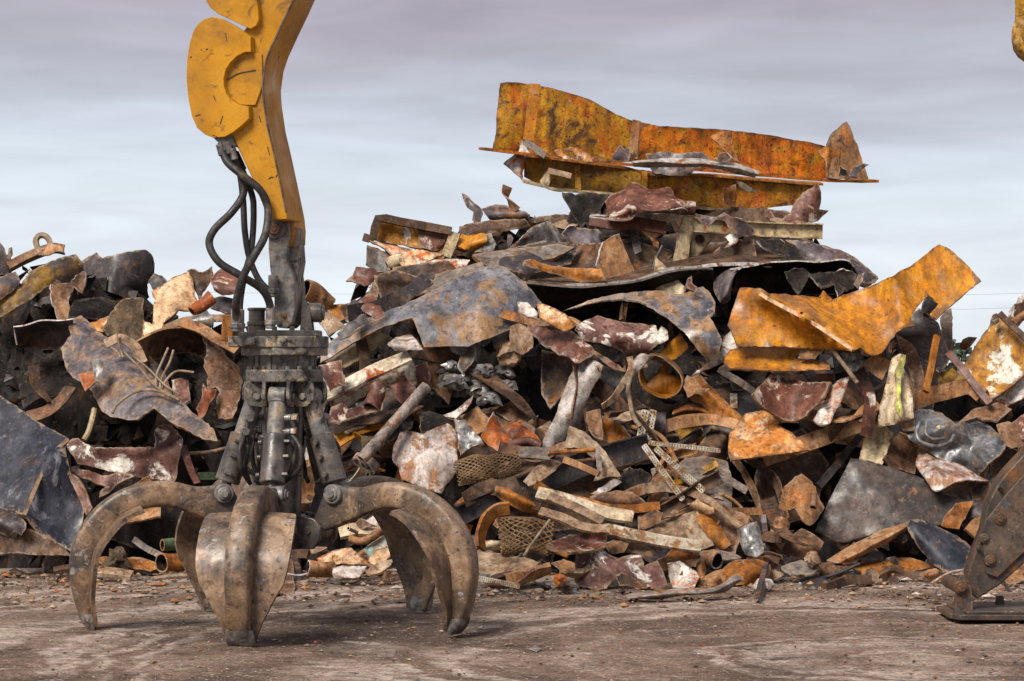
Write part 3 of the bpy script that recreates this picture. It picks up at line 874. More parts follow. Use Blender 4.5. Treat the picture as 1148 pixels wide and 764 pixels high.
# ------------------------------------------------------------------ the yellow arm
AD = 15.72
arm = empty('handler_arm', W(300, 0, AD))
register(arm, 'yellow bent machine arm|with rounded guard plates and chipped paint above the grapple', 'machine arm', None, 275, 130)
AO = W(300, 0, AD)
def al(pts, d): return [W(x, y, d) - AO for x, y, _ in fp('A', pts)]
def smooth_prof(pts, it=2):
    p = [(a, b, 0) for a, b in pts]
    return [(q[0], q[1]) for q in chaikin(p, it)]
side = [(270, -330), (400, -330), (352, -160), (318, -40), (296, 10), (271, 62), (248, 112), (237, 145), (231, 190), (233, 225), (242, 285), (256, 345), (272, 420), (285, 482), (287, 496), (262, 497), (246, 492), (236, 478), (205, 400), (172, 330), (155, 296), (150, 250), (150, 120), (195, 60), (215, 10), (240, -100)]
dep = Vector((.075, .42, .0))
mb = MB(); mb.prism(al(side, AD - .21), dep)
mb.build('arm_beam', 'boom_yellow', arm, bevel=.008, ang=30)
mb = MB(); mb.prism(al([(284, 470), (298, 490), (301, 520), (300, 545), (292, 558), (282, 556), (276, 530), (272, 470)], AD - .02), (.06, .21, 0)); mb.build('arm_nose', 'boom_yellow', arm, bevel=.008, ang=30)
def plate(name, pts, d, th, m, it=0, bev=.006):
    mb = MB(); mb.prism(al(pts, d), (th * .37, th * .93, 0)); return mb.build(name, m, arm, bevel=bev, ang=30)
g1 = [(118, 38), (135, 42), (165, 58), (190, 74), (203, 84), (204, 118), (190, 118), (172, 127), (157, 142), (147, 158), (142, 178), (143, 195), (148, 212), (158, 226), (172, 236), (198, 240), (200, 268), (185, 282), (165, 298), (145, 309), (120, 312), (100, 304), (82, 289), (70, 262), (62, 220), (58, 178), (60, 130), (66, 95), (74, 70), (84, 55), (97, 44)]
plate('guard_plate', g1, AD - .262, .052, 'boom_yellow', bev=.003)
g2 = [(104, -12), (103, 4), (112, 18), (130, 32), (160, 46), (185, 58), (204, 66), (216, 58), (222, 44), (220, 20), (212, -30), (150, -60)]
plate('guard_plate', g2, AD - .255, .045, 'boom_yellow', bev=.003)
plate('patch_plate', [(172, 130), (196, 119), (228, 122), (231, 190), (214, 238), (178, 237), (160, 222), (150, 200), (148, 176), (156, 150)], AD - .222, .03, 'boom_yellow', bev=.003)
for pts, d_ in (([(146, 75), (149, 92)], .264), ([(119, 216), (124, 228)], .264), ([(140, 262), (134, 280)], .264), ([(150, 181), (175, 166), (215, 158)], .226), ([(241, 332), (246, 350)], .2125), ([(78, 262), (90, 258)], .264), ([(222, 262), (226, 276)], .2125), ([(262, 85), (264, 96)], .2125), ([(66, 130), (70, 128)], .264)):
    mb = MB(); mb.tube(catmull(al(pts, AD - d_), 4), .0028, n=5)
    mb.build('scratch_mark', 'dark_edge', arm)
# seam strip between the two faces and weld bands
mb = MB()
mb.tube([q for q in catmull([p + Vector((0, -.004, 0)) for p in al([(300, 2), (271, 62), (248, 112), (237, 145), (231, 190), (233, 225), (242, 285), (256, 345), (272, 420), (284, 480)], AD - .215)], 4)], .006, n=6)
mb.build('edge_seam', 'dark_edge', arm)
mb = MB(); mb.prism(al([(117, 310), (130, 322), (158, 330), (172, 332), (156, 298), (140, 308)], AD - .24), (.05, .2, 0)); mb.build('cable_bracket', 'machine_dark', arm, bevel=.004)
mb = MB()
for u, v in ((132, 326), (150, 322), (160, 336)):
    q = al([(u, v)], AD - .26)[0]; mb.cyl(q, q + Vector((.02, .0, -.07)), .022, n=10)
mb.build('hose_clamp', 'steel_worn', arm)
hoses = [[(136, 325, 0), (150, 365, -.05), (190, 400, -.08), (225, 430, -.06), (242, 470, -.04), (236, 530, -.10), (210, 580, -.12), (186, 625, -.1), (171, 680, -.06), (170, 705, 0), (170, 742, .02)],
         [(141, 330, .06), (165, 362, .05), (184, 400, .02), (186, 440, 0), (160, 480, -.02), (122, 518, -.04), (110, 552, -.04), (132, 592, -.06), (180, 622, -.05), (228, 653, .0), (247, 690, .05), (248, 735, .06)],
         [(152, 330, .12), (176, 380, .12), (186, 450, .12), (190, 520, .12), (200, 580, .12), (222, 632, .12), (254, 664, .14)],
         [(162, 335, .16), (203, 430, .16), (210, 480, .15), (205, 560, .14), (190, 620, .1), (180, 680, .08), (178, 742, .08)]]
for i, h in enumerate(hoses):
    mb = MB()
    pts = [W(x, y, AD - .22 + z) - AO for x, y, z in fp('A', h)]
    C = catmull(pts, 8)
    mb.tube(C, .0245 if i < 2 else .020, n=12)
    o = mb.build('hydraulic_hose', 'rubber', arm)
    mb = MB(); mb.cyl(C[-1] + Vector((0, 0, -.02)), C[-1] + Vector((0, 0, .12)), .031, n=12); mb.cyl(C[-1] + Vector((0, 0, .0)), C[-1] + Vector((0, 0, .035)), .040, n=6)
    mb.build('hose_fitting', 'machine_grey', o)
    mb = MB(); mb.cyl(C[2] + (C[4] - C[2]) * -.6, C[4], .030, n=12); mb.build('hose_sleeve', 'machine_grey', o)

# ------------------------------------------------------------------ rusty support leg at the edge of the picture
LD = 16.45
LO = W(1130, 690, LD)
leg = empty('support_leg', LO)
register(leg, 'rusty steel support leg|of a machine with a bolted flat foot pad on the dirt', 'machine leg', None, 1110, 600)
def ll(pts, d): return [W(x, y, d) - LO for x, y, _ in fp('P', pts)]
mb = MB()
body = [(640, -60), (560, 60), (535, 95), (470, 165), (440, 205), (420, 245), (402, 285), (396, 330), (386, 380), (362, 440), (342, 495), (332, 535), (345, 590), (366, 612), (450, 560), (540, 480), (800, 250), (820, -60)]
mb.prism(ll(body, LD - .22), (.03, .30, .02)); mb.build('leg_beam', 'arm_rust', leg, bevel=.008, ang=30)
mb = MB(); mb.prism(ll([(385, 380), (398, 330), (470, 240), (540, 160), (700, 40), (760, 120), (560, 420), (440, 535), (400, 520)], LD - .245), (0, .022, 0)); mb.build('cheek_plate', 'arm_rust', leg, bevel=.004)
for (u, v, r) in ((452, 325, .040), (415, 475, .038), (395, 395, .033)):
    mb = MB(); q = ll([(u, v)], LD - .26)[0]; mb.cyl(q, q + Vector((0, .05, 0)), r, n=22); mb.cyl(q + Vector((0, -.012, 0)), q + Vector((0, .02, 0)), r * .55, n=18)
    mb.build('pivot_bolt', 'arm_rust', leg)
for (u, v) in ((452, 220), (375, 435)):
    mb = MB(); q = ll([(u, v)], LD - .249)[0]; mb.cyl(q, q + Vector((0, .03, 0)), .013, n=12)
    mb.build('bolt_hole', 'black_scrap', leg)
mb = MB()
mb.prism(ll([(298, 545), (310, 527), (330, 528), (345, 560), (352, 600), (356, 668), (288, 668), (290, 610)], LD - .30), (0, .045, 0))
mb.build('foot_lug', 'arm_rust', leg, bevel=.004)
mb = MB(); mb.prism(ll([(440, 600), (462, 600), (476, 668), (428, 668)], LD + .1), (0, .045, 0)); mb.build('foot_lug', 'arm_rust', leg, bevel=.004)
mb = MB(); mb.prism(ll([(298, 545), (310, 527), (330, 528), (345, 560), (352, 600), (356, 668), (288, 668), (290, 610)], LD + .14), (0, .045, 0)); mb.build('foot_lug', 'arm_rust', leg, bevel=.004)
mb = MB()
q = ll([(312, 570)], LD - .33)[0]; mb.cyl(q, q + Vector((0, .5, 0)), .045, n=22); mb.cyl(q + Vector((0, -.02, 0)), q + Vector((0, .02, 0)), .03, n=8)
mb.build('foot_pin', 'arm_rust', leg)
mb = MB()
bx0 = W(980 + 240 / 3.185, 690, LD).x - LO.x
v0 = [(bx0, -.30), (bx0 + .05, -.40), (bx0 + .75, -.42), (bx0 + .95, -.30), (bx0 + .95, .25), (bx0 + .6, .34), (bx0 + .1, .3), (bx0, .2)]
zz = -LO.z
mb.prism([(x, y, zz + .012) for x, y in v0], (0, 0, .035)); mb.prism([(x * .9 + .02, y * .88, zz + .047) for x, y in v0], (0, 0, .022))
mb.build('foot_pad', 'arm_rust', leg, bevel=.006)
# second arm, only its end hangs into the picture
BD = 16.0
BO = W(1150, 20, BD)
arm2 = empty('handler_arm', BO)
register(arm2, 'dark yellow arm end|hanging into the upper corner of the sky above the heap', 'machine arm', None, 1143, 25)
mb = MB()
pts = [(1138, -120), (1138, -10), (1138, 22), (1135, 30), (1134, 38), (1136, 48), (1141, 56), (1149, 62), (1160, 66), (1174, 60), (1182, 46), (1180, 20), (1190, -120)]
mb.prism([W(x, y, BD - .2) - BO for x, y in pts], (.08, .4, 0)); mb.build('arm_beam', 'ochre_dirty', arm2, bevel=.02, ang=30)
mb = MB(); q = W(1158, 38, BD - .22) - BO; mb.cyl(q, q + Vector((.1, .46, 0)), .075, n=24); mb.build('arm_pin', 'ochre_dirty', arm2)
# ------------------------------------------------------------------ the scrap, piece by piece
# ---- left heap
S('rusted_plate', 'D', [(-60,400),(-60,330),(0,292),(60,255),(100,215),(115,185),(200,148),(295,122),(320,150),(330,185),(300,240),(230,238),(180,250),(120,300),(40,345)], 'ochre_dark', 'long rusted ochre plate|with a ragged curled end high on the heap', z=-.1, dome=.08, dent=.04, rag=1.4)
S('torn_flap', 'D', [(200,240),(270,235),(330,185),(335,215),(318,275),(285,250),(268,300),(262,375),(235,380),(215,330),(202,290)], 'brown_rust', 'drooping torn brown flap|under the end of the long rusted ochre plate', z=-.13, dent=.05, rag=1.8, edge='raw_edge')
lug = empty('lifting_lug', W(50, 275, 22.0))
register(lug, 'rusty lifting lug|with an eye hole standing on top of the heap', 'lifting lug', None, 50, 275)
B('eye', 'D', [(163,112),(146,96),(138,72),(148,54),(168,50),(186,60),(194,80),(184,98)], p_flat(.045,.03), 'wire_tan', z=-.1, parent=lug, n=5)
S('lug_plate', 'D', [(140,105),(165,98),(190,78),(215,85),(245,98),(243,112),(215,112),(190,125),(150,125)], 'tan_rust', z=-.09, parent=lug, th=.03)
B('steel_angle', 'D', [(40,178),(110,140),(200,108),(248,112)], p_angle(.07,.07,.012), 'brown_rust', 'short brown steel angle|lying under the rusty lifting lug', z=-.02, roll=20)
S('dark_plate', 'D', [(315,150),(345,130),(375,115),(400,138),(440,128),(500,112),(565,104),(590,122),(602,160),(598,215),(575,240),(582,290),(520,330),(430,345),(330,362),(255,372),(262,300),(275,255)], 'dark_steel', 'wide dark plate|with a rounded torn top standing against the sky', z=.25, lean=.35, dome=.15, dent=.06, rag=1.3, edge='dark_edge')
S('dark_plate', 'D', [(576,230),(600,195),(650,225),(640,262),(600,268)], 'dark_steel', 'small black flap|behind the peach and orange peeling plate', z=.3, rag=1.4)
S('peeling_plate', 'D', [(590,268),(640,238),(695,205),(735,190),(752,240),(762,290),(776,330),(735,345),(700,338),(640,388),(628,420),(605,440),(592,438),(560,442),(556,376),(592,395),(598,330),(606,300)], 'peach_peel', 'peach and orange peeling plate|propped up at the skyline of the heap', z=-.05, lean=.9, dome=.06, bend=(60,.12), dent=.04, rag=1.5, edge='raw_edge')
S('dark_plate', 'D', [(728,186),(755,182),(790,192),(810,182),(825,168),(826,215),(800,262),(776,295),(764,270),(752,240)], 'dark_brown', 'dark pointed flap|standing behind the peach and orange peeling plate', z=.05, lean=.4, rag=1.5)
T('pipe_stub', 'D', [(752,350),(790,318),(830,290)], 27, 'red_orange', 'glossy orange red pipe stub|leaning on the peach and orange peeling plate', z=-.06, wob=.03)
S('folded_sheet', 'D', [(722,378),(770,358),(808,340),(832,372),(830,412),(770,405),(730,412)], 'blue_grey_sheet', 'small blue grey folded sheet|below the orange red pipe stub', z=-.14, dome=.06, dent=.04)
S('mud_block', 'D', [(398,412),(430,350),(470,302),(520,292),(560,294),(558,360),(556,440),(530,470),(500,462),(420,438)], 'mud_brown', 'muddy brown slab|caked with earth beside the peach and orange peeling plate', z=-.02, lean=.5, dent=.03, rag=1.6, th=.05, edge='dark_edge')
S('paint_chip_plate', 'D', [(345,390),(390,375),(436,364),(420,392),(402,425),(365,420)], 'orange_bright', 'thin orange and yellow plate|sticking out under the muddy brown slab', z=.02)
S('grey_hood', 'D', [(235,488),(258,462),(275,440),(268,398),(285,372),(316,360),(345,385),(372,415),(405,440),(450,450),(490,470),(520,505),(560,560),(600,612),(650,650),(700,690),(760,745),(830,800),(848,850),(800,846),(720,800),(660,772),(600,722),(560,745),(520,768),(470,762),(430,755),(400,735),(380,700),(362,660),(345,640),(285,602),(262,575),(250,540)], 'grey_mauve', 'long grey mauve sheet|draped like a hood over the left part of the heap', z=-.62, lean=1.0, dome=.12, crease=[(300,400,520,640,.10,20)], dent=.05, rag=1.6, edge='rust_edge', back='black_scrap')
S('torn_flap', 'D', [(300,592),(345,578),(374,590),(372,620),(330,656),(318,630)], 'red_orange', 'small red orange tongue|torn out of the long grey mauve sheet', z=-.80, dent=.04)
S('torn_flap', 'D', [(355,535),(385,528),(410,548),(400,570),(392,620),(370,615),(362,570)], 'blue_grey_sheet', 'small dark blue rip|standing off the long grey mauve sheet', z=-.86, bend=(0,.10))
for i, (p, d) in enumerate([([(612,660),(608,600),(632,540),(655,488)], 'tallest'), ([(622,665),(628,610),(660,545),(676,496)], 'middle'), ([(625,655),(650,610),(690,578),(755,583)], 'lowest, bent over')]):
    R('bent_wire', 'D', p, 5, 'wire_tan', 'bent tan wire|sticking up behind the grey mauve sheet, %s of three' % d, 'wire', z=-.80, group='bent wires on the grey mauve sheet')
R('old_cable', 'D', [(438,742),(450,715),(490,680),(540,655),(600,652),(650,668),(700,690)], 6, 'wire_tan', 'dirty cable|looping across the lower edge of the grey mauve sheet', 'cable', z=-.93)
B('strap', 'D', [(410,472),(460,452),(500,465),(530,490),(555,545)], p_flat(.085,.012), 'tan', 'tan strap|lying along the upper side of the grey mauve sheet', 'strap', z=-.78, roll=30)
for i, p in enumerate([[(430,485),(455,500),(470,525)], [(455,430),(462,470),(480,525)], [(480,500),(540,560),(610,640),(690,685)], [(520,520),(580,570),(640,630),(700,670)]]):
    R('twisted_wire', 'D', p, 4, 'wire_tan', 'thin twisted wire|in the tangle on the grey mauve sheet', 'wire', z=-.84, group='thin wires in the tangle') if i == 0 else prop(R('twisted_wire', 'D', p, 4, 'wire_tan', z=-.84), 'thin twisted wire in the tangle on the grey mauve sheet', 'wire', 'thin wires in the tangle')
S('jagged_plate', 'D', [(788,420),(820,452),(850,480),(890,528),(926,560),(945,620),(930,690),(905,760),(850,764),(842,700),(855,660),(840,640),(806,650),(812,600),(792,560),(806,500)], 'brown_rust', 'purple brown jagged plate|hanging beside the grapple head', z=-.22, lean=.5, dome=.10, dent=.05, rag=2.0, edge='rust_edge')
S('red_fragment', 'D', [(668,612),(700,604),(735,615),(742,690),(720,705),(690,690),(672,660)], 'red_maroon', 'boxy red fragment|in the dark behind the bent tan wires', z=-.15, dent=.05, edge='raw_edge', th=.03)
S('red_fragment', 'D', [(762,725),(785,680),(790,625),(805,650),(842,648),(835,680),(818,700),(800,745),(780,764)], 'red_orange', 'curled red orange shred|at the foot of the purple brown jagged plate', z=-.33, dent=.08, bend=(0,.15))
Lf('arched_sheet', 'D', [[(528,470,.0),(640,415,.0),(720,405,.0),(800,415,.0)], [(540,500,.05),(650,455,.2),(730,450,.25),(806,470,.2)], [(560,545,.1),(650,520,.4),(730,505,.45),(806,520,.4)]], 'dark_brown', 'dark arched sheet|roofing the hole beside the purple brown jagged plate', z=-.28, edge='rust_edge', th=.02)
B('flat_strip', 'D', [(700,385),(780,412),(850,455),(925,495)], p_flat(.10,.014), 'tan_rust', 'tan rust strip|running down to the grapple head', z=-.34, roll=40)
B('flat_strip', 'D', [(610,440),(660,405),(740,378),(880,372)], p_flat(.07,.012), 'tan', 'flat tan strip|behind the blue grey folded sheet', z=-.1, roll=20)
Lf('dark_roof_sheet', 'D', [[(50,408,0),(120,396,0),(180,382,0),(282,378,0)], [(60,430,.1),(120,425,.25),(190,420,.3),(276,430,.2)], [(70,470,.2),(130,490,.5),(200,495,.5),(250,480,.3)]], 'dark_steel', 'dark sheet with a bright torn edge|hanging left of the draped hood', z=-.35, edge='raw_edge')
S('dark_plate', 'D', [(-40,210),(-40,70),(2,75),(20,100),(28,132),(34,98),(46,95),(44,170),(22,205)], 'dark_steel', 'black blade shaped sheet|cut off by the picture edge at the skyline', z=-.05, lean=.3, rag=1.8)
S('dark_plate', 'D', [(-40,330),(-30,215),(20,205),(60,190),(78,225),(60,250),(20,285)], 'mauve_steel', 'dark mauve sheet|under the black blade shaped sheet', z=-.15, dent=.05, rag=1.6)
S('dark_plate', 'D', [(250,370),(290,300),(400,290),(520,330),(500,360),(420,380),(340,372)], 'black_scrap', 'black plate|lying flat below the wide dark plate', z=.15, lean=1.4, edge='dark_edge')
S('dark_plate', 'D', [(815,292),(870,286),(935,300),(940,345),(880,352),(820,330)], 'dark_steel', 'dark flat plate|at the skyline behind the hoses', z=.15, lean=1.2, rag=1)
S('torn_plate', '0', [(236,312),(246,302),(262,304),(272,318),(268,330),(250,332),(240,326)], 'red_maroon', 'red and pale torn plate|showing between the hoses at the skyline', z=.0, dome=.08, rag=.9)
B('curved_ribbon', 'D', [(110,760),(180,735),(240,690),(276,640)], p_flat(.13,.012), 'brown_rust', 'curved brown ribbon|in the dark hollow under the draped hood', z=-.32, roll=35, twist=20)
R('pale_hose', 'E', [(312,212),(330,180),(345,130),(352,95)], 11, 'cream_tan', 'short pale hose|standing in the dark hollow', 'hose', z=-.30)
B('curved_ribbon', 'D', [(130,560),(145,640),(200,700)], p_flat(.10,.01), 'dark_brown', 'thin dark ribbon|hanging in the hollow below the dark sheet with a bright torn edge', z=-.28, roll=30, twist=40)
bbp = S('blue_black_plate', 'E', [(-70,480),(-70,0),(0,45),(40,72),(80,100),(130,135),(180,165),(220,188),(256,208),(242,245),(262,330),(290,400),(318,465),(310,500),(290,560),(266,628),(200,590),(140,555),(90,492),(40,472)], 'blue_black', 'large blue black plate|with pale scratches and a folded corner', z=-.75, lean=.7, dome=.0, crease=[(256,208,190,280,.14,30),(190,280,90,490,.16,35)], dent=.05, rag=1.0, edge='rust_edge')
B('welded_rim', 'E', [(252,208),(200,262),(158,335),(115,430),(88,490)], p_flat(.03,.02), 'tan', parent=bbp, z=-.98, lean=.7, n=6)
S('curled_plate', 'E', [(-60,450),(0,458),(50,476),(98,520),(94,545),(80,568),(55,552),(30,572),(0,560),(-60,570)], 'dark_steel', 'dark curled sheet|under the lower edge of the blue black plate', z=-.80, dome=.15, dent=.06)
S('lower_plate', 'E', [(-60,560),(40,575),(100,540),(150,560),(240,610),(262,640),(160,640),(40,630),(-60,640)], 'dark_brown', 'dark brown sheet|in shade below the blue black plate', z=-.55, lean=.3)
S('chipped_channel', 'E', [(248,222),(270,206),(292,204),(318,225),(345,240),(400,240),(460,238),(530,238),(578,240),(582,215),(574,188),(590,158),(630,154),(660,175),(678,202),(672,260),(662,320),(652,362),(610,360),(560,356),(500,348),(430,332),(350,312),(290,300),(262,262)], 'maroon_white', 'maroon channel with cream paint|bent up at one end near the grapple claw', z=-.55, lean=.4, crease=[(260,235,580,255,.12,12),(580,255,660,190,-.12,10)], dent=.05, rag=1.6, edge='raw_edge')
S('cream_strip', 'E', [(264,312),(300,318),(340,330),(380,345),(452,332),(500,345),(440,375),(400,412),(370,424),(372,402),(395,385),(340,362),(280,335)], 'red_maroon', 'maroon torn tongue|under the maroon channel with cream paint', z=-.62, dent=.06, rag=1.6)
S('maroon_strip', 'E', [(252,330),(268,338),(292,352),(320,410),(342,462),(322,492),(300,440),(272,380)], 'red_maroon', 'narrow maroon strip|leaning on the blue black plate', z=-.85, edge='rust_edge')
B('maroon_strip', 'E', [(682,232),(700,290),(718,340),(735,372)], p_flat(.06,.012), 'red_maroon', 'thin red edged strip|beside the end of the maroon channel', z=-.40, roll=30)
br = B('label_bracket', 'E', [(735,345),(775,345),(818,347)], p_chan(.06,.05,.01), 'green_paint', 'small green bracket|behind the left grapple cylinder', 'bracket', z=-.35, roll=0)
# debris on the ground at left
S('orange_slab', 'E', [(352,662),(380,645),(440,650),(520,648),(575,665),(592,690),(560,700),(480,685),(400,684)], 'orange_rust', 'flat orange slab|on the dirt under the grapple claw', z=-.3, lean=1.5, th=.04)
T('green_can', 'E', [(606,600),(640,598),(664,602)], 22, 'green_paint', 'crushed green can|lying under the grapple', 'can', z=-.3, sq=.8, tx=.5, inner='black_scrap', edge='rust_edge')
T('rust_can', 'E', [(600,668),(640,668),(668,668)], 38, 'orange_rust', 'rusty can|lying in front of the crushed green can', 'can', z=-.5, wob=.03, tx=.6, inner='black_scrap', edge='rust_edge')
Lump('root_lump', 'E', 440, 655, 40, 'mud_brown', 'knotted lump of roots and dirt|on the flat orange slab', 'lump', z=-.45, rough=.9)
B('pale_pole', 'E', [(500,580),(545,612),(600,642)], p_flat(.05,.03), 'pale_pole', 'pale broken pole|reaching out of the dark under the grapple', 'pole', z=-.3, n=4)
R('stick', 'E', [(575,728),(650,718),(735,716)], 9, 'wire_tan', 'brown stick|on the dirt in front of the rusty can', 'stick', z=-.9)
B('board', 'E', [(362,700),(420,706),(490,715)], p_flat(.12,.03), 'tan', 'short tan board|on the dirt below the flat orange slab', 'board', z=-.8, roll=70)
B('board', 'E', [(200,700),(260,690),(350,684)], p_flat(.09,.03), 'dark_brown', 'dark wet board|on the dirt beside the left claw', 'board', z=-.6, roll=70)
S('orange_chip', 'E', [(540,745),(580,740),(622,742),(610,750),(560,752)], 'red_orange', 'bright orange chip|lying alone on the dirt', z=-.9, lean=1.5)
# ---- top of the main heap: the two beams
def beam_thing(name, label, cat, px, py, d):
    e = empty(name, W(px, py, d)); register(e, label, cat, None, px, py); return e
bd = 22.7
tb = beam_thing('girder', 'long orange and yellow girder|with torn ends crowning the heap', 'girder', 760, 165, bd)
S('web', '0', [(553,168),(556,150),(558,118),(561,93),(580,93),(598,95),(618,99),(640,105),(660,111),(676,120),(690,128),(704,134),(722,138),(722,182),(700,182),(640,178),(600,173)], 'yellow_beam', parent=tb, base=bd, lean=.0, dent=.014, rag=.5, th=.02, edge='dark_edge', z=0, tx=.25, plabel='yellow rusted half of the girder web')
S('web', '0', [(716,183),(716,137),(742,142),(780,144),(813,146),(850,150),(880,155),(905,159),(925,164),(938,172),(942,201),(900,200),(860,196),(820,192),(770,188)], 'orange_beam', parent=tb, base=bd + .3, lean=.0, dent=.018, rag=.6, th=.02, edge='dark_edge', z=0, tx=.25, plabel='bright orange rusted half of the girder web')
B('flange', '0', [(541,167),(600,174),(660,181),(720,186),(800,192),(880,199),(940,203),(979,203)], p_flat(.26,.025), 'orange_beam', parent=tb, base=bd - .02, lean=0, roll=86, n=6, tx=.25)
B('stiffener', '0', [(592,157),(596,130),(600,94)], p_chan(.095,.10,.02), 'ochre', parent=tb, base=bd - .16 - .4, lean=0, n=4)
B('stiffener', '0', [(709,178),(711,158),(714,135)], p_chan(.075,.10,.02), 'tan_rust', parent=tb, base=bd - .28, lean=0, n=4)
S('torn_stiffener', 'G', [(400,216),(425,205),(450,200),(472,194),(470,225),(478,262),(498,300),(480,295),(455,268),(430,240)], 'orange_rust', parent=tb, base=bd - .1, lean=.2, bend=(30,.15), dent=.05)
S('end_plate', 'G', [(786,240),(800,208),(822,188),(850,166),(860,182),(872,212),(890,262),(906,312),(922,352),(880,356),(830,356),(790,352)], 'tan_rust', parent=tb, base=bd + .1, lean=.3, tx=.4, dent=.04, th=.02)
S('stiffener', 'G', [(752,262),(785,246),(828,248),(826,300),(822,352),(790,360),(784,300)], 'orange_rust', parent=tb, base=bd + .05, lean=.1, crease=[(786,250,788,360,.10,6)], dent=.03)
S('torn_flap', 'G', [(858,345),(870,318),(900,304),(924,308),(900,328),(884,348)], 'mauve_steel', 'small mauve curl|on the torn end of the long girder', base=22.6, dent=.05)
S('torn_flap', 'G', [(822,345),(828,312),(850,325),(856,345)], 'black_scrap', 'small black scrap|tucked in the torn end plate of the girder', base=22.62, lean=0)
b2 = 22.35
sb = beam_thing('girder', 'shorter yellow and grey girder|lying under the long girder', 'girder', 760, 210, b2)
S('web', '0', [(587,174),(610,177),(650,182),(690,187),(724,191),(724,222),(690,218),(650,216),(615,213),(600,206),(588,198)], 'ochre_dirty', parent=sb, base=b2, lean=0, dent=.012, rag=.7, th=.02, tx=.15, plabel='scorched grey and yellow end of the girder web')
S('web', '0', [(720,191),(760,196),(800,197),(840,201),(880,204),(919,206),(905,222),(892,230),(860,233),(820,233),(782,231),(740,225),(720,222)], 'yellow_beam', parent=sb, base=b2 + .1, lean=0, dent=.014, rag=.7, th=.02, tx=.15)
B('flange', '0', [(588,173),(640,180),(700,188),(730,195),(800,197),(860,202),(921,206)], p_flat(.12,.02), 'orange_rust', parent=sb, base=b2 - .05, lean=0, roll=80, n=6, tx=.15)
B('flange', '0', [(586,203),(618,211),(650,215),(690,219),(740,227),(790,233),(860,235)], p_flat(.14,.02), 'cream_tan', parent=sb, base=b2 - .06, lean=0, roll=80, n=6, tx=.15)
B('stiffener', '0', [(647,186),(648,214)], p_flat(.05,.12), 'yellow_beam', parent=sb, base=b2 - .1, lean=0, n=3)
B('stiffener', '0', [(722,193),(722,224)], p_flat(.05,.12), 'yellow_beam', parent=sb, base=b2 - .1, lean=0, n=3)
S('torn_stiffener', 'G', [(442,385),(462,385),(484,372),(484,445),(446,442)], 'orange_rust', parent=sb, base=b2 - .12, lean=.2, dent=.03)
S('torn_stiffener', 'G', [(484,360),(510,368),(560,396),(540,400),(500,388)], 'cream_tan', parent=sb, base=b2 - .2, lean=.2)
S('gusset', 'F', [(660,365),(690,320),(715,290),(702,330),(690,378),(668,378)], 'cream_tan', parent=sb, base=b2 - .25, lean=.2, dent=.02)
B('rib', 'F', [(688,326),(725,335),(765,346)], p_flat(.05,.03), 'tan', parent=sb, base=b2 - .3, lean=.2, n=3)
S('flared_end', 'F', [(540,305),(570,280),(592,262),(600,228),(622,240),(630,272),(612,300),(604,360),(575,335)], 'white_rust', parent=sb, base=b2 - .15, lean=.4, bend=(0,.15), dent=.05, edge='raw_edge', plabel='flared orange and white end of the girder')
Lf('flattened_pipe', 'G', [[(140,293,.05),(260,285,0),(400,293,0),(490,305,0),(565,332,.0)], [(142,303,-.10),(260,300,-.14),(400,306,-.14),(490,320,-.12),(560,342,-.05)], [(148,314,.05),(260,314,.02),(400,318,.02),(480,334,.02),(550,352,.02)]], 'pale_crushed', 'pale flattened pipe|wedged between the two girders', 'scrap pipe', base=22.05, lean=0, edge='rust_edge')
S('crumpled_sheet', 'G', [(188,272),(230,266),(300,272),(372,264),(402,288),(395,310),(350,322),(330,345),(280,345),(212,335),(200,310)], 'mauve_steel', 'mauve crumpled sheet|under the pale flattened pipe', base=22.2, lean=.3, dent=.07, rag=1.5)
S('crumpled_sheet', 'G', [(78,294),(85,268),(102,244),(136,270),(132,300),(104,296)], 'mauve_steel', 'small mauve twist|at the thin end of the pale flattened pipe', base=22.05, dent=.07)
S('crumpled_sheet', 'G', [(412,290),(430,270),(452,266),(470,285),(455,300)], 'dark_brown', 'small brown curl|lying on the pale flattened pipe', base=21.95, dent=.06)
S('crumpled_sheet', 'F', [(708,262),(730,258),(760,285),(800,282),(770,262),(742,258),(760,248),(800,256),(830,280),(880,292),(860,300),(790,294),(740,290)], 'orange_bright', 'orange torn bits|between the girders near the yellow stiffener', base=22.1, dent=.08, rag=1.8)
S('crumpled_sheet', 'F', [(905,282),(915,258),(940,246),(960,270),(955,295)], 'dark_steel', 'dark twisted scrap|in front of the orange half of the girder web', base=22.2, dent=.08)
B('bent_strip', 'F', [(612,232),(640,250),(680,278)], p_flat(.06,.03), 'pale_pole', 'short grey bar|poking up by the flared girder end', base=22.0, lean=0, n=3)
S('hanging_plate', 'F', [(735,400),(800,402),(890,405),(875,430),(860,455),(872,490),(850,515),(825,528),(812,500),(795,520),(775,480),(756,445)], 'black_scrap', 'black sheet|hanging down under the shorter girder', base=22.0, lean=.3, dent=.07, rag=1.8, edge='dark_edge')
Lf('crumpled_channel', 'Q', [[(178,142,0),(270,85,0),(380,32,.1),(450,30,.05),(530,50,.05),(600,95,.1)], [(200,190,-.15),(280,150,-.2),(390,100,-.12),(470,120,-.12),(560,110,-.12),(640,150,-.02)], [(215,220,-.2),(300,190,-.28),(420,160,-.22),(500,190,-.25),(590,175,-.22),(655,200,-.08)], [(112,232,-.1),(260,235,-.22),(400,205,-.2),(520,215,-.22),(600,215,-.18),(650,218,-.02)]], 'red_maroon', 'crumpled red and maroon channel|with bare torn lips under the shorter girder', base=21.75, lean=.2, dent=.055, edge='raw_edge')
T('red_pipe', 'Q', [(560,150),(640,170),(725,180)], 42, 'red_maroon', 'short round red pipe|at the end of the crumpled red channel', base=21.75, lean=0, wob=.02)
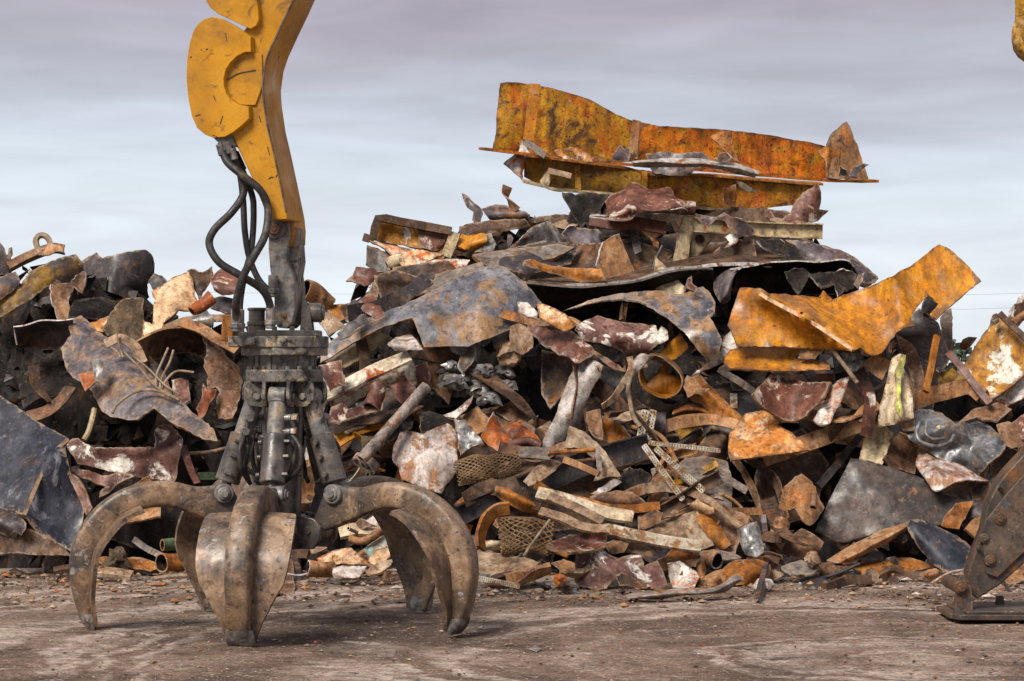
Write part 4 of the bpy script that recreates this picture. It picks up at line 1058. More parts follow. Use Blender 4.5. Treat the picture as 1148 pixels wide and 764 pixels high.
B('bent_strip', 'Q', [(108,240),(250,262),(400,268),(560,295)], p_flat(.13,.015), 'red_maroon', 'flat maroon lip|running below the crumpled red channel', base=21.7, lean=0, roll=25, twist=10)
S('orange_tear', 'Q', [(405,290),(480,300),(570,296),(545,320),(500,350),(515,378),(512,410),(490,395),(470,355),(440,325)], 'orange_bright', 'orange triangular tear|hanging below the crumpled red channel', base=21.75, dent=.05)
S('tan_scrap', 'Q', [(175,330),(215,292),(300,292),(298,325),(250,345),(205,345)], 'tan', 'dull tan scrap|behind the rust brown upright plate', base=22.0, dent=.05)
cb = beam_thing('bracket_beam', 'cream bracket beam|with a post and a gusset pierced by a round hole', 'beam', 800, 270, 21.8)
B('beam', '0', [(778,252),(840,257),(922,260)], p_chan(.13,.06,.012), 'cream_tan', parent=cb, base=21.8, lean=0, roll=180, n=5, plabel='long cream channel of the bracket')
S('post', 'Q', [(650,228),(715,222),(712,280),(700,360),(690,450),(668,520),(625,520),(600,490),(604,440),(622,350)], 'cream_tan', parent=cb, base=21.72, lean=.2, crease=[(640,230,610,500,.05,10)], dent=.015, rag=.5, th=.02)
hole = [(755 + 28 * math.cos(q * math.pi / 8), 357 + 28 * math.sin(q * math.pi / 8)) for q in range(16)]
S('gusset', 'Q', [(716,310),(770,314),(858,320),(800,392),(740,465),(680,524),(690,450),(706,370)], 'cream_tan', parent=cb, base=21.85, lean=.1, dent=.01, rag=.3, th=.015)
S('round_hole', 'Q', hole, 'black_scrap', parent=cb, base=21.82, lean=.1, dent=0, rag=0, th=.003, edge='dark_edge')
S('curled_plate', 'G', [(562,452),(585,450),(612,482),(640,486),(662,470),(680,432),(702,400),(735,385),(756,368),(766,410),(760,455),(792,460),(772,478),(755,494),(700,500),(640,500),(600,492)], 'red_maroon', 'brown curled plate|turned up at the far end of the shorter girder', base=22.0, lean=.3, bend=(20,.2), dent=.06, rag=1.3, edge='raw_edge')
S('mauve_flap', 'Q', [(730,225),(800,222),(850,225),(895,200),(930,222),(1000,240),(1050,275),(1082,320),(1040,342),(980,335),(925,300),(900,250),(850,240),(800,285),(775,270)], 'mauve_steel', 'mauve folded flap|hanging over the cream bracket beam', base=21.6, lean=.3, dent=.05, bend=(10,.12), edge='raw_edge')
S('small_tear', 'Q', [(900,345),(925,328),(985,330),(975,370),(925,400),(898,410),(925,375)], 'white_rust', 'small pale torn piece|below the mauve folded flap', base=21.65, dent=.05)
S('dark_sheet', '0', [(640,250),(700,240),(780,240),(850,255),(862,300),(800,310),(700,320),(640,315)], 'dark_brown', 'dark brown panel|behind the cream bracket beam', base=22.4, lean=.2)
S('dark_sheet', 'G', [(345,565),(480,560),(610,575),(612,630),(480,648),(330,650)], 'dark_brown', 'brown sheet|standing below the gusset with the round hole', base=22.0, lean=.3)
# upper left of the main heap
S('twisted_scrap', 'F', [(404,402),(420,408),(442,432),(468,452),(474,470),(466,496),(450,500),(440,488),(444,462),(424,446),(412,424)], 'mauve_steel', 'twisted dark blade|standing at the skyline', z=.0, dent=.04, rag=.8)
B('twisted_strip', 'F', [(556,380),(548,405),(556,425),(570,445),(585,462)], p_flat(.09,.014), 'brown_rust', 'twisted brown strip|sticking up against the sky', z=.0, roll=10, twist=130)
S('mauve_plate', 'F', [(470,452),(505,442),(542,440),(562,450),(600,460),(624,472),(622,505),(560,505),(500,495)], 'mauve_steel', 'mauve rounded sheet|on top of the thick brown slab', z=.05, dome=.12, dent=.04)
S('brown_slab', 'F', [(396,512),(440,498),(500,490),(560,488),(612,486),(632,510),(600,520),(540,528),(470,540),(398,542)], 'dark_brown', 'thick brown slab|near the yellow scorched frame', z=-.1, th=.05, dome=.05)
fr_ = beam_thing('vehicle_frame', 'yellow scorched frame|with cream and red paint at the shoulder of the heap', 'vehicle scrap', 450, 275, 21.7)
S('side_panel', 'F', [(104,552),(112,515),(126,485),(180,495),(250,508),(320,518),(370,526),(362,560),(342,602),(280,585),(200,572),(130,562)], 'white_ochre', parent=fr_, base=21.8, lean=.2, dent=.04, th=.02, edge='dark_edge')
B('top_rail', 'F', [(80,546),(112,548),(128,486),(200,496),(370,528)], p_flat(.07,.05), 'dark_brown', parent=fr_, base=21.72, lean=.2, n=2)
S('cream_strip', 'F', [(100,558),(150,568),(210,580),(270,590),(345,602),(300,622),(252,640),(222,660),(200,628),(150,585)], 'peach_peel', parent=fr_, base=21.5, lean=.8, dent=.03, edge='rust_edge')
S('scorched_face', 'F', [(94,572),(130,582),(190,620),(212,660),(170,662),(120,662),(90,640)], 'grey_lump', parent=fr_, base=21.6, lean=.3, dent=.12, rag=1.5)
S('red_panel', 'F', [(255,508),(320,518),(360,527),(348,560),(325,592),(270,580)], 'red_maroon', parent=fr_, base=21.74, lean=.2, dent=.04)
T('round_tube', 'F', [(160,640),(185,628),(210,622)], 20, 'cream_tan', parent=fr_, base=21.5, wob=.03)
S('white_plate', 'F', [(254,616),(300,614),(360,618),(432,622),(420,640),(380,652),(320,668),(258,672)], 'white_rust', 'white plate with orange rust|below the yellow scorched frame', z=-.25, dent=.02, th=.03, rag=.7, edge='rust_edge')
S('maroon_flap', 'F', [(22,692),(45,672),(56,643),(90,648),(122,650),(125,672),(112,702),(85,706),(62,698),(40,690)], 'red_maroon', 'maroon flap|jutting out at the shoulder of the heap', z=-.1, bend=(0,.1), dent=.06)
S('yellow_sheet', 'F', [(386,548),(430,540),(478,534),(490,552),(470,580),(440,598),(412,588),(392,578)], 'ochre', 'curved yellow sheet|beside the spotted grey scrap', z=-.15, dome=.15, dent=.03)
S('spotted_sheet', 'F', [(474,540),(500,535),(512,560),(508,592),(470,596),(444,598),(468,578)], 'grey_lump', 'spotted grey scrap|next to the curved yellow sheet', z=-.12, dent=.06)
B('tan_post', 'F', [(352,610),(368,570),(382,530)], p_chan(.09,.05,.012), 'cream_tan', 'short tan post|leaning between the yellow scraps', 'scrap post', z=-.2, roll=0, n=4)
B('tan_post', 'F', [(402,592),(410,565),(420,545)], p_flat(.09,.03), 'ochre', 'stubby ochre post|behind the curved yellow sheet', 'scrap post', z=-.1, n=4)
S('dark_box', 'F', [(115,672),(150,662),(180,654),(240,672),(322,690),(312,712),(296,732),(220,745),(160,764),(140,762),(128,720)], 'dark_brown', 'dark brown box side|with a thin top ledge beside the domed plate', z=-.25, crease=[(115,680,320,695,.08,8)], dent=.04, rag=.9)
S('hook_scrap', 'F', [(68,758),(95,735),(108,700),(122,688),(130,712),(118,742),(100,775),(75,790)], 'tan', 'tan hooked scrap|hanging under the maroon flap', z=-.3, bend=(0,.12), dent=.06)
S('grey_plank', 'F', [(440,604),(520,592),(620,580),(722,568),(776,580),(740,600),(700,618),(620,632),(540,640),(484,640)], 'board_grey', 'grey brown plank|laid above the domed plate', 'scrap plank', z=-.3, th=.04, dent=.015, rag=.6)
S('grey_plank', 'F', [(318,668),(400,648),(470,628),(478,648),(420,680),(350,712),(298,738),(286,726),(310,700)], 'board_grey', 'narrow brown plank|sloping down to the domed plate', 'scrap plank', z=-.35, th=.04, dent=.015)
S('dark_cone', 'F', [(548,594),(590,560),(620,525),(642,508),(668,500),(692,492),(720,520),(745,552),(790,596),(832,642),(800,640),(760,622),(722,600),(700,570),(640,574)], 'dark_steel', 'dark pleated sheet|folded like a cone above the grey brown plank', z=-.05, crease=[(642,510,560,594,.12,10),(690,495,760,620,.12,12)], dent=.06, rag=1.1)
S('dark_cone', 'F', [(730,540),(760,510),(800,515),(850,520),(880,560),(860,620),(830,640),(790,596)], 'mauve_steel', 'dark sheet with ragged rim|under the black hanging sheet', z=.0, dent=.07, rag=1.6)
S('thin_sheets', 'F', [(622,490),(660,478),(720,472),(775,476),(770,492),(720,505),(690,490),(650,500)], 'dark_brown', 'thin layered sheet|behind the dark pleated sheet', z=.12, lean=1.2, dent=.03)
S('thin_sheets', 'F', [(700,508),(740,490),(775,490),(790,505),(740,520)], 'tan', 'pale brown thin sheet|in front of the layered sheet', z=.05, lean=1.2)
S('rust_channel', 'F', [(604,642),(612,622),(628,618),(665,632),(702,642),(760,648),(862,652),(880,690),(840,694),(798,696),(740,678),(680,660),(640,650)], 'orange_rust', 'orange brown channel|lying under the rust brown upright plate', z=-.32, crease=[(610,635,870,675,.08,8)], dent=.03, rag=.9, edge='rust_edge')
S('upright_plate', 'Q', [(190,372),(230,345),(282,326),(310,400),(345,480),(384,578),(320,590),(260,600),(210,590),(150,510)], 'tan_rust', 'rust brown upright plate|with a pale bare edge in the upper heap', z=-.30, lean=.3, tx=.3, dent=.03, rag=.7, edge='raw_edge', th=.02)
Lf('long_sheet', '0', [[(588,316,0),(622,320,0),(660,320,0),(700,315,0),(740,303,0),(790,298,0),(860,295,.05),(905,296,.1)], [(600,306,.5),(640,306,.5),(690,302,.5),(735,295,.5),(790,288,.5),(850,286,.55),(890,288,.6)], [(610,298,1.0),(640,296,1.0),(690,292,1.0),(735,285,1.0),(790,280,1.0),(850,278,1.0),(880,280,1.0)]], 'dark_brown', 'long dark sheet|whose bright wavy edge crosses the upper heap', z=-.52, lean=.2, edge='raw_edge', th=.03, dent=.02)
Lf('long_sheet_skirt', '0', [[(590,319,0),(650,323,0),(710,317,0),(760,306,0),(800,303,.0)], [(600,330,.15),(650,336,.2),(710,332,.2),(760,320,.2),(800,316,.2)], [(610,345,.3),(650,350,.4),(710,346,.4),(760,335,.4),(800,330,.4)]], 'black_scrap', 'black sagging sheet|below the bright wavy edge', z=-.40, lean=.2, th=.02, edge='dark_edge')
Lf('half_pipe', 'J', [[(-5,180,.35),(0,230,.1),(20,290,-.05),(55,300,.05)], [(60,155,.25),(50,190,-.1),(50,250,-.2),(62,285,-.05)], [(150,150,.25),(110,165,-.1),(80,200,-.15),(64,270,.0)]], 'grey_mauve', 'grey rolled sheet|curling open above the big ochre plate', z=-.45, back='black_scrap', edge='raw_edge')
Lf('rolled_sheet', 'J', [[(60,170,.0),(200,152,.0),(350,145,.0),(490,140,.0),(525,165,.1)], [(80,195,.5),(200,190,.6),(350,180,.6),(480,185,.5),(530,200,.3)], [(70,260,.6),(200,265,.7),(350,268,.7),(450,265,.6),(525,235,.35)]], 'black_scrap', 'black rolled sheet|with a ragged mouth above the big ochre plate', z=-.6, edge='raw_edge')
for i, pts in enumerate([[(262,180),(330,165),(360,190),(330,240),(310,268),(290,230)], [(350,190),(420,180),(480,170),(530,190),(520,240),(462,262),(450,228),(400,240)], [(440,220),(460,222),(490,240),(462,270)]]):
    S('ragged_flap', 'J', pts, 'black_scrap', ['black ragged flap|inside the mouth of the rolled sheet', 'wider black flap|at the right lip of the rolled sheet', 'tiny bright edged tear|above the crest of the ochre plate'][i], z=-.50 - .03 * i, dent=.08, rag=1.8, edge=['dark_edge', 'raw_edge', 'raw_edge'][i])
S('sloping_plate', 'J', [(258,62),(330,68),(400,80),(470,100),(520,125),(562,160),(608,200),(600,218),(545,222),(525,190),(495,140),(420,148),(340,140),(300,90)], 'mauve_steel', 'mauve sloping plate|draped down the far shoulder of the heap', z=-.40, lean=.7, dome=.12, bend=(30,.15), dent=.05, rag=1.2, edge='raw_edge')
S('torn_flap', 'J', [(520,222),(535,190),(560,182),(552,215),(535,240)], 'mauve_steel', 'upright torn tongue|at the low end of the mauve sloping plate', z=-.62, dent=.05, edge='raw_edge')
S('ragged_flap', 'J', [(160,65),(230,56),(300,80),(340,140),(300,145),(260,120),(200,100)], 'black_scrap', 'black folded sheet|under the cream bracket beam', z=-.30, dent=.07, rag=1.5)
S('ragged_flap', 'J', [(60,60),(150,62),(158,120),(160,152),(80,160),(0,160),(0,110)], 'dark_brown', 'dark rust panel|between the gusset and the rolled sheet', z=-.10, lean=.3)

for i, (pts, m_, dz, lb) in enumerate([
    ([(765,236),(820,232),(880,236),(905,246),(880,256),(820,262),(770,258)], 'dark_brown', .0, 'dark flat sheet|under the far end of the shorter girder'),
    ([(700,268),(760,262),(840,268),(900,272),(945,290),(930,304),(860,300),(780,296),(710,292)], 'dark_steel', -.1, 'wide dark sheet|overhanging under the cream bracket beam'),
    ([(640,236),(690,226),(735,240),(720,262),(660,268),(632,256)], 'black_scrap', -.1, 'black plate|under the crumpled red channel'),
    ([(640,276),(700,268),(760,282),(740,300),(690,312),(640,306)], 'dark_brown', -.2, 'dark rust sheet|behind the rust brown upright plate'),
    ([(560,282),(610,270),(650,274),(640,296),(590,308),(556,300)], 'dark_steel', -.3, 'dark steel sheet|under the dark pleated sheet'),
    ([(440,300),(500,292),(540,300),(520,320),(470,330),(440,322)], 'dark_brown', -.3, 'dark brown sheet|behind the crest of the domed plate'),
    ([(850,262),(900,266),(950,290),(985,312),(970,322),(925,305),(880,290)], 'mauve_steel', -.25, 'long mauve sheet|falling over the far shoulder above the ochre plate')]):
    S('dark_sheet', '0', pts, m_, lb, base=22.1 + dz if pts[0][1] < 275 else None, z=dz if pts[0][1] >= 275 else 0, lean=.9, dent=.05, rag=1.0)
# ---- middle of the main heap
S('domed_plate', 'H', [(60,405),(66,360),(95,330),(150,290),(200,240),(245,222),(290,205),(345,195),(400,178),(460,150),(520,118),(580,85),(640,62),(690,54),(725,64),(762,96),(800,132),(830,165),(852,192),(820,212),(800,236),(802,264),(740,284),(690,306),(640,322),(590,347),(520,344),(430,349),(415,305),(400,268),(388,244),(340,256),(290,274),(220,308),(150,350),(100,382)], 'grey_blue', 'large grey domed plate|streaked with tan rust over the dark cavity', z=-.75, lean=1.0, dome=.12, bend=(-30,.1), crease=[(690,60,620,340,.10,40)], dent=.035, rag=.9, edge='rust_edge', back='dark_brown', th=.016)
S('tan_underside', 'H', [(70,398),(150,345),(215,306),(270,282),(312,320),(262,352),(200,392),(150,420),(120,420)], 'cream_tan', 'tan web plate|in shade under the tail of the domed plate', z=-.40, lean=.4, dent=.02)
S('dark_scrap', 'H', [(120,300),(150,270),(165,250),(205,232),(245,222),(230,262),(160,310),(128,322)], 'dark_steel', 'dark wavy lip|on the low tail of the domed plate', z=-1.0, dent=.06, bend=(0,.1))
S('small_maroon', 'H', [(195,185),(220,165),(250,160),(272,200),(292,235),(262,256),(240,235),(212,220)], 'red_maroon', 'small maroon and pink scrap|on the tail of the domed plate', z=-1.02, dent=.06, edge='raw_edge')
S('small_mauve', 'H', [(150,255),(160,195),(185,178),(215,200),(225,225),(190,240),(172,262)], 'mauve_steel', 'small dark hooded scrap|behind the small maroon scrap', z=-.8, dome=.1, dent=.05)
S('tan_hook', 'H', [(205,190),(235,150),(255,110),(270,140),(265,170),(240,180),(222,205)], 'tan', 'tan twisted scrap|hooked above the small maroon scrap', z=-.85, dent=.07)
T('open_pipe', 'H', [(2,142),(40,160),(88,196)], 37, 'tan_rust', 'tan open pipe|with a black mouth behind the grapple head', z=-.3, inner='black_scrap', wob=.03, tx=.9, edge='rust_edge')
S('tan_board', 'H', [(32,224),(70,222),(102,228),(130,255),(152,272),(120,292),(92,307),(60,268)], 'tan', 'tan board|leaning behind the grapple head', 'scrap board', z=-.25, th=.03, dent=.02)
S('orange_block', 'H', [(86,208),(120,196),(162,190),(165,220),(158,248),(130,255),(108,232)], 'orange_rust', 'orange block|beside the tan open pipe', z=-.2, th=.06, dent=.03)
cbm = beam_thing('cream_beam', 'long cream beam|with red rust chips sloping up from the grapple head', 'beam', 410, 425, 19.6)
B('top_flange', 'H', [(70,522),(150,485),(250,435),(378,378)], p_flat(.17,.02), 'cream_chipped', parent=cbm, base=20.0, lean=.3, roll=55, n=6)
S('web', 'H', [(90,540),(160,512),(250,466),(320,430),(392,396),(402,440),(404,482),(350,500),(290,490),(250,485),(220,520),(160,560),(110,580)], 'cream_chipped', parent=cbm, base=20.12, lean=.3, dent=.02)
S('end_plate', 'H', [(55,412),(90,402),(136,394),(142,440),(146,486),(118,492),(96,506),(76,470)], 'red_maroon', parent=cbm, base=19.8, lean=.1, dent=.02, th=.02, plabel='upright red end plate')
S('red_patch', 'H', [(305,482),(330,468),(352,446),(380,470),(402,498),(385,530),(362,552),(330,525)], 'red_maroon', 'red and white torn patch|hanging off the long cream beam', z=-.72, dent=.06, edge='raw_edge')
T('curled_pipe', 'H', [(258,490),(262,520),(245,560)], 30, 'red_maroon', 'curled red pipe end|with a pale rim below the long cream beam', z=-.85, wob=.03, wall=.014)
S('red_channel', 'H', [(88,612),(100,560),(140,545),(160,570),(200,560),(240,556),(285,545),(282,572),(230,585),(180,600),(130,620)], 'red_maroon', 'maroon trough|joined to the curled red pipe end', z=-.80, bend=(90,-.15), dent=.05, edge='raw_edge')
B('ochre_strip', 'H', [(105,690),(170,650),(240,622),(336,594)], p_flat(.16,.014), 'ochre', 'ochre curved strip|passing behind the right grapple cylinder', z=-.45, roll=40)
S('brown_ledge', 'H', [(110,640),(180,610),(270,580),(360,560),(380,575),(330,592),(240,618),(160,650)], 'dark_brown', 'brown ledge sheet|above the ochre curved strip', z=-.45, lean=1.1)
pole = T('steel_pole', 'H', [(208,748),(300,645),(380,555),(440,488)], 21, 'pale_pole', 'long mottled steel pole|leaning with a flange collar beside the grapple', 'pole', z=-1.0, lean=.4, wob=.004, n=8)
T('flange_collar', 'K', [(226,268),(244,246)], 36, 'pale_pole', parent=pole, base=D0(475) - 1.08, wall=.03, wob=.004)
T('flange_foot', 'H', [(200,764),(214,744)], 31, 'pale_pole', parent=pole, base=D0(475) - 1.02, wall=.03, wob=.004)
S('peeling_sheet', 'K', [(318,240),(322,190),(345,142),(390,140),(430,148),(470,128),(515,110),(540,130),(552,162),(548,220),(546,280),(522,318),(492,362),(440,345),(390,325),(352,312),(340,270)], 'white_peel', 'white and pink peeling sheet|standing beside the leaning pole', z=-.85, lean=.3, bend=(10,.08), dent=.015, rag=1.0, edge='rust_edge')
random.seed(31)
for i, (u, v, r) in enumerate([(470,455,30),(505,440,24),(540,470,34),(580,420,26),(610,450,34),(650,430,30),(690,470,32),(630,500,32),(670,530,28),(560,510,22),(720,430,24),(530,410,20),(600,395,20),(700,510,22),(740,480,20),(480,500,20)]):
    o = Lump('shredded_lump', 'H', u, v, r, ['foil', 'grey_lump', 'grey_lump', 'foil'][i % 4], 'shiny grey shredded lump|in the cavity under the domed plate' if i == 0 else None, 'scrap lump', z=-.35 - .1 * (i % 3), rough=1.0, squash=(1.2, .8, .8))
    if i: prop(o, 'shiny grey shredded lump in the cavity under the domed plate', 'scrap lump')
    o['group'] = 'shredded lumps in the cavity'
Lump('brown_lump', 'H', 740, 365, 44, 'tan', 'rounded tan casting|hanging in the cavity at the edge of the domed plate', 'casting', z=-.55, rough=.6)
S('grey_casting', 'H', [(304,332),(330,312),(388,304),(410,330),(426,356),(380,358),(325,362)], 'pale_crushed', 'pale grey folded scrap|under the lip of the domed plate', z=-.95, dome=.12, dent=.05)
S('ragged_grey', 'H', [(392,420),(440,400),(455,450),(440,500),(410,490)], 'red_maroon', 'narrow red plate|standing beside the shredded lumps', z=-.5, dent=.05)
S('hole_lug', 'H', [(560,380),(590,345),(612,345),(612,385),(598,412),(570,436),(556,418)], 'grey_lump', 'grey lug plate|dangling in the cavity', z=-.6, th=.03)
S('orange_shard', 'H', [(632,668),(655,625),(680,578),(705,620),(745,680),(735,705),(700,722),(660,700)], 'red_orange', 'pointed orange red shard|above the mesh roll', z=-.75, dome=.1, dent=.05)
S('orange_shard', 'H', [(722,640),(745,622),(772,608),(805,640),(835,665),(855,695),(820,690),(775,702),(748,690)], 'red_orange', 'crumpled orange shard|beside the pointed orange red shard', z=-.78, dent=.08, bend=(90,.15))
T('bent_red_pipe', 'H', [(735,700),(770,690),(810,684),(850,700)], 16, 'red_maroon', 'thin curved red pipe|in front of the crumpled orange shard', z=-.9, wob=.01)
S('brown_plate', 'H', [(558,605),(600,570),(622,558),(660,600),(705,640),(680,660),(640,648),(620,660)], 'tan_rust', 'brown speckled plate|leaning behind the orange shards', z=-.62, dent=.03)
S('brown_plate', 'H', [(680,575),(740,540),(790,545),(810,600),(780,625),(730,610)], 'brown_rust', 'square brown plate|between the shredded lumps and the orange shards', z=-.5, dent=.04)
S('pale_shard', 'H', [(498,592),(540,575),(575,545),(606,520),(598,548),(580,572),(545,602)], 'maroon_white', 'pale mauve blade|beside the dark open box', z=-.72)
S('dark_open_box', 'H', [(412,585),(450,578),(500,590),(545,610),(548,650),(500,640),(420,655)], 'black_scrap', 'dark open box|behind the white and pink peeling sheet', z=-.6, dent=.03)
S('foil_crumple', 'H', [(538,602),(575,608),(600,640),(642,690),(600,705),(560,735),(552,680)], 'foil', 'crumpled silver foil|beside the white and pink peeling sheet', z=-.80, dent=.12, dscale=.08, rag=1.5)
# middle right of the domed plate
S('swoosh_plate', 'I', [(168,242),(220,222),(300,192),(370,176),(450,165),(510,160),(560,160),(610,172),(645,172),(690,150),(722,144),(752,170),(770,205),(768,242),(748,262),(775,310),(796,352),(785,400),(770,432),(745,425),(720,410),(680,360),(640,312),(585,262),(530,226),(470,200),(400,192),(330,198),(270,212)], 'grey_blue', 'swooping grey blue plate|tapering like a wing across the heap', z=-.95, lean=.9, dome=.14, bend=[(30,.25)], dent=.03, rag=.8, edge='raw_edge', back='dark_steel')
S('upright_tear', 'I', [(660,150),(664,110),(678,100),(680,130),(700,145),(690,165)], 'red_maroon', 'small upright tear|on top of the swooping plate', z=-1.0, dent=.03)
S('white_red_plate', 'I', [(678,492),(730,450),(790,402),(796,360),(802,338),(850,305),(900,268),(892,310),(878,352),(855,385),(830,412),(795,435),(758,456),(720,470)], 'white_rust', 'pale plate with orange scrapes|curving up beside the big ochre plate', z=-1.0, lean=.6, bend=(40,.2), dent=.03, edge='raw_edge')
S('red_crushed_tube', 'I', [(222,312),(232,288),(270,272),(312,256),(345,268),(400,280),(470,288),(540,296),(545,320),(560,298),(584,312),(588,350),(560,365),(525,385),(510,402),(478,410),(440,422),(410,400),(380,382),(330,365),(285,360),(250,342)], 'maroon_white', 'crushed maroon tube|with white paint flakes under the swooping plate', z=-.95, lean=.4, dome=.2, crease=[(320,280,400,380,-.12,12)], dent=.06, rag=1.3)
S('ochre_shell', 'I', [(520,428),(560,395),(600,355),(636,322),(652,350),(666,382),(640,410),(612,428),(560,430)], 'ochre', 'ochre folded shell|above the open ochre drum', z=-.85, crease=[(530,425,640,330,.1,8)], dent=.03, edge='raw_edge')
# open drum
drum_c = W(*[fp('I', [(556, 496)])[0][i] for i in (0, 1)], D0(423) - 1.05 + SH(740, 423))
Cc = [drum_c, drum_c + Vector((.03, .25, .02)), drum_c + Vector((.05, .5, .02))]
v, f, fm = tube_geom(catmull(Cc, 4), .205, .012, 28, .72, 20, None, .03, 4.4)
o = mesh_obj('open_drum', v, f, [M['brown_rust'], M['ochre'], M['rust_edge']], fm); o.data.set_sharp_from_angle(angle=.7)
register(o, 'open ochre drum|squashed oval with its mouth facing out', 'drum', None, 740, 423)
S('torn_tongue', 'I', [(486,540),(530,490),(575,440),(592,445),(585,480),(640,510),(652,545),(600,570),(540,568)], 'ochre', 'torn ochre tongue|inside the open drum', z=-.95, dent=.05, lean=.2)
S('pale_pipe', 'I', [(102,735),(130,680),(150,640),(170,580),(186,540),(202,495),(216,470),(240,445),(268,424),(300,432),(332,450),(325,490),(302,520),(280,570),(256,620),(262,665),(268,700),(240,735),(206,768),(180,790),(120,800),(95,770)], 'pale_crushed', 'pale bleached crushed pipe|standing upright like a log in the middle', 'scrap pipe', z=-1.05, lean=.4, dome=.22, dent=.05, rag=.7, edge='rust_edge')
T('pipe_socket', 'I', [(316,468),(322,466)], 17, 'rust_edge', 'small rusty socket|on the top end of the bleached crushed pipe', z=-1.35, wall=.02, inner='black_scrap')
S('rust_channel', 'I', [(648,524),(672,500),(702,478),(745,525),(800,580),(872,650),(866,680),(848,694),(800,660),(755,640),(715,600),(668,576)], 'orange_rust', 'rust red channel|sloping down beside the open ochre drum', z=-.95, crease=[(690,500,860,665,.12,9)], dent=.03, edge='rust_edge')
S('wrinkled_band', 'I', [(650,530),(660,490),(690,500),(720,540),(750,540),(720,570),(690,560),(665,575)], 'tan_rust', 'wrinkled rust band|pinched at the drum mouth', z=-1.1, dent=.09, dscale=.08)
S('ochre_curl', 'I', [(606,622),(625,604),(645,594),(685,598),(722,602),(765,625),(802,652),(855,690),(800,720),(745,750),(690,752),(640,752),(612,702),(608,660)], 'ochre_dirty', 'ochre curled plate|with a rolled top edge below the rust red channel', z=-.88, crease=[(610,640,720,605,.16,14)], dent=.04, edge='rust_edge')
Lf('ochre_roll', 'I', [[(608,618,.0),(660,592,.0),(730,602,.05),(790,640,.1)], [(600,640,-.1),(660,620,-.15),(720,625,-.1),(780,660,.0)], [(612,660,-.02),(655,645,-.05),(705,640,-.03),(760,668,.05)]], 'orange_rust', 'orange brown rolled lip|along the ochre curled plate', z=-1.0, edge='rust_edge')
B('thin_strap', 'I', [(436,418),(442,460),(410,525),(370,580),(328,612)], p_flat(.05,.012), 'tan', 'thin tan strap|bent down beside the bleached crushed pipe', 'strap', z=-1.35, roll=10, twist=60)
R('cable_loop', 'I', [(505,452),(460,470),(432,530),(440,600),(452,650),(478,690)], 9, 'wire_tan', 'brown cable loop|around the open drum', 'cable', z=-1.3)
S('grey_strap', 'I', [(440,480),(455,430),(480,405),(520,410),(500,440),(470,470)], 'pale_crushed', 'short grey curled strap|above the brown cable loop', z=-1.2, bend=(0,.12))
def ladder(name, fr, a, b, w, label, z, lean=.5, mat='white_strip', rails=3, rungs=14, base=None, cat='slotted strip'):
    """slotted strip: rails joined by rungs, one mesh"""
    P, cx, cy, d = path3(fr, [a, b], z, lean, base)
    A, Bv = P
    t = (Bv - A).normalized(); n = Vector((0, 1, 0)); s = t.cross(n).normalized()
    mb = MB(); wd = w / FR[fr][2] * d / F
    for i in range(rails):
        o = s * (wd * (i / (rails - 1) - .5))
        v, f = sweep_mesh([A + o, A.lerp(Bv, .5) + o + n * .01, Bv + o], p_flat(wd / rails * .72, .012)); mb.add(v, f)
    for k in range(rungs + 1):
        c = A.lerp(Bv, k / rungs)
        v, f = sweep_mesh([c - s * wd * .5, c + s * wd * .5], p_flat((Bv - A).length / rungs * .6, .009)); mb.add(v, f)
    o = mesh_obj(name, mb.v, mb.f, M[mat], None, smooth=False)
    register(o, label, cat, None, cx, cy); return o
ladder('slotted_strip', 'I', (478,735), (498,628), 24, 'short white slotted strip|one of an upright pair, on the drum cable side', -1.3, rungs=8)
ladder('slotted_strip', 'I', (508,735), (528,628), 24, 'white slotted strip|upright beside its shorter twin', -1.28, rungs=8)
S('tan_leaf', 'I', [(378,662),(400,640),(422,630),(460,628),(492,626),(480,645),(462,662),(420,668)], 'tan', 'small tan leaf shaped plate|beside the upright slotted strips', z=-1.2, lean=1.2)
S('brown_fold', 'I', [(266,632),(300,622),(322,620),(330,680),(332,742),(300,730),(276,700)], 'brown_rust', 'brown folded plate|tucked behind the bleached crushed pipe', z=-1.05, dent=.04, edge='rust_edge')
S('brown_fold', 'I', [(330,645),(370,660),(410,690),(442,738),(400,752),(345,756),(332,700)], 'orange_rust', 'orange brown bent plate|with a dark fold beside the brown folded plate', z=-1.08, crease=[(335,700,430,740,-.08,8)], dent=.05)
S('maroon_rag', 'I', [(40,292),(90,288),(130,318),(180,322),(212,316),(242,335),(300,390),(360,430),(422,474),(380,466),(300,408),(258,432),(225,440),(200,415),(160,410),(130,380),(85,362),(52,325)], 'red_maroon', 'ragged maroon strip|winding below the edge of the domed plate', z=-.98, dent=.07, rag=1.6, edge='raw_edge')
S('orange_scrap', 'I', [(78,212),(110,215),(150,230),(195,258),(232,292),(210,308),(180,316),(130,290),(88,268)], 'orange_bright', 'orange yellow torn plate|against the edge of the domed plate', z=-1.05, bend=(30,.12), dent=.04, edge='raw_edge')
S('peach_scrap', 'I', [(0,200),(40,205),(80,245),(76,270),(40,262),(5,240)], 'white_rust', 'pale orange splash of bare metal|torn at the corner of the domed plate', z=-1.12, dent=.03)
S('tan_scrap', 'I', [(-30,300),(20,285),(60,330),(60,380),(20,410),(-25,390)], 'tan', 'tan crumpled lump of sheet|hanging under the orange yellow torn plate', z=-.8, dome=.12, dent=.07)
S('brown_curtain', 'I', [(95,390),(180,410),(250,440),(215,470),(180,560),(130,620),(95,560)], 'dark_brown', 'dark brown curtain of sheet|behind the bleached crushed pipe', z=-.5, dent=.07)
S('brown_curtain', 'I', [(330,450),(400,470),(430,540),(420,640),(360,610),(320,560)], 'dark_steel', 'dark ribbed sheet|between the bleached pipe and the drum', z=-.7, dent=.07)
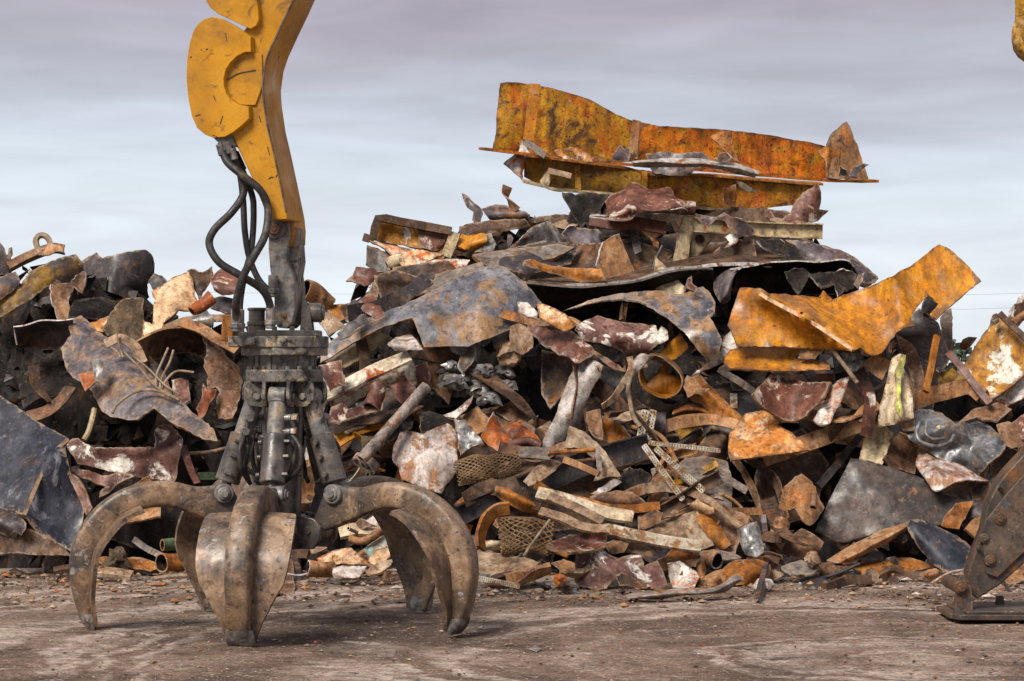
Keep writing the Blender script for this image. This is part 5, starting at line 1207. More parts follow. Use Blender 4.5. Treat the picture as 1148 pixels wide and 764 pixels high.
B('pale_bar', 'I', [(776,474),(870,534),(968,602)], p_angle(.055,.05,.012), 'white_strip', 'straight pale bar|sloping in front of the big ochre plate', 'bar', z=-1.1, n=3)
B('pale_bar', 'I', [(842,560),(842,620)], p_flat(.06,.02), 'white_strip', 'short upright pale bar|under the straight pale bar', 'bar', z=-.95, n=3)
S('brown_shelf', 'I', [(830,520),(900,510),(972,520),(972,560),(900,545),(840,545)], 'dark_brown', 'dark shelf of sheet|behind the straight pale bar', z=-.7)
S('maroon_curl', 'I', [(760,545),(800,540),(850,580),(880,620),(840,640),(800,600)], 'brown_rust', 'brown curled scrap|under the rust red channel', z=-.85, dent=.06)
# ---- right shoulder
bop = S('big_ochre_plate', 'J', [(52,378),(75,310),(98,240),(130,240),(180,246),(205,262),(290,268),(390,275),(405,250),(440,284),(520,255),(600,226),(635,208),(670,195),(702,172),(740,150),(790,112),(835,80),(862,90),(886,106),(940,160),(990,216),(960,238),(930,260),(895,292),(862,320),(842,340),(826,356),(800,340),(818,318),(832,300),(812,280),(790,264),(764,300),(738,332),(728,360),(745,380),(702,388),(682,402),(650,440),(620,482),(595,490),(570,486),(545,462),(512,472),(420,470),(300,462),(190,458),(92,456)], 'ochre', 'big ochre plate|folded and twisted up towards the sky', z=-1.05, lean=.55, crease=[(175,262,340,350,.40,10),(340,350,515,470,.38,10),(400,290,600,300,-.14,30),(670,195,700,390,.22,28)], dent=.02, rag=1.0, th=.018, edge='rust_edge', dscale=.02)
B('plate_rim', 'J', [(170,262),(240,305),(330,350),(420,405),(515,470)], p_flat(.03,.02), 'peach_peel', parent=bop, z=-1.62, lean=.55, n=6)
S('ochre_tongue', 'J', [(38,512),(48,485),(62,468),(130,460),(200,450),(270,448),(342,445),(320,472),(302,500),(350,508),(400,514),(430,526),(432,545),(350,545),(270,548),(160,544),(62,538)], 'ochre', 'flat ochre tongue|lying below the big ochre plate', z=-1.25, lean=1.0, dent=.03, rag=.9, edge='rust_edge')
S('tan_fold', 'J', [(312,500),(335,465),(360,428),(390,440),(416,456),(398,480),(376,504),(345,506)], 'tan_rust', 'small tan folded tab|on the ochre tongue', z=-1.35, dent=.03)
S('grey_box', 'J', [(640,402),(700,360),(760,318),(795,335),(832,370),(852,430),(874,500),(858,530),(840,552),(770,505),(700,462),(665,432)], 'dark_steel', 'dark grey box side|standing under the raised end of the ochre plate', z=-.75, lean=.3, crease=[(660,410,840,400,.08,14)], dent=.03, edge='raw_edge')
S('grey_column', 'J', [(838,352),(850,330),(880,315),(884,400),(886,470),(862,482),(846,430)], 'board_grey', 'pale grey upright sheet|at the skyline behind the ochre plate', z=-.5, lean=.1, dent=.03)
S('dark_fin', 'J', [(790,268),(806,264),(838,300),(820,325),(800,345),(770,330),(776,295)], 'dark_steel', 'dark fin|in the gap of the ochre plate', z=-.7)
S('rust_fin', 'N', [(20,262),(62,285),(112,322),(135,360),(155,420),(175,500),(182,600),(150,605),(122,590),(110,520),(75,400),(45,330)], 'brown_rust', 'tall dark rust fin|beside the thin orange bar', z=-1.05, lean=.4, edge='rust_edge', dent=.04)
B('thin_bar', 'N', [(242,272),(225,350),(205,460),(182,572)], p_flat(.05,.03), 'orange_rust', 'thin orange bar|standing in front of the dark grey box', 'bar', z=-1.25, roll=20)
ch = S('chipped_door', 'N', [(368,442),(420,370),(470,290),(520,215),(562,154),(600,166),(650,215),(710,272),(800,360),(800,420),(707,482),(640,540),(560,596),(520,622),(495,612),(440,530)], 'white_ochre', 'ochre plate with white chips|tilted at the far shoulder of the heap', z=-1.0, lean=.5, tx=-.2, dent=.025, th=.03, edge='rust_edge')
S('white_sheet', 'N', [(520,632),(560,600),(640,542),(710,486),(790,430),(790,520),(707,602),(650,632),(600,656),(560,650)], 'white_rust', 'dirty white lip|below the ochre plate with white chips', z=-1.1, lean=.8, dent=.04)
B('maroon_bar', 'N', [(300,362),(380,450),(450,545),(525,632)], p_flat(.06,.03), 'red_maroon', 'maroon edge bar|along the ochre plate with white chips', 'bar', z=-1.2, lean=.5, n=4)
B('dark_bar', 'N', [(575,150),(640,215),(720,290)], p_flat(.05,.04), 'dark_brown', 'dark top edge bar|on the ochre plate with white chips', 'bar', z=-1.05, lean=.5, n=4)
S('dark_stub', 'N', [(528,185),(540,158),(562,148),(570,170),(545,195)], 'dark_brown', 'stub of dark metal|at the peak of the chipped ochre plate', z=-.98, th=.06)
S('dark_block', 'N', [(652,190),(655,100),(690,92),(760,60),(760,180),(720,190)], 'dark_brown', 'dark upright block|cut by the picture edge above the chipped plate', z=-.6, lean=.2, th=.1)
S('brown_bits', 'N', [(380,290),(410,275),(455,278),(440,300),(415,330),(400,350),(370,345),(362,320)], 'dark_brown', 'dark jagged bits|behind the edge of the chipped plate', z=-.6, rag=1.6, dent=.06)
T('pink_pipe', 'N', [(650,205),(680,180),(730,150)], 22, 'tan_rust', 'tan pipe|behind the chipped ochre plate', z=-.7)
B('brown_beam', 'N', [(112,628),(220,590),(330,560),(420,542),(480,590)], p_chan(.13,.06,.014), 'tan_rust', 'flat brown beam|lying below the chipped ochre plate', 'beam', z=-1.25, roll=0, n=5)
S('ochre_sheet', 'N', [(250,470),(320,440),(400,500),(410,540),(320,560),(250,580)], 'ochre_dirty', 'shaded ochre sheet|behind the flat brown beam', z=-.85)
bg = S('bundled_sheet', 'J', [(608,756),(614,690),(630,622),(645,560),(660,500),(690,484),(712,490),(702,535),(720,580),(736,640),(742,722),(715,728),(690,740),(650,748)], 'bundle_tan', 'tall crumpled tan sheet|with a bright yellow stripe', z=-1.55, lean=.4, crease=[(690,490,680,720,.1,14)], dent=.06, rag=1.0)
S('yellow_stripe', 'J', [(674,540),(690,500),(712,488),(704,530),(694,580),(690,640),(702,700),(694,722),(672,690),(676,620)], 'yellow_stripe', parent=bg, z=-1.68, lean=.4, dent=.02, rag=.8)
S('brown_drape', 'J', [(702,540),(730,580),(745,650),(740,764),(700,764),(690,740),(715,728),(720,620)], 'tan_rust', 'brown sheet|hanging behind the striped tan sheet', z=-1.45, dent=.06)
S('clear_crumple', 'J', [(470,482),(500,470),(540,468),(548,490),(552,522),(525,548),(500,552),(482,520)], 'foil', 'crumpled silver sheet|at the foot of the big ochre plate', z=-1.35, dent=.12, dscale=.08)
S('brown_plate', 'J', [(545,522),(572,502),(600,484),(628,498),(652,512),(640,548),(622,582),(590,560)], 'tan_rust', 'brown five sided plate|beside the striped tan sheet', z=-1.3, dent=.03)
S('saddle_plate', 'J', [(144,636),(180,595),(220,552),(270,575),(340,590),(432,588),(420,620),(402,652),(365,690),(330,722),(300,735),(262,732),(210,700),(170,670)], 'red_maroon', 'red brown saddle plate|with cream paint at one corner', z=-1.4, lean=.8, bend=(0,-.2), dent=.05, edge='rust_edge')
S('white_flange', 'J', [(368,732),(400,680),(440,602),(470,580),(502,568),(480,640),(455,690),(430,742),(395,748)], 'white_rust', 'white and orange flange strip|standing beside the saddle plate', z=-1.55, lean=.4, dent=.03)
S('maroon_curve', 'J', [(500,572),(530,590),(550,640),(552,690),(520,690),(490,670),(470,660),(480,610)], 'brown_rust', 'maroon curved sheet|behind the white and orange flange strip', z=-1.4, dome=.12, dent=.04)
B('rust_strip', 'J', [(535,735),(570,690),(612,672)], p_flat(.13,.014), 'tan_rust', 'rust coloured tab|below the maroon curved sheet', z=-1.55, roll=40)
S('orange_plate', 'M', [(-6,218),(18,190),(40,162),(75,156),(112,152),(128,168),(142,182),(130,195),(170,215),(222,265),(160,275),(80,285),(0,296),(-10,260)], 'orange_bright', 'bright orange plate|with torn corners in the middle right of the heap', z=-1.5, lean=.9, dent=.02, rag=.8, edge='rust_edge')
R('thin_rod', 'J', [(418,442),(470,510),(532,592)], 8, 'wire_tan', 'thin dark rod|leaning at the foot of the big ochre plate', z=-1.5)
B('long_beam', 'M', [(90,290),(200,252),(300,215),(388,186)], p_chan(.14,.06,.012), 'tan_rust', 'long brown beam|running under the bright orange plate', 'beam', z=-1.45, roll=10, n=5)
B('dark_bar', 'M', [(248,370),(300,310),(375,215)], p_flat(.06,.03), 'dark_steel', 'thin dark bar|sloping beside the pinkish panel', 'bar', z=-1.35, n=4)
S('tan_sheet', 'M', [(364,292),(378,240),(395,180),(420,188),(442,200),(462,216),(448,262),(430,312),(400,300)], 'cream_tan', 'pinkish tan panel|standing above the big dark rust plate', z=-1.45, lean=.3, dent=.03, edge='rust_edge')
S('tan_sheet', 'M', [(362,180),(400,130),(420,150),(400,185)], 'tan_rust', 'short tan tab|leaning over the pinkish panel', z=-1.5, dent=.04)
S('brown_bowl', 'M', [(434,292),(450,255),(480,215),(510,230),(532,255),(530,290),(524,335),(500,330),(462,318)], 'brown_rust', 'brown bowl shaped sheet|behind the white speckled curl', z=-1.35, dome=-.2, dent=.04, edge='rust_edge')
bdr = S('dark_rust_plate', 'M', [(240,496),(270,430),(305,360),(340,290),(370,294),(402,300),(480,325),(556,352),(580,370),(604,392),(645,404),(688,412),(672,450),(650,492),(625,488),(600,480),(550,478),(500,482),(410,505),(320,530),(295,524),(268,512)], 'plate_dark', 'big dark rust plate|tilted low on the heap with rounded corners', z=-1.55, lean=.7, dent=.03, rag=.9, dome=.05, edge='rust_edge')
S('turned_corner', 'M', [(598,482),(615,450),(640,420),(690,412),(672,452),(650,492),(625,490)], 'orange_rust', parent=bdr, z=-1.68, dent=.03)
bag = S('crumpled_shell', 'M', [(494,212),(505,180),(532,150),(565,150),(602,160),(640,192),(668,180),(702,172),(740,200),(772,230),(782,262),(762,285),(742,300),(720,325),(702,342),(660,325),(620,302),(575,280),(532,252),(508,235)], 'blue_grey_sheet', 'crumpled blue grey shell|with a twisted pipe on its face', z=-1.6, lean=.6, dome=.16, dent=.075, rag=1.1, dscale=.085, crease=[(520,240,640,190,.10,10),(640,200,740,320,.12,12),(560,270,700,250,-.09,10),(680,180,690,330,-.08,9)], edge='rust_edge')
T('twisted_pipe', 'M', [(540,185),(528,215),(540,245),(580,256),(620,246),(634,226)], 6, 'blue_grey_sheet', parent=bag, z=-2.0, wob=.01)
T('twisted_pipe', 'M', [(556,188),(552,220),(572,238),(606,236)], 5, 'blue_grey_sheet', parent=bag, z=-2.02, wob=.01)
Lump('bolt_lump', 'M', 592, 202, 7, 'cream_tan', None, z=-2.0, parent=bag); Lump('bolt_lump', 'M', 536, 236, 8, 'brown_rust', None, z=-2.0, parent=bag)
Lf('speckled_curl', 'M', [[(535,270,.1),(590,290,.0),(660,310,.0),(735,352,.05)], [(528,310,.0),(580,335,-.15),(640,345,-.18),(705,352,-.1)], [(545,345,-.05),(578,388,-.18),(640,360,-.2),(690,356,-.12)]], 'white_peel', 'white speckled curl|under the crumpled blue grey shell', z=-1.75, lean=.4, edge='rust_edge', back='dark_brown')
S('curl_shadow_sheet', 'M', [(670,352),(735,352),(752,380),(735,420),(700,450),(672,440),(690,410)], 'dark_brown', 'brown sheet|curving below the white speckled curl', z=-1.6, dome=.1)
S('scroll_plate', 'M', [(134,432),(140,400),(150,370),(175,350),(200,334),(222,350),(242,372),(250,400),(266,430),(248,462),(225,482),(205,470),(190,450),(180,432),(155,440)], 'tan_rust', 'scroll shaped tan plate|with a curled rim and a short stub', z=-1.8, lean=.4, dome=.07, bend=(0,.08), dent=.018, edge='rust_edge')
T('stub', 'M', [(234,392),(234,408),(232,430)], 11, 'brown_rust', 'short brown pipe stub|on the scroll shaped tan plate', z=-1.98)
Lf('arched_strip', 'M', [[(2,300,.1),(30,340,.0),(55,390,.0),(80,472,.0)], [(14,292,.0),(52,340,-.05),(74,390,-.05),(90,470,.0)]], 'brown_rust', 'brown arched strip|dropping steeply below the bright orange plate', z=-1.5, edge='rust_edge')
Lf('arched_strip', 'M', [[(30,292,.05),(85,330,-.0),(130,395,.0),(155,462,.05)], [(60,285,.0),(115,325,-.08),(145,385,-.05),(162,458,.02)]], 'dark_brown', 'second arched strip|with a toothed edge beside the scroll plate', z=-1.45, edge='rust_edge')
S('dark_gap_sheet', 'M', [(85,295),(180,290),(220,330),(160,380),(140,390),(110,330)], 'dark_steel', 'dark sheet|in the gap behind the scroll plate', z=-1.2)
T('tan_cylinder', 'M', [(118,540),(135,505),(150,470)], 25, 'tan_rust', 'tan crushed cylinder|leaning below the toothed arched strip', z=-1.75, sq=.7, wob=.03)
S('brown_basin', 'M', [(128,562),(160,525),(200,490),(232,505),(264,530),(254,552),(240,572),(185,574)], 'brown_rust', 'brown shallow basin|near the foot of the heap', z=-1.65, dome=.12, dent=.04)
Lf('tan_gutter', 'M', [[(272,582,.0),(380,520,.0),(450,490,.0),(520,466,.05)], [(300,590,-.1),(390,545,-.14),(460,510,-.12),(522,475,-.0)], [(345,588,.0),(400,560,.0),(460,525,.05),(518,485,.1)]], 'tan_rust', 'tan gutter shaped sheet|rising from the foot of the heap', z=-1.75, lean=.6, edge='rust_edge', back='brown_rust')
S('grey_leaf_sheet', 'M', [(498,480),(512,465),(542,464),(600,490),(650,515),(682,542),(675,580),(662,622),(630,622),(600,610),(560,575),(530,540)], 'blue_black', 'dark slate sheet|curved like a leaf beside the support leg', z=-1.85, lean=.8, dome=.15, dent=.03, edge='rust_edge')
S('low_plate', 'M', [(250,605),(290,594),(332,590),(420,580),(500,574),(540,582),(572,600),(520,612),(400,632),(340,642),(270,640)], 'orange_rust', 'low orange brown plate|flat on the ground along the toe of the heap', z=-1.6, lean=1.4, dome=.06, dent=.05)
S('low_plate', 'M', [(252,590),(300,585),(350,610),(340,640),(300,655),(262,645),(250,620)], 'brown_rust', 'brown turned up plate end|beside the low orange brown plate', z=-1.75, dome=.1)
B('wet_board', 'M', [(470,630),(560,635),(650,645)], p_flat(.13,.04), 'dark_brown', 'long dark board|at the foot of the dark slate sheet', 'board', z=-1.6, roll=60, n=4)
S('foam_lump', 'M', [(18,492),(45,478),(72,470),(84,505),(92,542),(112,582),(80,576),(50,562),(28,525)], 'white_peel', 'pale crusty lump of sheet|near the foot of the arched strips', z=-1.8, dome=.15, dent=.12, dscale=.07)
S('dark_side_plate', 'M', [(738,300),(760,275),(800,262),(850,285),(850,370),(790,350),(740,345)], 'dark_brown', 'dark plate|standing behind the top of the support leg', z=-1.5)
S('side_scrap', 'M', [(756,195),(790,185),(840,200),(850,250),(800,262),(770,240)], 'brown_rust', 'brown bent scrap|beside the crumpled blue grey shell', z=-1.6, dent=.07)
S('side_scrap', 'M', [(800,190),(850,150),(860,230),(830,235)], 'red_maroon', 'maroon flat scrap|at the picture edge above the support leg', z=-1.5, dent=.05)
S('side_scrap', 'M', [(640,195),(690,150),(760,130),(800,150),(760,185),(700,172)], 'brown_rust', 'brown flat scrap|between the flat brown beam and the blue grey shell', z=-1.35, dent=.06)
B('tilted_bar', 'M', [(680,505),(700,480),(735,455)], p_flat(.1,.03), 'tan_rust', 'short tilted bar|between the slate sheet and the support leg', 'bar', z=-1.8, n=3)
# ---- low middle
def mesh_roll(name, label, fr, pts, rpx, z, mat='mesh_brown', lean=.4, cells=16, flat=1.0, turns=1.0, parent=None):
    P, cx, cy, d = path3(fr, pts, z, lean)
    r = rpx / FR[fr][2] * d / F
    C = catmull(P, 10); frs = frames(C)
    L = sum((C[i + 1] - C[i]).length for i in range(len(C) - 1))
    nu = cells; cell = 2 * math.pi * r / nu; nv = max(4, int(L / (cell * .8)))
    mb = MB()
    def pt(u, v):
        t = v / nv * (len(C) - 1); i = min(int(t), len(C) - 2); c = C[i].lerp(C[i + 1], t - i); e1, e2 = frs[i]
        a = 2 * math.pi * turns * u / nu
        p = c + e1 * r * math.cos(a) + e2 * r * flat * math.sin(a)
        return p + Vector((noise.noise(p * 6), noise.noise(p * 6 + Vector((4, 0, 0))), noise.noise(p * 6 + Vector((0, 4, 0))))) * r * .35
    for v in range(nv):
        for u in range(nu):
            sh = .5 * (v % 2)
            a, b, c = pt(u + sh, v), pt(u + sh + .5, v + 1), pt(u + sh - .5, v + 1)
            for q in (b, c):
                vv, ff = sweep_mesh([a, q], p_flat(cell * .2, cell * .16)); mb.add(vv, ff)
    o = mesh_obj(name, mb.v, mb.f, M[mat], None, smooth=False)
    register(o, label, 'wire mesh', None, cx, cy); return o
mesh_roll('mesh_roll', 'rolled rusty wire mesh|lying beside the white and pink peeling sheet', 'K', [(548,288),(620,272),(700,255),(768,240)], 44, -1.0, cells=20)
mr2 = mesh_roll('mesh_basket', 'crushed wire mesh basket|low in the middle of the heap', 'K', [(700,515),(760,512),(830,512),(886,520)], 66, -1.75, cells=22, flat=.6)
R('mesh_tie', 'K', [(786,585),(830,520),(880,455)], 5, 'wire_tan', 'thin pale tie rod|across the crushed wire mesh basket', z=-2.2)
Lf('rust_dome', 'K', [[(690,322,.1),(740,328,.05),(810,362,.05),(885,412,.15)], [(688,345,-.1),(745,360,-.16),(805,390,-.14),(860,425,.0)], [(695,375,.0),(740,400,-.05),(790,425,-.02),(830,435,.1)]], 'orange_rust', 'orange rust half tube|above the crushed wire mesh basket', z=-1.2, lean=.5, edge='rust_edge')
B('orange_hook', 'K', [(735,412),(690,420),(652,455),(632,510),(634,560)], p_flat(.10,.03), 'orange_rust', 'curved orange hook strip|beside the crushed wire mesh basket', z=-1.35, roll=25, n=6)
S('flat_tan_plate', 'K', [(600,590),(612,568),(680,572),(745,580),(800,592),(848,604),(812,632),(762,662),(700,655),(608,642)], 'tan', 'flat tan plate|lying on the ground in front of the mesh basket', z=-1.5, lean=1.6, dent=.03, rag=1.0, th=.03)
S('dark_under', 'K', [(740,660),(800,625),(850,595),(880,610),(850,640),(790,680),(740,685)], 'dark_brown', 'dark brown sheet|under the edge of the flat tan plate', z=-1.5, lean=1.3)
ladder('perforated_strip', 'K', (606,660), (770,692), 15, 'white perforated strip|on the dirt beside the grapple claw', -1.7, rungs=22, lean=1.0)
B('dark_channel', 'K', [(552,440),(620,408),(700,380)], p_chan(.16,.08,.014), 'dark_steel', 'short dark channel|under the mesh roll', z=-1.0, roll=180, n=4)
S('small_curl', 'K', [(540,400),(575,370),(610,365),(600,385),(630,400),(600,425),(560,430)], 'orange_rust', 'small orange curl|beside the short dark channel', z=-1.0, dent=.07)
S('tan_disc', 'K', [(798,292),(830,262),(870,236),(895,262),(905,300),(860,318),(815,322)], 'tan', 'tan rounded plate|behind the dark long channel', z=-1.1, dome=.08)
B('grey_plank', 'K', [(778,218),(840,218),(900,224)], p_flat(.10,.03), 'board_grey', 'short grey plank|above the tan rounded plate', 'scrap plank', z=-1.2, roll=20, n=3)
# debris seen under the grapple
S('pink_sheet', 'K', [(48,592),(90,572),(130,560),(172,554),(200,580),(232,612),(180,615),(110,612),(60,610)], 'peach_peel', 'pink torn sheet|on the ground under the grapple claw', z=-.9, lean=1.0, dent=.07)
S('white_rag', 'K', [(104,628),(150,618),(226,620),(215,640),(200,660),(150,662),(110,655)], 'white_peel', 'white wrinkled sheet|on the ground under the grapple claw', z=-1.2, lean=1.2, dent=.08, dscale=.06)
T('bent_pipe', 'K', [(165,520),(205,530),(240,520),(272,492)], 14, 'tan_rust', 'bent tan pipe|behind the pink torn sheet', z=-.9)
S('teal_scrap', 'K', [(215,560),(250,535),(300,508),(310,540),(280,575),(240,590)], 'teal_paint', 'faded teal scrap|beside the bent tan pipe', z=-.8, dent=.06)
S('tan_shard', 'K', [(222,642),(260,612),(322,595),(312,615),(280,640),(240,650)], 'tan', 'tan pointed shard|on the ground behind the right claw', z=-1.1, lean=1.1)
T('rust_roll', 'K', [(20,628),(60,632),(105,628)], 28, 'tan_rust', 'rolled rusty sheet|on the ground beside the pink torn sheet', z=-1.0, wob=.04, tx=.4, inner='black_scrap')
B('low_board', 'K', [(128,502),(190,490),(252,492)], p_flat(.13,.03), 'bundle_tan', 'pale board|lying in the heap behind the right claw', 'board', z=-.7, roll=50, n=3)
S('pink_sheet', 'K', [(230,600),(262,560),(305,545),(312,585),(285,610),(255,618)], 'peach_peel', 'salmon crumpled sheet|between the teal scrap and the tan shard', z=-.95, dent=.08)
S('tan_scrap', 'K', [(20,530),(50,522),(82,520),(84,555),(55,570),(28,575)], 'tan', 'square tan tab|hanging behind the grapple hub', z=-.9)
S('pale_shard', 'K', [(210,470),(250,440),(290,450),(280,490),(240,495)], 'white_peel', 'pale shard|behind the shoulder of the right claw', z=-.7, dent=.05)
B('stacked_boards', 'K', [(-60,580),(0,575),(20,578)], p_flat(.06,.12), 'dark_brown', 'dark layered boards|on the ground behind the grapple hub', 'board', z=-.7, n=3)
# centre front
ladder('perforated_strip', 'L', (470,180), (722,208), 13, 'long white perforated strip|lying level in front of the bright orange plate', -2.0, rungs=26)
ladder('perforated_strip', 'L', (452,190), (590,382), 17, 'dirty white perforated strip|of the crossed pair sloping down', -2.05, rungs=26)
ladder('perforated_strip', 'L', (495,200), (664,352), 18, 'white perforated strip|crossing beside its dirtier twin', -2.1, rungs=24)
B('bent_angle', 'L', [(385,440),(470,425),(560,380),(640,325),(712,285)], p_angle(.10,.07,.012), 'dark_brown', 'long bent angle|sweeping up to a corner in the centre front', z=-1.95, roll=200, n=6, smooth=False)
B('bent_angle', 'L', [(700,285),(750,325),(812,362)], p_angle(.06,.05,.012), 'board_grey', 'short angle|running down from the corner of the bent angle', z=-1.9, n=4)
B('long_board', 'L', [(70,358),(170,385),(290,425),(412,448)], p_flat(.11,.03), 'bundle_tan', 'long tan board|lying across the low middle of the heap', 'board', z=-2.0, roll=40, n=4)
B('long_board', 'L', [(110,372),(200,410),(305,465)], p_flat(.08,.03), 'tan', 'shorter tan board|fanning out below the long tan board', 'board', z=-2.0, roll=40, n=4)
S('maroon_sheet', 'L', [(204,672),(208,590),(216,512),(240,530),(270,545),(300,560),(360,592),(402,580),(440,580),(452,622),(500,600),(525,650),(540,702),(490,700),(440,690),(405,665),(372,650),(345,660),(318,700),(280,704),(222,692)], 'maroon_white', 'maroon sheet splashed with white|at the front foot of the heap', z=-2.0, lean=.6, crease=[(216,515,330,640,.12,20)], dent=.06, rag=1.0, edge='rust_edge')
S('white_flap', 'L', [(535,612),(580,600),(640,640),(650,660),(632,698),(560,700),(540,660)], 'white_rust', 'white and orange flap|beside the white splashed maroon sheet', z=-2.1, dent=.07)
S('dark_curl', 'L', [(348,652),(372,642),(420,665),(452,690),(430,705),(400,690),(365,690)], 'dark_brown', 'dark curl|between the folds of the white splashed sheet', z=-2.25, dent=.07)
S('rust_dish', 'L', [(258,372),(310,355),(362,350),(410,355),(442,378),(462,396),(420,415),(382,425),(330,430),(282,430)], 'brown_rust', 'rust dish|with an orange spot above the tan boards', z=-1.85, dome=.15, dent=.03)
S('tan_triangle', 'L', [(430,502),(500,470),(570,440),(642,418),(670,480),(702,545),(660,560),(602,545),(520,525)], 'tan', 'tan triangular sheet|under the rust elbow plate', z=-1.85, lean=.9, dent=.03)
S('elbow_plate', 'L', [(628,432),(660,415),(692,422),(715,460),(740,505),(762,542),(742,558),(722,562),(690,525),(660,492)], 'orange_rust', 'rust elbow plate|sloping to the ground with a pale patch', z=-2.05, dome=.12, dent=.03)
S('peach_scrap', 'L', [(608,402),(640,380),(682,374),(698,400),(702,432),(672,438),(640,425)], 'peach_peel', 'peach cap|on the upper end of the rust elbow plate', z=-2.1, dome=.1)
S('arched_sheet', 'L', [(520,450),(580,400),(650,362),(720,360),(735,385),(690,375),(620,400),(560,440)], 'brown_rust', 'dark arched sheet|behind the rust elbow plate', z=-1.95, dent=.03, edge='rust_edge')
Lf('rust_barrel', 'L', [[(735,625,.0),(780,595,.05),(840,590,.05),(895,612,.15)], [(730,650,-.12),(790,640,-.18),(840,640,-.18),(895,650,-.05)], [(742,690,-.02),(790,692,-.08),(840,690,-.06),(895,682,.05)]], 'orange_rust', 'rusty barrel half|on the ground at the front foot of the heap', 'drum', z=-2.05, lean=.4, edge='rust_edge')
S('barrel_flap', 'L', [(630,690),(660,660),(700,640),(740,630),(742,690),(690,696)], 'tan_rust', 'tan flap|running into the rusty barrel half', z=-2.1, dome=.08, dent=.05)
T('ring_pipe', 'L', [(672,600),(690,600),(710,605)], 32, 'tan_rust', 'open tan ring|above the rusty barrel half', z=-2.0, tx=-.6, inner='black_scrap', wob=.03)
Lf('ground_pipe', 'L', [[(382,728,.05),(470,712,.0),(560,700,.0),(690,700,.0),(770,655,.05),(806,664,.1)], [(400,735,-.12),(480,725,-.14),(560,715,-.14),(695,712,-.12),(770,672,-.06),(806,672,.0)], [(440,742,.0),(490,740,.0),(570,730,.0),(710,722,.0),(775,690,.05),(800,678,.1)]], 'pale_pole', 'flattened pale pipe|lying on the dirt at the very front of the heap', 'scrap pipe', z=-2.25, lean=.6, edge='rust_edge')
B('white_lath', 'L', [(250,488),(330,492),(430,515),(540,535),(655,550)], p_flat(.11,.025), 'white_strip', 'long whitish lath|across the front of the heap', z=-2.1, roll=45, n=5)
B('tan_lath', 'L', [(80,425),(160,450),(230,480),(330,490)], p_flat(.08,.025), 'tan', 'brown lath|leading into the long whitish lath', z=-2.1, roll=45, n=4)
S('red_dish', 'L', [(98,545),(140,525),(200,508),(260,500),(314,500),(318,525),(312,552),(250,565),(180,572),(135,562)], 'red_maroon', 'red brown dish|in front of the crushed mesh basket', z=-1.95, dome=-.15, dent=.05, edge='rust_edge')
S('tan_curve', 'L', [(520,590),(550,560),(600,555),(650,570),(642,590),(600,600),(555,605)], 'orange_rust', 'orange brown scoop|behind the white and orange flap', z=-2.0, dome=.1)
S('tan_curve', 'L', [(640,610),(665,585),(672,640),(660,665),(640,655)], 'tan_rust', 'narrow tan scoop|beside the open tan ring', z=-2.05, dome=.08)
S('grey_curve', 'L', [(640,570),(700,560),(770,572),(800,590),(750,598),(690,592)], 'board_grey', 'flat grey sheet|above the rusty barrel half', z=-1.95, lean=1.2)
S('crusty_block', 'L', [(782,492),(820,478),(862,478),(872,530),(880,572),(850,590),(815,580),(796,540)], 'foil', 'crusty grey and yellow block|beside the open tan ring', z=-2.05, dent=.12, dscale=.08, dome=.1)
S('backing_sheet', 'L', [(560,260),(600,232),(660,226),(750,250),(765,330),(762,432),(700,400),(640,350),(590,310)], 'board_grey', 'grey tan backing sheet|behind the crossed perforated strips', z=-1.65, lean=.5, dent=.03)
B('steel_rod', 'L', [(165,240),(225,262),(290,292)], p_flat(.05,.05), 'tan_rust', 'thick rusty rod|with a blunt end near the bleached pipe', 'bar', z=-1.8, n=3)
R('steel_rod', 'L', [(108,218),(190,212),(275,205)], 8, 'orange_rust', 'level orange rod|below the bleached crushed pipe', z=-1.75)
R('steel_rod', 'L', [(165,250),(230,245),(300,235)], 7, 'brown_rust', 'thin brown rod|under the level orange rod', z=-1.75)
B('grey_strip', 'L', [(5,215),(60,218),(118,222)], p_flat(.09,.02), 'board_grey', 'flat grey strip|at the foot of the bleached crushed pipe', z=-1.6, roll=20, n=3)
S('bent_bracket', 'L', [(272,200),(285,190),(300,240),(302,280),(290,300),(284,260)], 'pale_pole', 'thin bent bracket|beside the rusty rods', z=-1.85)
S('folded_tan', 'L', [(186,120),(240,140),(290,185),(340,250),(370,300),(330,300),(270,318),(300,260),(230,200),(165,200)], 'tan', 'tan folded sheet|sloping down from the bleached crushed pipe', z=-1.6, crease=[(190,125,365,298,.1,10)], dent=.03)
S('folded_tan', 'L', [(262,362),(310,330),(355,302),(372,320),(330,350),(290,364)], 'pale_crushed', 'grey tan folded corner|below the tan folded sheet', z=-1.75, dent=.04)
S('dark_sponge', 'L', [(362,335),(372,290),(400,268),(440,272),(472,290),(466,340),(455,375),(410,378),(375,362)], 'black_scrap', 'black spongy chunk|in the middle of the low heap', z=-1.7, dent=.12, dscale=.1, rag=1.4)
B('long_channel', 'L', [(10,345),(120,300),(240,250),(350,222),(470,190)], p_chan(.20,.08,.014), 'dark_steel', 'long dark channel|crossing behind the rusty rods', 'beam', z=-1.5, roll=180, n=5)
S('tan_sheet', 'L', [(20,318),(60,270),(110,235),(160,250),(135,280),(90,310),(40,335)], 'tan', 'tan sheet|wedged under the long dark channel', z=-1.6, dent=.04)
S('brown_patch', 'L', [(335,232),(390,210),(450,192),(475,215),(440,250),(380,275),(345,280)], 'tan_rust', 'brown patched plate|behind the black spongy chunk', z=-1.58, dent=.03)
S('tan_pod', 'L', [(462,395),(468,330),(490,290),(522,275),(548,280),(550,330),(520,370),(490,400)], 'tan_rust', 'tan pod shaped sheet|between the crossed strips and the spongy chunk', z=-1.75, dome=.12, dent=.03)
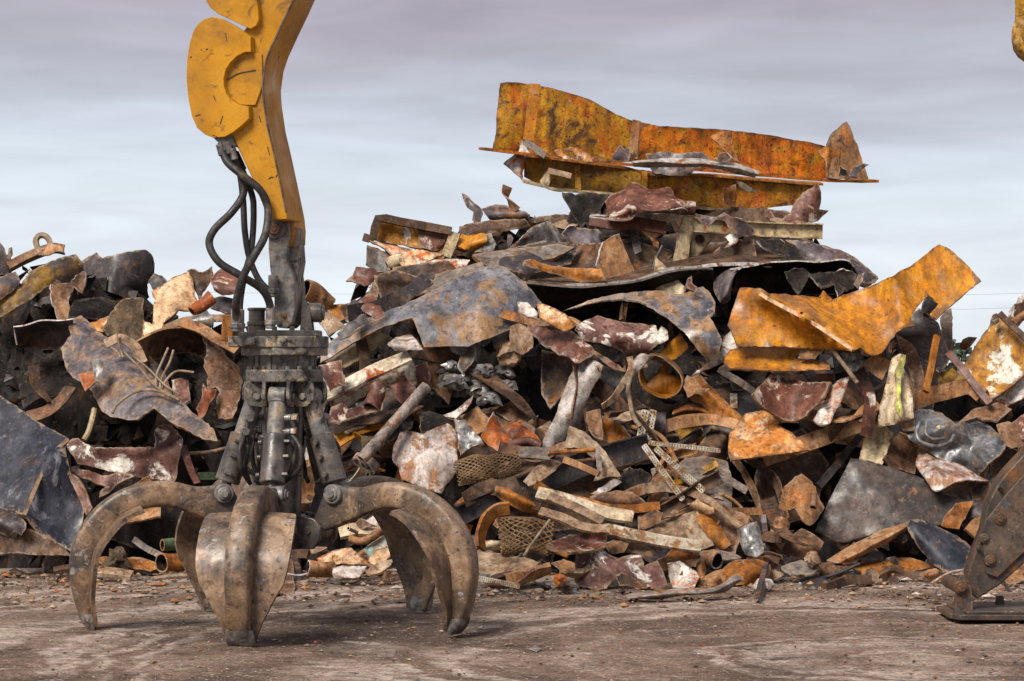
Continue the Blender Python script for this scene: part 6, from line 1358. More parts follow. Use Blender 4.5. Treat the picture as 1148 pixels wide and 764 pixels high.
S('brown_patch', 'L', [(430,440),(470,420),(520,430),(510,460),(460,485),(435,490)], 'brown_rust', 'brown lumpy sheet|under the long bent angle', z=-1.85, dent=.06)
S('brown_patch', 'L', [(310,545),(360,515),(400,535),(380,570),(340,575)], 'brown_rust', 'dark rust shard|behind the white splashed maroon sheet', z=-1.95, dent=.05)
S('tan_patch', 'L', [(380,560),(410,530),(470,545),(500,560),(480,590),(440,580)], 'tan', 'pale tan shard|under the long whitish lath', z=-1.95, dent=.05)
S('brown_patch', 'L', [(120,610),(165,595),(205,610),(205,640),(170,648)], 'tan_rust', 'small brown plate|left of the white splashed maroon sheet', z=-2.0, dent=.05)
Lump('mud_rag', 'L', 160, 690, 40, 'grey_lump', 'grey muddy rag|on the dirt beside the white splashed maroon sheet', 'lump', z=-.9, rough=.9, squash=(1.5, 1, .6))
Lump('concrete_lump', 'M', 96, 652, 28, 'white_peel', 'pale ridged lump|on the dirt beside the rusty barrel half', 'lump', z=1.0, squash=(1, 1, .8), rough=.6)
Lump('hole_stone', 'M', 232, 575, 22, 'tan', 'round tan stone like lump|at the foot of the brown shallow basin', 'lump', z=-2.0, rough=.5)
Lump('red_lump', 'L', 155, 668, 22, 'red_orange', 'small red lump|behind the grey muddy rag', 'lump', z=-2.1)
S('leaf_chip', '0', [(594,727),(600,724),(607,727),(602,730)], 'foil', 'silver chip|lying alone on the foreground dirt', z=0, lean=1.5, base=14.4, th=.006)
S('toe_scrap', 'M', [(60,640),(100,600),(130,585),(150,600),(125,612),(150,620),(120,640)], 'tan', 'tan torn scrap|between the rusty barrel half and the basin', z=-1.9, dent=.07)
S('toe_scrap', 'M', [(140,600),(200,580),(250,600),(235,620),(170,622)], 'board_grey', 'flat grey offcut|lying in front of the brown shallow basin', z=-1.9, lean=1.3)
B('toe_pipe', 'M', [(265,662),(330,640),(400,636)], p_flat(.07,.05), 'dark_brown', 'dark stick|at the toe of the heap under the low plates', 'stick', z=-1.9, n=3)

LONG = [
 ([(462,392),(520,408),(570,440),(600,470)], 'dark_brown', .16, 60, 'dark ribbon|curving through the cavity under the domed plate', -.55),
 ([(610,360),(640,392),(650,430),(640,470)], 'brown_rust', .12, 80, 'rust ribbon|hanging beside the bleached crushed pipe', -.85),
 ([(655,420),(690,450),(720,480),(740,500)], 'dark_brown', .14, -60, 'dark twisted ribbon|below the open ochre drum', -1.1),
 ([(740,480),(790,470),(830,480),(850,500)], 'tan_rust', .10, 50, 'tan twisted ribbon|under the ochre curled plate', -1.35),
 ([(690,560),(740,545),(790,560),(830,590)], 'tan', .08, 70, 'tan ribbon|above the rust elbow plate', -1.95),
 ([(560,500),(600,512),(640,500),(680,505)], 'brown_rust', .10, 40, 'brown ribbon|above the crushed wire mesh basket', -1.3),
 ([(520,560),(545,548),(580,552),(606,566)], 'dark_brown', .12, 60, 'dark ribbon|beside the curved orange hook strip', -1.2),
 ([(880,440),(910,465),(950,470),(985,455)], 'tan_rust', .12, 50, 'tan curled ribbon|above the pinkish tan panel', -1.45),
 ([(860,560),(868,585),(890,605),(915,612)], 'dark_brown', .12, 70, 'dark curved ribbon|beside the brown shallow basin', -1.85),
 ([(390,352),(420,345),(455,330),(480,312)], 'dark_steel', .12, 30, 'dark steel strip|along the tail of the domed plate', -1.05),
 ([(370,480),(400,470),(440,470),(470,455)], 'dark_brown', .14, 50, 'dark brown strip|behind the long mottled steel pole', -.55),
 ([(600,545),(640,560),(690,570),(740,568)], 'orange_rust', .07, 30, 'narrow orange strip|across the low heap by the tan triangular sheet', -2.0),
 ([(940,395),(965,420),(975,455),(970,490)], 'red_maroon', .11, 60, 'maroon ribbon|beside the striped tan sheet', -1.4),
 ([(560,350),(600,362),(640,360),(668,372)], 'tan_rust', .08, 60, 'tan rust strip|under the ragged maroon strip', -.8),
 ([(150,395),(175,420),(185,460),(175,500)], 'dark_brown', .14, 60, 'dark ribbon|hanging in the hollow behind the grey hood', -.2),
]
for pts, m_, wd, tw, lb, z_ in LONG:
    B('torn_ribbon', '0', [(x, y, .08 * math.sin(i * 2.1)) for i, (x, y) in enumerate(pts)], p_flat(wd, .012), m_, lb, z=z_, roll=random.uniform(-20, 40), twist=tw, n=8, wob=.02)
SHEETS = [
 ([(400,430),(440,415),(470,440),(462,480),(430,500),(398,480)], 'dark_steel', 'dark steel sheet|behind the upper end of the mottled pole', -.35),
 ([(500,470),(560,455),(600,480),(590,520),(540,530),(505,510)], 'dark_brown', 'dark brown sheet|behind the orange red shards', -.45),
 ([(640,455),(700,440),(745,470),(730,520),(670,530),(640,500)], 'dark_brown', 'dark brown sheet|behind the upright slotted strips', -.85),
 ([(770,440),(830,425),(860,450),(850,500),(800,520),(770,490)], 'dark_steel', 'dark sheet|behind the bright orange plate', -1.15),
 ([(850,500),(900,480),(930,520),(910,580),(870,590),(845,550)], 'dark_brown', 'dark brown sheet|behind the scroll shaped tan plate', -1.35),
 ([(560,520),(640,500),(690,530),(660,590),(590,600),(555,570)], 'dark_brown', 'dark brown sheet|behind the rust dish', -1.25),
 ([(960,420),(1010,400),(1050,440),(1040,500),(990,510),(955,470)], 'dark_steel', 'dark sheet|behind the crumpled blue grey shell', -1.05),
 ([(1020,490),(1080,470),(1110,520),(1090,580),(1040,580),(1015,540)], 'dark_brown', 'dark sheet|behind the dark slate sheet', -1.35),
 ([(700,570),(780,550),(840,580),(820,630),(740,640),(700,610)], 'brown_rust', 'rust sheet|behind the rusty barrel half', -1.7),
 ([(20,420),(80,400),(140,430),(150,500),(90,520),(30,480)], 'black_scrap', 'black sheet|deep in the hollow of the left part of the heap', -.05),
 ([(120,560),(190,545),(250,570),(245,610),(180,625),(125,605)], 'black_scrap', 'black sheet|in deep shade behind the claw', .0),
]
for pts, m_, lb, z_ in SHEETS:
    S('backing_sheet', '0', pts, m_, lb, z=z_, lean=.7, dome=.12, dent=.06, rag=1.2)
# ------------------------------------------------------------------ body of the heap behind the pieces
RIDGE = [(-420, 380), (-100, 330), (0, 310), (60, 320), (130, 325), (180, 345), (240, 378), (330, 392), (375, 392), (410, 330), (440, 292), (500, 282), (570, 268), (630, 258), (660, 240), (720, 236), (800, 240), (880, 268), (940, 305), (985, 345), (1020, 392), (1060, 418), (1090, 440), (1148, 420), (1300, 400), (1500, 420)]
def ridge(px):
    for (a, b), (c, d) in zip(RIDGE, RIDGE[1:]):
        if a <= px <= c: return b + (d - b) * (px - a) / (c - a)
    return 430
def heap_h(X, Y):
    px = CX + X * F / Y
    py_r = ridge(px); dr = 19.2 + (645 - py_r) * .0072 + .55
    hr = CAMZ + (HZ - py_r) * dr / F
    if Y < dr:
        y = 645 - (Y - .35 - 19.2) / .0072
        h = CAMZ + (HZ - y) * Y / F
        off = -1.0 * max(0, min(1, (px - 560) / 250)) * max(0, min(1, (y - 330) / 200)) + SH(px, y)
        y2 = 645 - (Y - .35 - off - 19.2) / .0072
        h = CAMZ + (HZ - y2) * Y / F
    else: h = hr - (Y - dr) * .9
    k = max(0.0, 1 - max(0.0, px - 1165, -25 - px) / 170)          # the heap falls away at both ends
    return min(h, hr) - 3.2 * (1 - k) ** 1.3
nx, ny = 190, 90
xs = [-6.4 + 13.0 * i / (nx - 1) for i in range(nx)]; ys = [18.3 + 10.5 * j / (ny - 1) for j in range(ny)]
V = []; Fc = []
for j in range(ny):
    for i in range(nx):
        X, Y = xs[i], ys[j]
        q = Vector((X * 2.2, Y * 2.2, 3))
        h = heap_h(X, Y) + (noise.noise(q) * .12 + noise.noise(q * 2.7) * .10 + noise.noise(q * 6) * .05) - .03
        V.append(Vector((X, Y, max(h, -.05))))
for j in range(ny - 1):
    for i in range(nx - 1):
        a = j * nx + i; q = (a, a + 1, a + nx + 1, a + nx)
        if max(V[k].z for k in q) > -.04: Fc.append(q)
core = mesh_obj('scrap_mass', V, Fc, M['black_scrap'], None, smooth=False, origin=Vector((0, 0, 0)))  # near black body puts the shade between the pieces into its colour
prop(core, 'packed scrap mass inside the heap, coloured near black for its shaded gaps', 'scrap', None, 'stuff')
# countless small shreds over that mass
random.seed(11)
mats_ = ['dark_brown', 'black_scrap', 'brown_rust', 'mauve_steel', 'tan_rust', 'grey_lump', 'cream_tan', 'red_maroon', 'dark_steel']
wts = [26, 32, 14, 6, 4, 4, 1, 4, 16]
v = []; f = []; fm = []
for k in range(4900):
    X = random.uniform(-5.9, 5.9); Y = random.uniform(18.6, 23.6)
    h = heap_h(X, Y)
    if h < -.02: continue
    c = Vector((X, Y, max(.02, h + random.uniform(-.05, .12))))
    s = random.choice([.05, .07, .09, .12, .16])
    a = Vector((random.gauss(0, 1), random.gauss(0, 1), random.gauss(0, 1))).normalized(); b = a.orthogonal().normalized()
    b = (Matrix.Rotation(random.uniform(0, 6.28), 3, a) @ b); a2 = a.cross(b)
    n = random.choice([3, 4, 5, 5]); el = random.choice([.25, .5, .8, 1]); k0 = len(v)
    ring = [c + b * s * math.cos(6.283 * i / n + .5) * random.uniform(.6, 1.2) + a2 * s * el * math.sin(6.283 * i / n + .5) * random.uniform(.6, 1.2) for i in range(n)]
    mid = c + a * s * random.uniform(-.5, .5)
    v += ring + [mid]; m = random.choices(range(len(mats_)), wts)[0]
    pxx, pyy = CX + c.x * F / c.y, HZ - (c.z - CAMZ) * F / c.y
    if (pxx < 280 and pyy > 335) or (440 < pxx < 650 and 350 < pyy < 480): m = random.choice([0, 1, 1, 1, 8])  # in the shaded hollows only dark colours, painting in the shade
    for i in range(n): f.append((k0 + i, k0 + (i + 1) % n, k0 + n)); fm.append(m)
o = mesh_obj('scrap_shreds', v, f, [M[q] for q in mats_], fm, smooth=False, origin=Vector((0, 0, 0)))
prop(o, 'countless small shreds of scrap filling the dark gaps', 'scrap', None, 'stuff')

# ------------------------------------------------------------------ more loose pieces, each an object, described by what lies near
random.seed(23)
COLW = {'dark_steel': 'dark steel', 'brown_rust': 'rust brown', 'dark_brown': 'dark brown', 'mauve_steel': 'mauve', 'tan': 'tan', 'tan_rust': 'tan rust', 'orange_rust': 'orange rust', 'red_maroon': 'maroon', 'grey_lump': 'grey', 'cream_tan': 'cream', 'ochre_dirty': 'dirty ochre', 'board_grey': 'grey brown', 'pale_crushed': 'pale grey', 'white_peel': 'white flaked', 'peach_peel': 'peach'}
FW = {'dark_steel': 14, 'brown_rust': 16, 'dark_brown': 20, 'mauve_steel': 8, 'tan': 13, 'tan_rust': 20, 'orange_rust': 4, 'red_maroon': 8, 'grey_lump': 6, 'cream_tan': 5, 'ochre_dirty': 2, 'board_grey': 6, 'pale_crushed': 4, 'white_peel': 3, 'peach_peel': 2}
FILL = []
def near_label(desc, px, py):
    c = sorted(ANCH_FIXED, key=lambda a: (a[0] - px) ** 2 + (a[1] - py) ** 2)[:7]
    opts = []
    for a in c:
        dx, dy = px - a[0], py - a[1]
        rel = ('below' if dy > 0 else 'above') if abs(dy) > abs(dx) * .8 else ('right of' if dx > 0 else 'left of')
        opts.append('%s %s the %s' % (desc, {'right of': 'to the right of', 'left of': 'to the left of'}.get(rel, rel), a[2]))
    for i in range(len(c)):
        for j in range(i + 1, len(c)): opts.append('%s between the %s and the %s' % (desc, c[i][2], c[j][2]))
    for s in opts:
        if s not in USED and 4 <= len(s.split()) <= 16: USED.add(s); return s
    return None
ANCH_FIXED = [a for a in ANCH if len(a[2].split()) <= 6 and a[1] > 200 and 'grapple' not in a[2] and 'arm' not in a[2].split()]
def silh(px): return ridge(px) + 22
CLEAR = [(605, 395, 680, 505), (440, 465, 520, 560), (810, 450, 915, 522), (915, 505, 1095, 615), (435, 295, 612, 392), (868, 525, 930, 592), (665, 395, 775, 450), (1010, 455, 1130, 545), (820, 280, 1000, 405), (650, 350, 800, 400), (585, 560, 650, 620), (640, 590, 745, 665), (60, 350, 250, 480)]
def make_fill(px, py, z, size, flat=False, force=None):
    if any(a - size * .5 < px < c + size * .5 and b - size * .5 < py < d + size * .5 for a, b, c, d in CLEAR) and random.random() < .9: return
    m = random.choices(list(FW), list(FW.values()))[0]
    kind = random.choices(['shard', 'plate', 'strip', 'rod', 'pipe', 'lump', 'curl'], [16, 20, 30, 13, 2, 2, 17] if not flat else [30, 32, 24, 6, 1, 1, 6])[0]
    if force: kind = force
    ang = random.choice([0, math.pi]) + random.uniform(-.4, .4) if flat else random.uniform(0, math.pi * 2); ca, sa = math.cos(ang), math.sin(ang)
    if kind in ('shard', 'plate'):
        n = random.choice([3, 4, 5, 6]) if kind == 'shard' else random.choice([4, 5, 6, 7]); el = random.uniform(.22, .7)
        pts = []
        for i in range(n):
            q = 6.283 * (i + random.uniform(-.25, .25)) / n; r = size * random.uniform(.6, 1.15)
            x, y = r * math.cos(q), r * el * math.sin(q)
            pts.append((px + x * ca - y * sa, py + x * sa + y * ca))
        o = S('scrap_' + kind, '0', pts, m, z=z, lean=random.uniform(0, 1.2), tx=random.uniform(-.8, .8), dent=.05, rag=1.0, bend=(random.uniform(0, 180), random.uniform(-.15, .25)), dome=random.choice([0, 0, .08]))
        noun = ['ragged %s shard', 'bent %s plate'][kind == 'plate']
    elif kind == 'curl':
        w = size * .5; k = size
        def P(a, b, dz): return (px + a * ca - b * sa, py + a * sa + b * ca, dz)
        o = Lf('curled_scrap', '0', [[P(-k, -w, .05), P(0, -w * 1.2, 0), P(k, -w, .1)], [P(-k, 0, -.1), P(0, 0, -.15), P(k, 0, -.05)], [P(-k, w, .02), P(0, w, -.02), P(k, w * .8, .1)]], m, z=z, nu=5, nv=4, dent=.02)
        noun = 'curled %s sheet'
    elif kind == 'strip':
        b = random.uniform(-.5, .5) * size
        o = B('scrap_strip', '0', [(px - ca * size * 1.3, py - sa * size * 1.3), (px - sa * b, py + ca * b, random.uniform(-.1, .1)), (px + ca * size * 1.3, py + sa * size * 1.3, random.uniform(-.2, .2))], random.choice([p_flat(random.uniform(.04, .10), .012), p_angle(.06, .05, .01), p_chan(.09, .04, .01)]), m, z=z, roll=random.uniform(0, 180), twist=random.uniform(-60, 60), n=6)
        noun = 'narrow %s strip'
    elif kind == 'rod':
        b = random.uniform(-.6, .6) * size
        o = R('scrap_rod', '0', [(px - ca * size * 1.4, py - sa * size * 1.4), (px - sa * b, py + ca * b, random.uniform(-.1, .1)), (px + ca * size * 1.4, py + sa * size * 1.4, random.uniform(-.2, .2))], random.uniform(1.2, 2.6), m, z=z)
        noun = 'thin %s rod'
    elif kind == 'pipe':
        o = T('scrap_pipe', '0', [(px - ca * size * .8, py - sa * size * .8), (px + ca * size * .8, py + sa * size * .8, random.uniform(-.3, .3))], size * random.uniform(.2, .4), m, z=z, wob=.02, sq=random.uniform(.5, 1), inner='black_scrap')
        noun = 'short %s pipe'
    else:
        o = Lump('scrap_lump', '0', px, py, size * .6, m, None, z=z, rough=.8)
        noun = 'lumpy %s chunk'
    s = near_label(noun % COLW[m], px, py)
    if s is None:
        bpy.data.objects.remove(o); return
    prop(o, s, 'scrap ' + {'shard': 'shard', 'plate': 'plate', 'strip': 'strip', 'rod': 'rod', 'pipe': 'pipe', 'lump': 'lump', 'curl': 'plate'}[kind], 'loose scrap wedged in the heap')
    FILL.append(o)
tries = 0
while tries < 330:
    tries += 1
    px = random.uniform(-20, 1165); top = silh(px)
    py = top + (640 - top) * random.random() ** .8
    if 120 < px < 430 and 560 < py and random.random() < .4: continue
    if px < 275 and 330 < py and random.random() < .9: continue
    if 455 < px < 640 and 360 < py < 480 and random.random() < .7: continue
    if 560 < px < 900 and 200 < py < 340 and random.random() < .5: continue
    zc = .27 - 1.0 * max(0, min(1, (px - 560) / 250)) * max(0, min(1, (py - 330) / 200)) - .45
    make_fill(px, py, zc + random.uniform(-.35, .3), random.choice([12, 14, 18, 22, 26, 32, 40]))
for k in range(65):                                        # low scraps along the toe of the heap
    px = random.uniform(330, 1080); py = random.uniform(585, 652)
    make_fill(px, py, (-.8 if px < 560 else -1.85) + random.uniform(-.3, .2), random.choice([6, 8, 10, 13, 16, 20]), True)

for k in range(70):                                        # long thin strips and rods through the tangle
    px = random.uniform(560, 1050); py = random.uniform(max(425, silh(px) + 40), 630)
    if px < 680 and py < 500: continue
    zc = .0 - 1.0 * max(0, min(1, (px - 560) / 250)) * max(0, min(1, (py - 330) / 200)) - .62
    make_fill(px, py, zc + random.uniform(-.2, .2), random.choice([18, 24, 30, 38]), True if k % 2 else False, random.choice(['rod', 'strip', 'strip']))

# ------------------------------------------------------------------ ground: one sheet to the horizon
def axis(lo, hi, step, far):
    a = [lo + step * i for i in range(int((hi - lo) / step) + 1)]
    s = step; x = a[-1]; up = []
    while x < far: s *= 1.6; x += s; up.append(x)
    s = step; x = a[0]; dn = []
    while x > -far: s *= 1.6; x -= s; dn.append(x)
    return list(reversed(dn)) + a + up
gx = axis(-4.6, 4.6, .05, 900); gy = axis(11.5, 20.5, .05, 900)
V = []; Fc = []
def rut(x, y):
    r = math.hypot(x - 2.3, y - 14.2)                      # wheel tracks turning in from the right
    r2 = math.hypot(x + 9, (y - 26))
    return (math.sin(r * 5.0 + noise.noise(Vector((x, y, 1))) * 2.5) * .5 + math.sin(r * 13 + noise.noise(Vector((x*.8, y*.8, 5))) * 3) * .25) * max(0, noise.noise(Vector((x * .35, y * .35, 9))) + .5) + .3 * math.sin(r2 * 8) * max(0, noise.noise(Vector((x * .3, y * .3, 4))) + .2)
for y in gy:
    for x in gx:
        q = Vector((x, y, 0))
        z = 0
        if abs(x) < 8 and 9 < y < 24:
            z = noise.noise(q * .8) * .02 + noise.noise(q * 3.1) * .010 + noise.noise(q * 9) * .006 + rut(x, y) * .005
            z -= .01
        V.append(Vector((x, y, z)))
n = len(gx)
for j in range(len(gy) - 1):
    for i in range(n - 1):
        a = j * n + i; Fc.append((a, a + 1, a + n + 1, a + n))
# dirt material
m = bpy.data.materials.new('dirt'); m.use_nodes = True; nt = m.node_tree; nt.nodes.clear(); L = nt.links.new
out = nd(nt, 'ShaderNodeOutputMaterial', 1200); bs = nd(nt, 'ShaderNodeBsdfPrincipled', 900); L(bs.outputs[0], out.inputs[0])
tc = nd(nt, 'ShaderNodeTexCoord', -1200)
def nz(s, det=8, ro=.6, dist=.2, sc=(1, 1, 1)):
    mp = nd(nt, 'ShaderNodeMapping', -900); mp.inputs['Scale'].default_value = sc
    a = nd(nt, 'ShaderNodeTexNoise', -700); a.inputs['Scale'].default_value = s; a.inputs['Detail'].default_value = det; a.inputs['Roughness'].default_value = ro; a.inputs['Distortion'].default_value = dist
    L(tc.outputs['Object'], mp.inputs[0]); L(mp.outputs[0], a.inputs['Vector']); return a.outputs[0]
def ramp(fac, els):
    c = nd(nt, 'ShaderNodeValToRGB', -400); e = c.color_ramp.elements
    e[0].position, e[0].color = els[0][0], (*els[0][1], 1); e[1].position, e[1].color = els[-1][0], (*els[-1][1], 1)
    for p, q in els[1:-1]:
        k = e.new(p); k.color = (*q, 1)
    L(fac, c.inputs[0]); return c.outputs[0]
def mixc(fac, a, b, bt='MIX'):
    x = nd(nt, 'ShaderNodeMix', 0, data_type='RGBA', blend_type=bt)
    if isinstance(fac, float): x.inputs[0].default_value = fac
    else: L(fac, x.inputs[0])
    for s, k in ((a, 6), (b, 7)):
        if isinstance(s, tuple): x.inputs[k].default_value = (*s, 1)
        else: L(s, x.inputs[k])
    return x.outputs[2]
def rng(v_, a, b, lo=0, hi=1):
    x = nd(nt, 'ShaderNodeMapRange', -200); x.inputs[1].default_value = a; x.inputs[2].default_value = b; x.inputs[3].default_value = lo; x.inputs[4].default_value = hi
    L(v_, x.inputs[0]); return x.outputs[0]
col = ramp(nz(1.1, 9, .62, .4), [(.36, (.10, .062, .042)), (.5, (.19, .122, .085)), (.64, (.29, .205, .155))])
# track arcs: rings about the turning centre, broken up by noise
sep = nd(nt, 'ShaderNodeVectorMath', -900, operation='DISTANCE'); sep.inputs[1].default_value = (2.3, 14.2, 0); L(tc.outputs['Object'], sep.inputs[0])
wob = nd(nt, 'ShaderNodeMath', -700, operation='MULTIPLY_ADD'); wob.inputs[1].default_value = .7; L(nz(1.2, 4), wob.inputs[0]); L(sep.outputs['Value'], wob.inputs[2])
ringn = nd(nt, 'ShaderNodeTexNoise', -500, noise_dimensions='1D'); ringn.inputs['Scale'].default_value = 1.3; ringn.inputs['Detail'].default_value = 3; ringn.inputs['Roughness'].default_value = .7
L(wob.outputs[0], ringn.inputs['W'])
msk = rng(nz(.55, 3), .33, .47)
light = mixc(rng(nz(4, 9, .78, .8, (1, 1.2, 1)), .39, .54, 0, .85), (0., 0., 0.), mixc(rng(ringn.outputs[0], .49, .56), (0., 0., 0.), msk))
col = mixc(light, col, (.47, .37, .305))
dark = mixc(rng(nz(3.3, 9, .78, .8, (1, 1.2, 1)), .40, .56, 0, .6), (0., 0., 0.), mixc(rng(ringn.outputs[0], .51, .43), (0., 0., 0.), rng(nz(.4, 3), .40, .58)))
col = mixc(dark, col, (.085, .055, .042))
col = mixc(rng(nz(.9, 8, .7, .6, (1, 2.2, 1)), .62, .70), col, (.05, .036, .030))     # oil stained patches
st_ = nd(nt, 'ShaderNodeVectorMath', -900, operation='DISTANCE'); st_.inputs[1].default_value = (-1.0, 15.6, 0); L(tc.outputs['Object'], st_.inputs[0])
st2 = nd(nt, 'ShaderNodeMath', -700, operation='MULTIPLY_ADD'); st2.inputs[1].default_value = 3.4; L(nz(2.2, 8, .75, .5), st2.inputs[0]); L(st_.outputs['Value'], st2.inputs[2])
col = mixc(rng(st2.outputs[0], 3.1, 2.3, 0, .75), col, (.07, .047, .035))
col = mixc(rng(nz(2.6, 9, .75, .5, (1, 2.0, 1)), .60, .66), col, (.46, .39, .34))     # pale dusty smears
col = mixc(1.0, col, rng(nz(7, 9, .78, .6, (1, 1.6, 1)), .36, .64, .55, 1.42), 'MULTIPLY')
col = mixc(rng(nz(17, 5, .75), .58, .63), col, (.05, .034, .025))
col = mixc(rng(nz(24, 4, .75), .62, .66), col, (.42, .35, .30))
col = mixc(rng(nz(45, 3, .7), .64, .68), col, (.58, .53, .49))
g = nz(48, 6, .8); col = mixc(1.0, col, rng(g, .36, .64, .55, 1.45), 'MULTIPLY')
L(col, bs.inputs['Base Color']); bs.inputs['Roughness'].default_value = .9; bs.inputs['Specular IOR Level'].default_value = .25
b1 = nd(nt, 'ShaderNodeBump', 600); b1.inputs['Strength'].default_value = .8; b1.inputs['Distance'].default_value = .03; L(nz(9, 8, .75), b1.inputs['Height'])
b2 = nd(nt, 'ShaderNodeBump', 700); b2.inputs['Strength'].default_value = .5; b2.inputs['Distance'].default_value = .01; L(g, b2.inputs['Height']); L(b1.outputs[0], b2.inputs['Normal']); L(b2.outputs[0], bs.inputs['Normal'])
M['dirt'] = m
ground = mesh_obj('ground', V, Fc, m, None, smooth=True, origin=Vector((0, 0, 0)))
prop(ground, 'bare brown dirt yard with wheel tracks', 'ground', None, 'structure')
# gravel and crumbs
random.seed(5)
gm = ['mud_brown', 'dark_brown', 'tan', 'white_peel', 'red_orange', 'board_grey', 'tan_rust']; gw = [20, 6, 30, 6, 1.2, 18, 24]
v = []; f = []; fm = []
ico = [(0, 0, 1), (.9, 0, .3), (.3, .85, .3), (-.75, .5, .3), (-.7, -.55, .3), (.3, -.85, .3), (0, 0, -.3)]
icf = [(0, 1, 2), (0, 2, 3), (0, 3, 4), (0, 4, 5), (0, 5, 1), (6, 2, 1), (6, 3, 2), (6, 4, 3), (6, 5, 4), (6, 1, 5)]
for k in range(6800):
    Y = 12.6 + 7.2 * random.random() ** .7 if k % 5 < 2 else 20.0 - 2.6 * random.random() ** 1.6; X = random.uniform(-.225, .225) * Y
    s = random.choice([.004, .005, .006, .007, .009, .012, .018]) * (1.0 if Y < 17 else random.choice([1, 1.4, 2.2]))
    a = random.uniform(0, 6.28); sx, sy, sz = random.uniform(.7, 1.6), random.uniform(.6, 1.1), random.uniform(.3, .9)
    k0 = len(v)
    for p in ico:
        x, y = p[0] * sx * s * random.uniform(.8, 1.2), p[1] * sy * s * random.uniform(.8, 1.2)
        v.append(Vector((X + x * math.cos(a) - y * math.sin(a), Y + x * math.sin(a) + y * math.cos(a), p[2] * s * sz - .003)))
    mi = random.choices(range(len(gm)), gw)[0]
    for q in icf: f.append(tuple(k0 + i for i in q)); fm.append(mi)
o = mesh_obj('gravel', v, f, [M[q] for q in gm], fm, smooth=False, origin=Vector((0, 0, 0)))
prop(o, 'crumbs and gravel strewn over the dirt', 'gravel', None, 'stuff')

# ------------------------------------------------------------------ far away: tree line and two wires
random.seed(9)
m = mat('far_leaves', [(.05, .07, .05), (.08, .10, .075), (.11, .13, .10)], .3, [], rough=.9, bump=0)
v = []; f = []
for k in range(5000):
    X = random.uniform(-130, 160); hgt = 4.2 + 2.2 * noise.noise(Vector((X * .06, 2, 0))) + 1.2 * noise.noise(Vector((X * .25, 5, 0)))
    c = Vector((X, 420 + random.uniform(-5, 5), random.uniform(0, 1) ** .7 * hgt)); s = random.uniform(.4, .9)
    a = Vector((random.gauss(0, 1), random.gauss(0, 1), random.gauss(0, 1))).normalized(); b = a.orthogonal().normalized(); d = a.cross(b)
    k0 = len(v); v += [c + b * s, c + d * s, c - b * s, c - d * s]; f.append((k0, k0 + 1, k0 + 2, k0 + 3))
o = mesh_obj('far_woods', v, f, m, smooth=False, origin=Vector((0, 420, 0)))
prop(o, 'low line of trees on the horizon', 'woods', None, 'stuff')
for i, (y0, y1) in enumerate([(327, 333), (345, 349)]):
    d = 150; r = .007
    C = [W(-500, y0 - 20, d), W(300, y0 + 2, d), W(1000, y0 + 1, d), W(1148, y1 - 4, d), W(1900, y1 - 30, d)]
    vv, ff = sweep_mesh(catmull(C, 8), circle(r, 6))
    o = mesh_obj('overhead_wire', vv, ff, M['steel_worn'], smooth=True, origin=C[0])
    prop(o, ['upper faint overhead wire crossing the sky far behind the heap', 'lower faint overhead wire crossing the sky far behind the heap'][i], 'wire')

# ------------------------------------------------------------------ camera, light, sky
cam = bpy.data.cameras.new('camera'); co = bpy.data.objects.new('camera', cam); COL.objects.link(co)
co.location = (0, 0, CAMZ); co.rotation_euler = (math.radians(90), 0, 0)
cam.sensor_width = 36; cam.lens = 36 * F / 1148; cam.shift_y = 28 / 1148; cam.clip_end = 3000; cam.clip_start = .1
scene.camera = co
SE, SR = math.radians(45), math.radians(-146)             # high soft sun behind the left shoulder of the viewer
w = bpy.data.worlds.new('World'); scene.world = w; w.use_nodes = True
nt = w.node_tree; nt.nodes.clear(); L = nt.links.new
out = nd(nt, 'ShaderNodeOutputWorld', 900); bgN = nd(nt, 'ShaderNodeBackground', 700); L(bgN.outputs[0], out.inputs[0])
sky = nd(nt, 'ShaderNodeTexSky', -600, 300, sky_type='NISHITA'); sky.sun_disc = False; sky.sun_elevation = SE; sky.sun_rotation = SR; sky.air_density = 1.2; sky.dust_density = 2.0
tc = nd(nt, 'ShaderNodeTexCoord', -1300); sx = nd(nt, 'ShaderNodeSeparateXYZ', -1100); L(tc.outputs['Generated'], sx.inputs[0])
# cloud deck: banks stretched level, thick above and thinning to a pale band at the horizon
mp = nd(nt, 'ShaderNodeMapping', -1000, -300); mp.inputs['Scale'].default_value = (4, 4, 22); L(tc.outputs['Generated'], mp.inputs[0])
n1 = nd(nt, 'ShaderNodeTexNoise', -800, -300); n1.inputs['Scale'].default_value = 1.0; n1.inputs['Detail'].default_value = 7; n1.inputs['Roughness'].default_value = .5; n1.inputs['Distortion'].default_value = .5; L(mp.outputs[0], n1.inputs['Vector'])
el = nd(nt, 'ShaderNodeMath', -800, 0, operation='MULTIPLY_ADD'); el.inputs[1].default_value = .085
sub = nd(nt, 'ShaderNodeMath', -820, -100, operation='SUBTRACT'); sub.inputs[1].default_value = .5; L(n1.outputs[0], sub.inputs[0]); L(sub.outputs[0], el.inputs[0]); L(sx.outputs['Z'], el.inputs[2])
cr = nd(nt, 'ShaderNodeValToRGB', -500, -100); e = cr.color_ramp.elements
def sR(r, g, b):
    f_ = lambda c: ((c / 255 + .055) / 1.055) ** 2.4 if c > 10 else c / 255 / 12.92
    k_ = 1.14 / 2 ** .36
    return (f_(r) * k_, f_(g) * k_, f_(b) * k_, 1)
e[0].position = 0; e[0].color = sR(234, 241, 247); e[1].position = 1.0; e[1].color = (.40, .40, .45, 1)
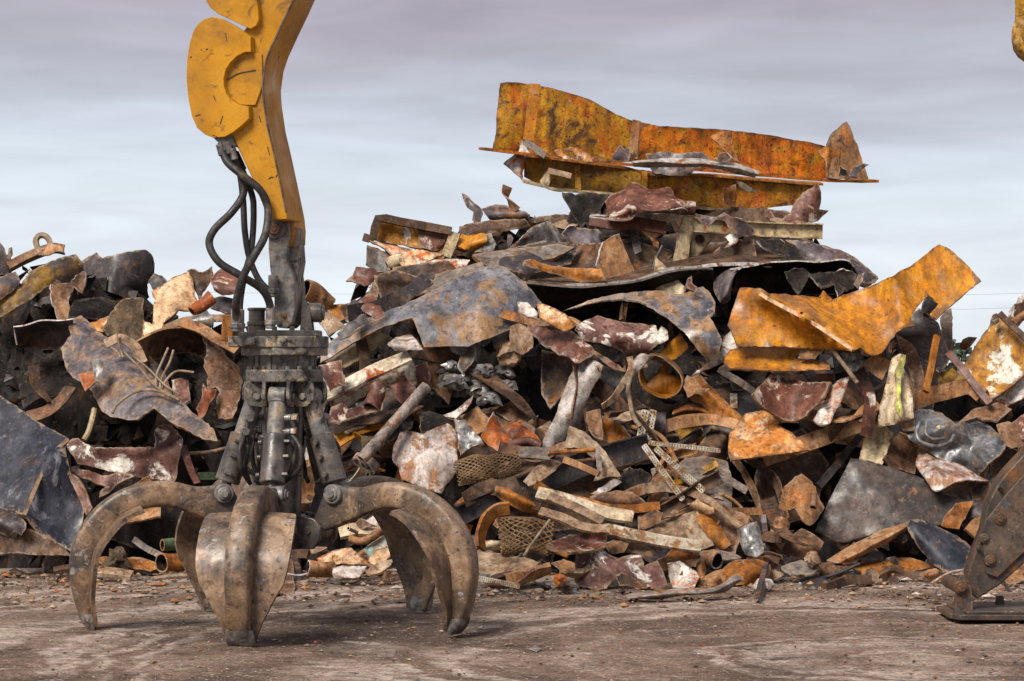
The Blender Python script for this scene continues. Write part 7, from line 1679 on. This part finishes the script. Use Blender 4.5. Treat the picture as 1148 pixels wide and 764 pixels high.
for p, c in ((.035, sR(228, 236, 244)), (.06, sR(220, 229, 239)), (.085, sR(207, 216, 228)), (.11, sR(190, 194, 207)), (.14, sR(172, 166, 180)), (.17, sR(164, 155, 170)), (.35, (.33, .33, .37, 1))):
    k = e.new(p); k.color = c
L(el.outputs[0], cr.inputs[0])
mx = nd(nt, 'ShaderNodeMix', 0, 0, data_type='RGBA'); mx.inputs[0].default_value = .9
skm = nd(nt, 'ShaderNodeMix', -300, 300, data_type='RGBA', blend_type='MULTIPLY'); skm.inputs[0].default_value = 1; skm.inputs[7].default_value = (.05, .05, .05, 1); L(sky.outputs[0], skm.inputs[6])
L(skm.outputs[2], mx.inputs[6])
# finer light and dark streaks
mr = nd(nt, 'ShaderNodeMapRange', -400, -400); mr.inputs[1].default_value = .3; mr.inputs[2].default_value = .7; mr.inputs[3].default_value = .90; mr.inputs[4].default_value = 1.09
mp2 = nd(nt, 'ShaderNodeMapping', -1000, -600); mp2.inputs['Scale'].default_value = (9, 9, 60); L(tc.outputs['Generated'], mp2.inputs[0])
n2 = nd(nt, 'ShaderNodeTexNoise', -800, -600); n2.inputs['Scale'].default_value = 1.3; n2.inputs['Detail'].default_value = 6; n2.inputs['Distortion'].default_value = .6; L(mp2.outputs[0], n2.inputs['Vector']); L(n2.outputs[0], mr.inputs[0])
mm = nd(nt, 'ShaderNodeMix', -200, -200, data_type='RGBA', blend_type='MULTIPLY'); mm.inputs[0].default_value = 1; L(cr.outputs[0], mm.inputs[6]); L(mr.outputs[0], mm.inputs[7])
L(mm.outputs[2], mx.inputs[7]); L(mx.outputs[2], bgN.inputs[0]); bgN.inputs[1].default_value = 1.0
sun = bpy.data.lights.new('sun', 'SUN'); so = bpy.data.objects.new('sun', sun); COL.objects.link(so)
sun.energy = 3.7; sun.angle = math.radians(24); sun.color = (1.0, .95, .88)
sdir = Vector((math.sin(SR) * math.cos(SE), math.cos(SR) * math.cos(SE), math.sin(SE)))
so.rotation_euler = sdir.to_track_quat('Z', 'Y').to_euler()
vs = scene.view_settings; vs.view_transform = 'Standard'; vs.look = 'None'; vs.gamma = 1; vs.exposure = 0.36; vs.use_curve_mapping = False
scene.cycles.use_denoising = True; scene.cycles.max_bounces = 5; scene.cycles.diffuse_bounces = 1; scene.cycles.glossy_bounces = 2

# ------------------------------------------------------------------ drop loose pieces nothing can be seen of
bpy.context.view_layer.update()
dg = bpy.context.evaluated_depsgraph_get()
org = Vector((0, 0, CAMZ))
for o in FILL:
    vis = 0
    vs_ = o.data.vertices; stp = max(1, len(vs_) // 60)
    for i in range(0, len(vs_), stp):
        p = o.matrix_world @ vs_[i].co; d = p - org
        px, py = CX + p.x * F / p.y, HZ - (p.z - CAMZ) * F / p.y
        if not (0 < px < 1148 and 0 < py < 764): continue
        hit, loc, nn, idx, ob, mt = scene.ray_cast(dg, org, d.normalized(), distance=d.length + .05)
        if hit and ob.name == o.name: vis += 1
        if vis >= 2: break
    if vis < 2: bpy.data.objects.remove(o)
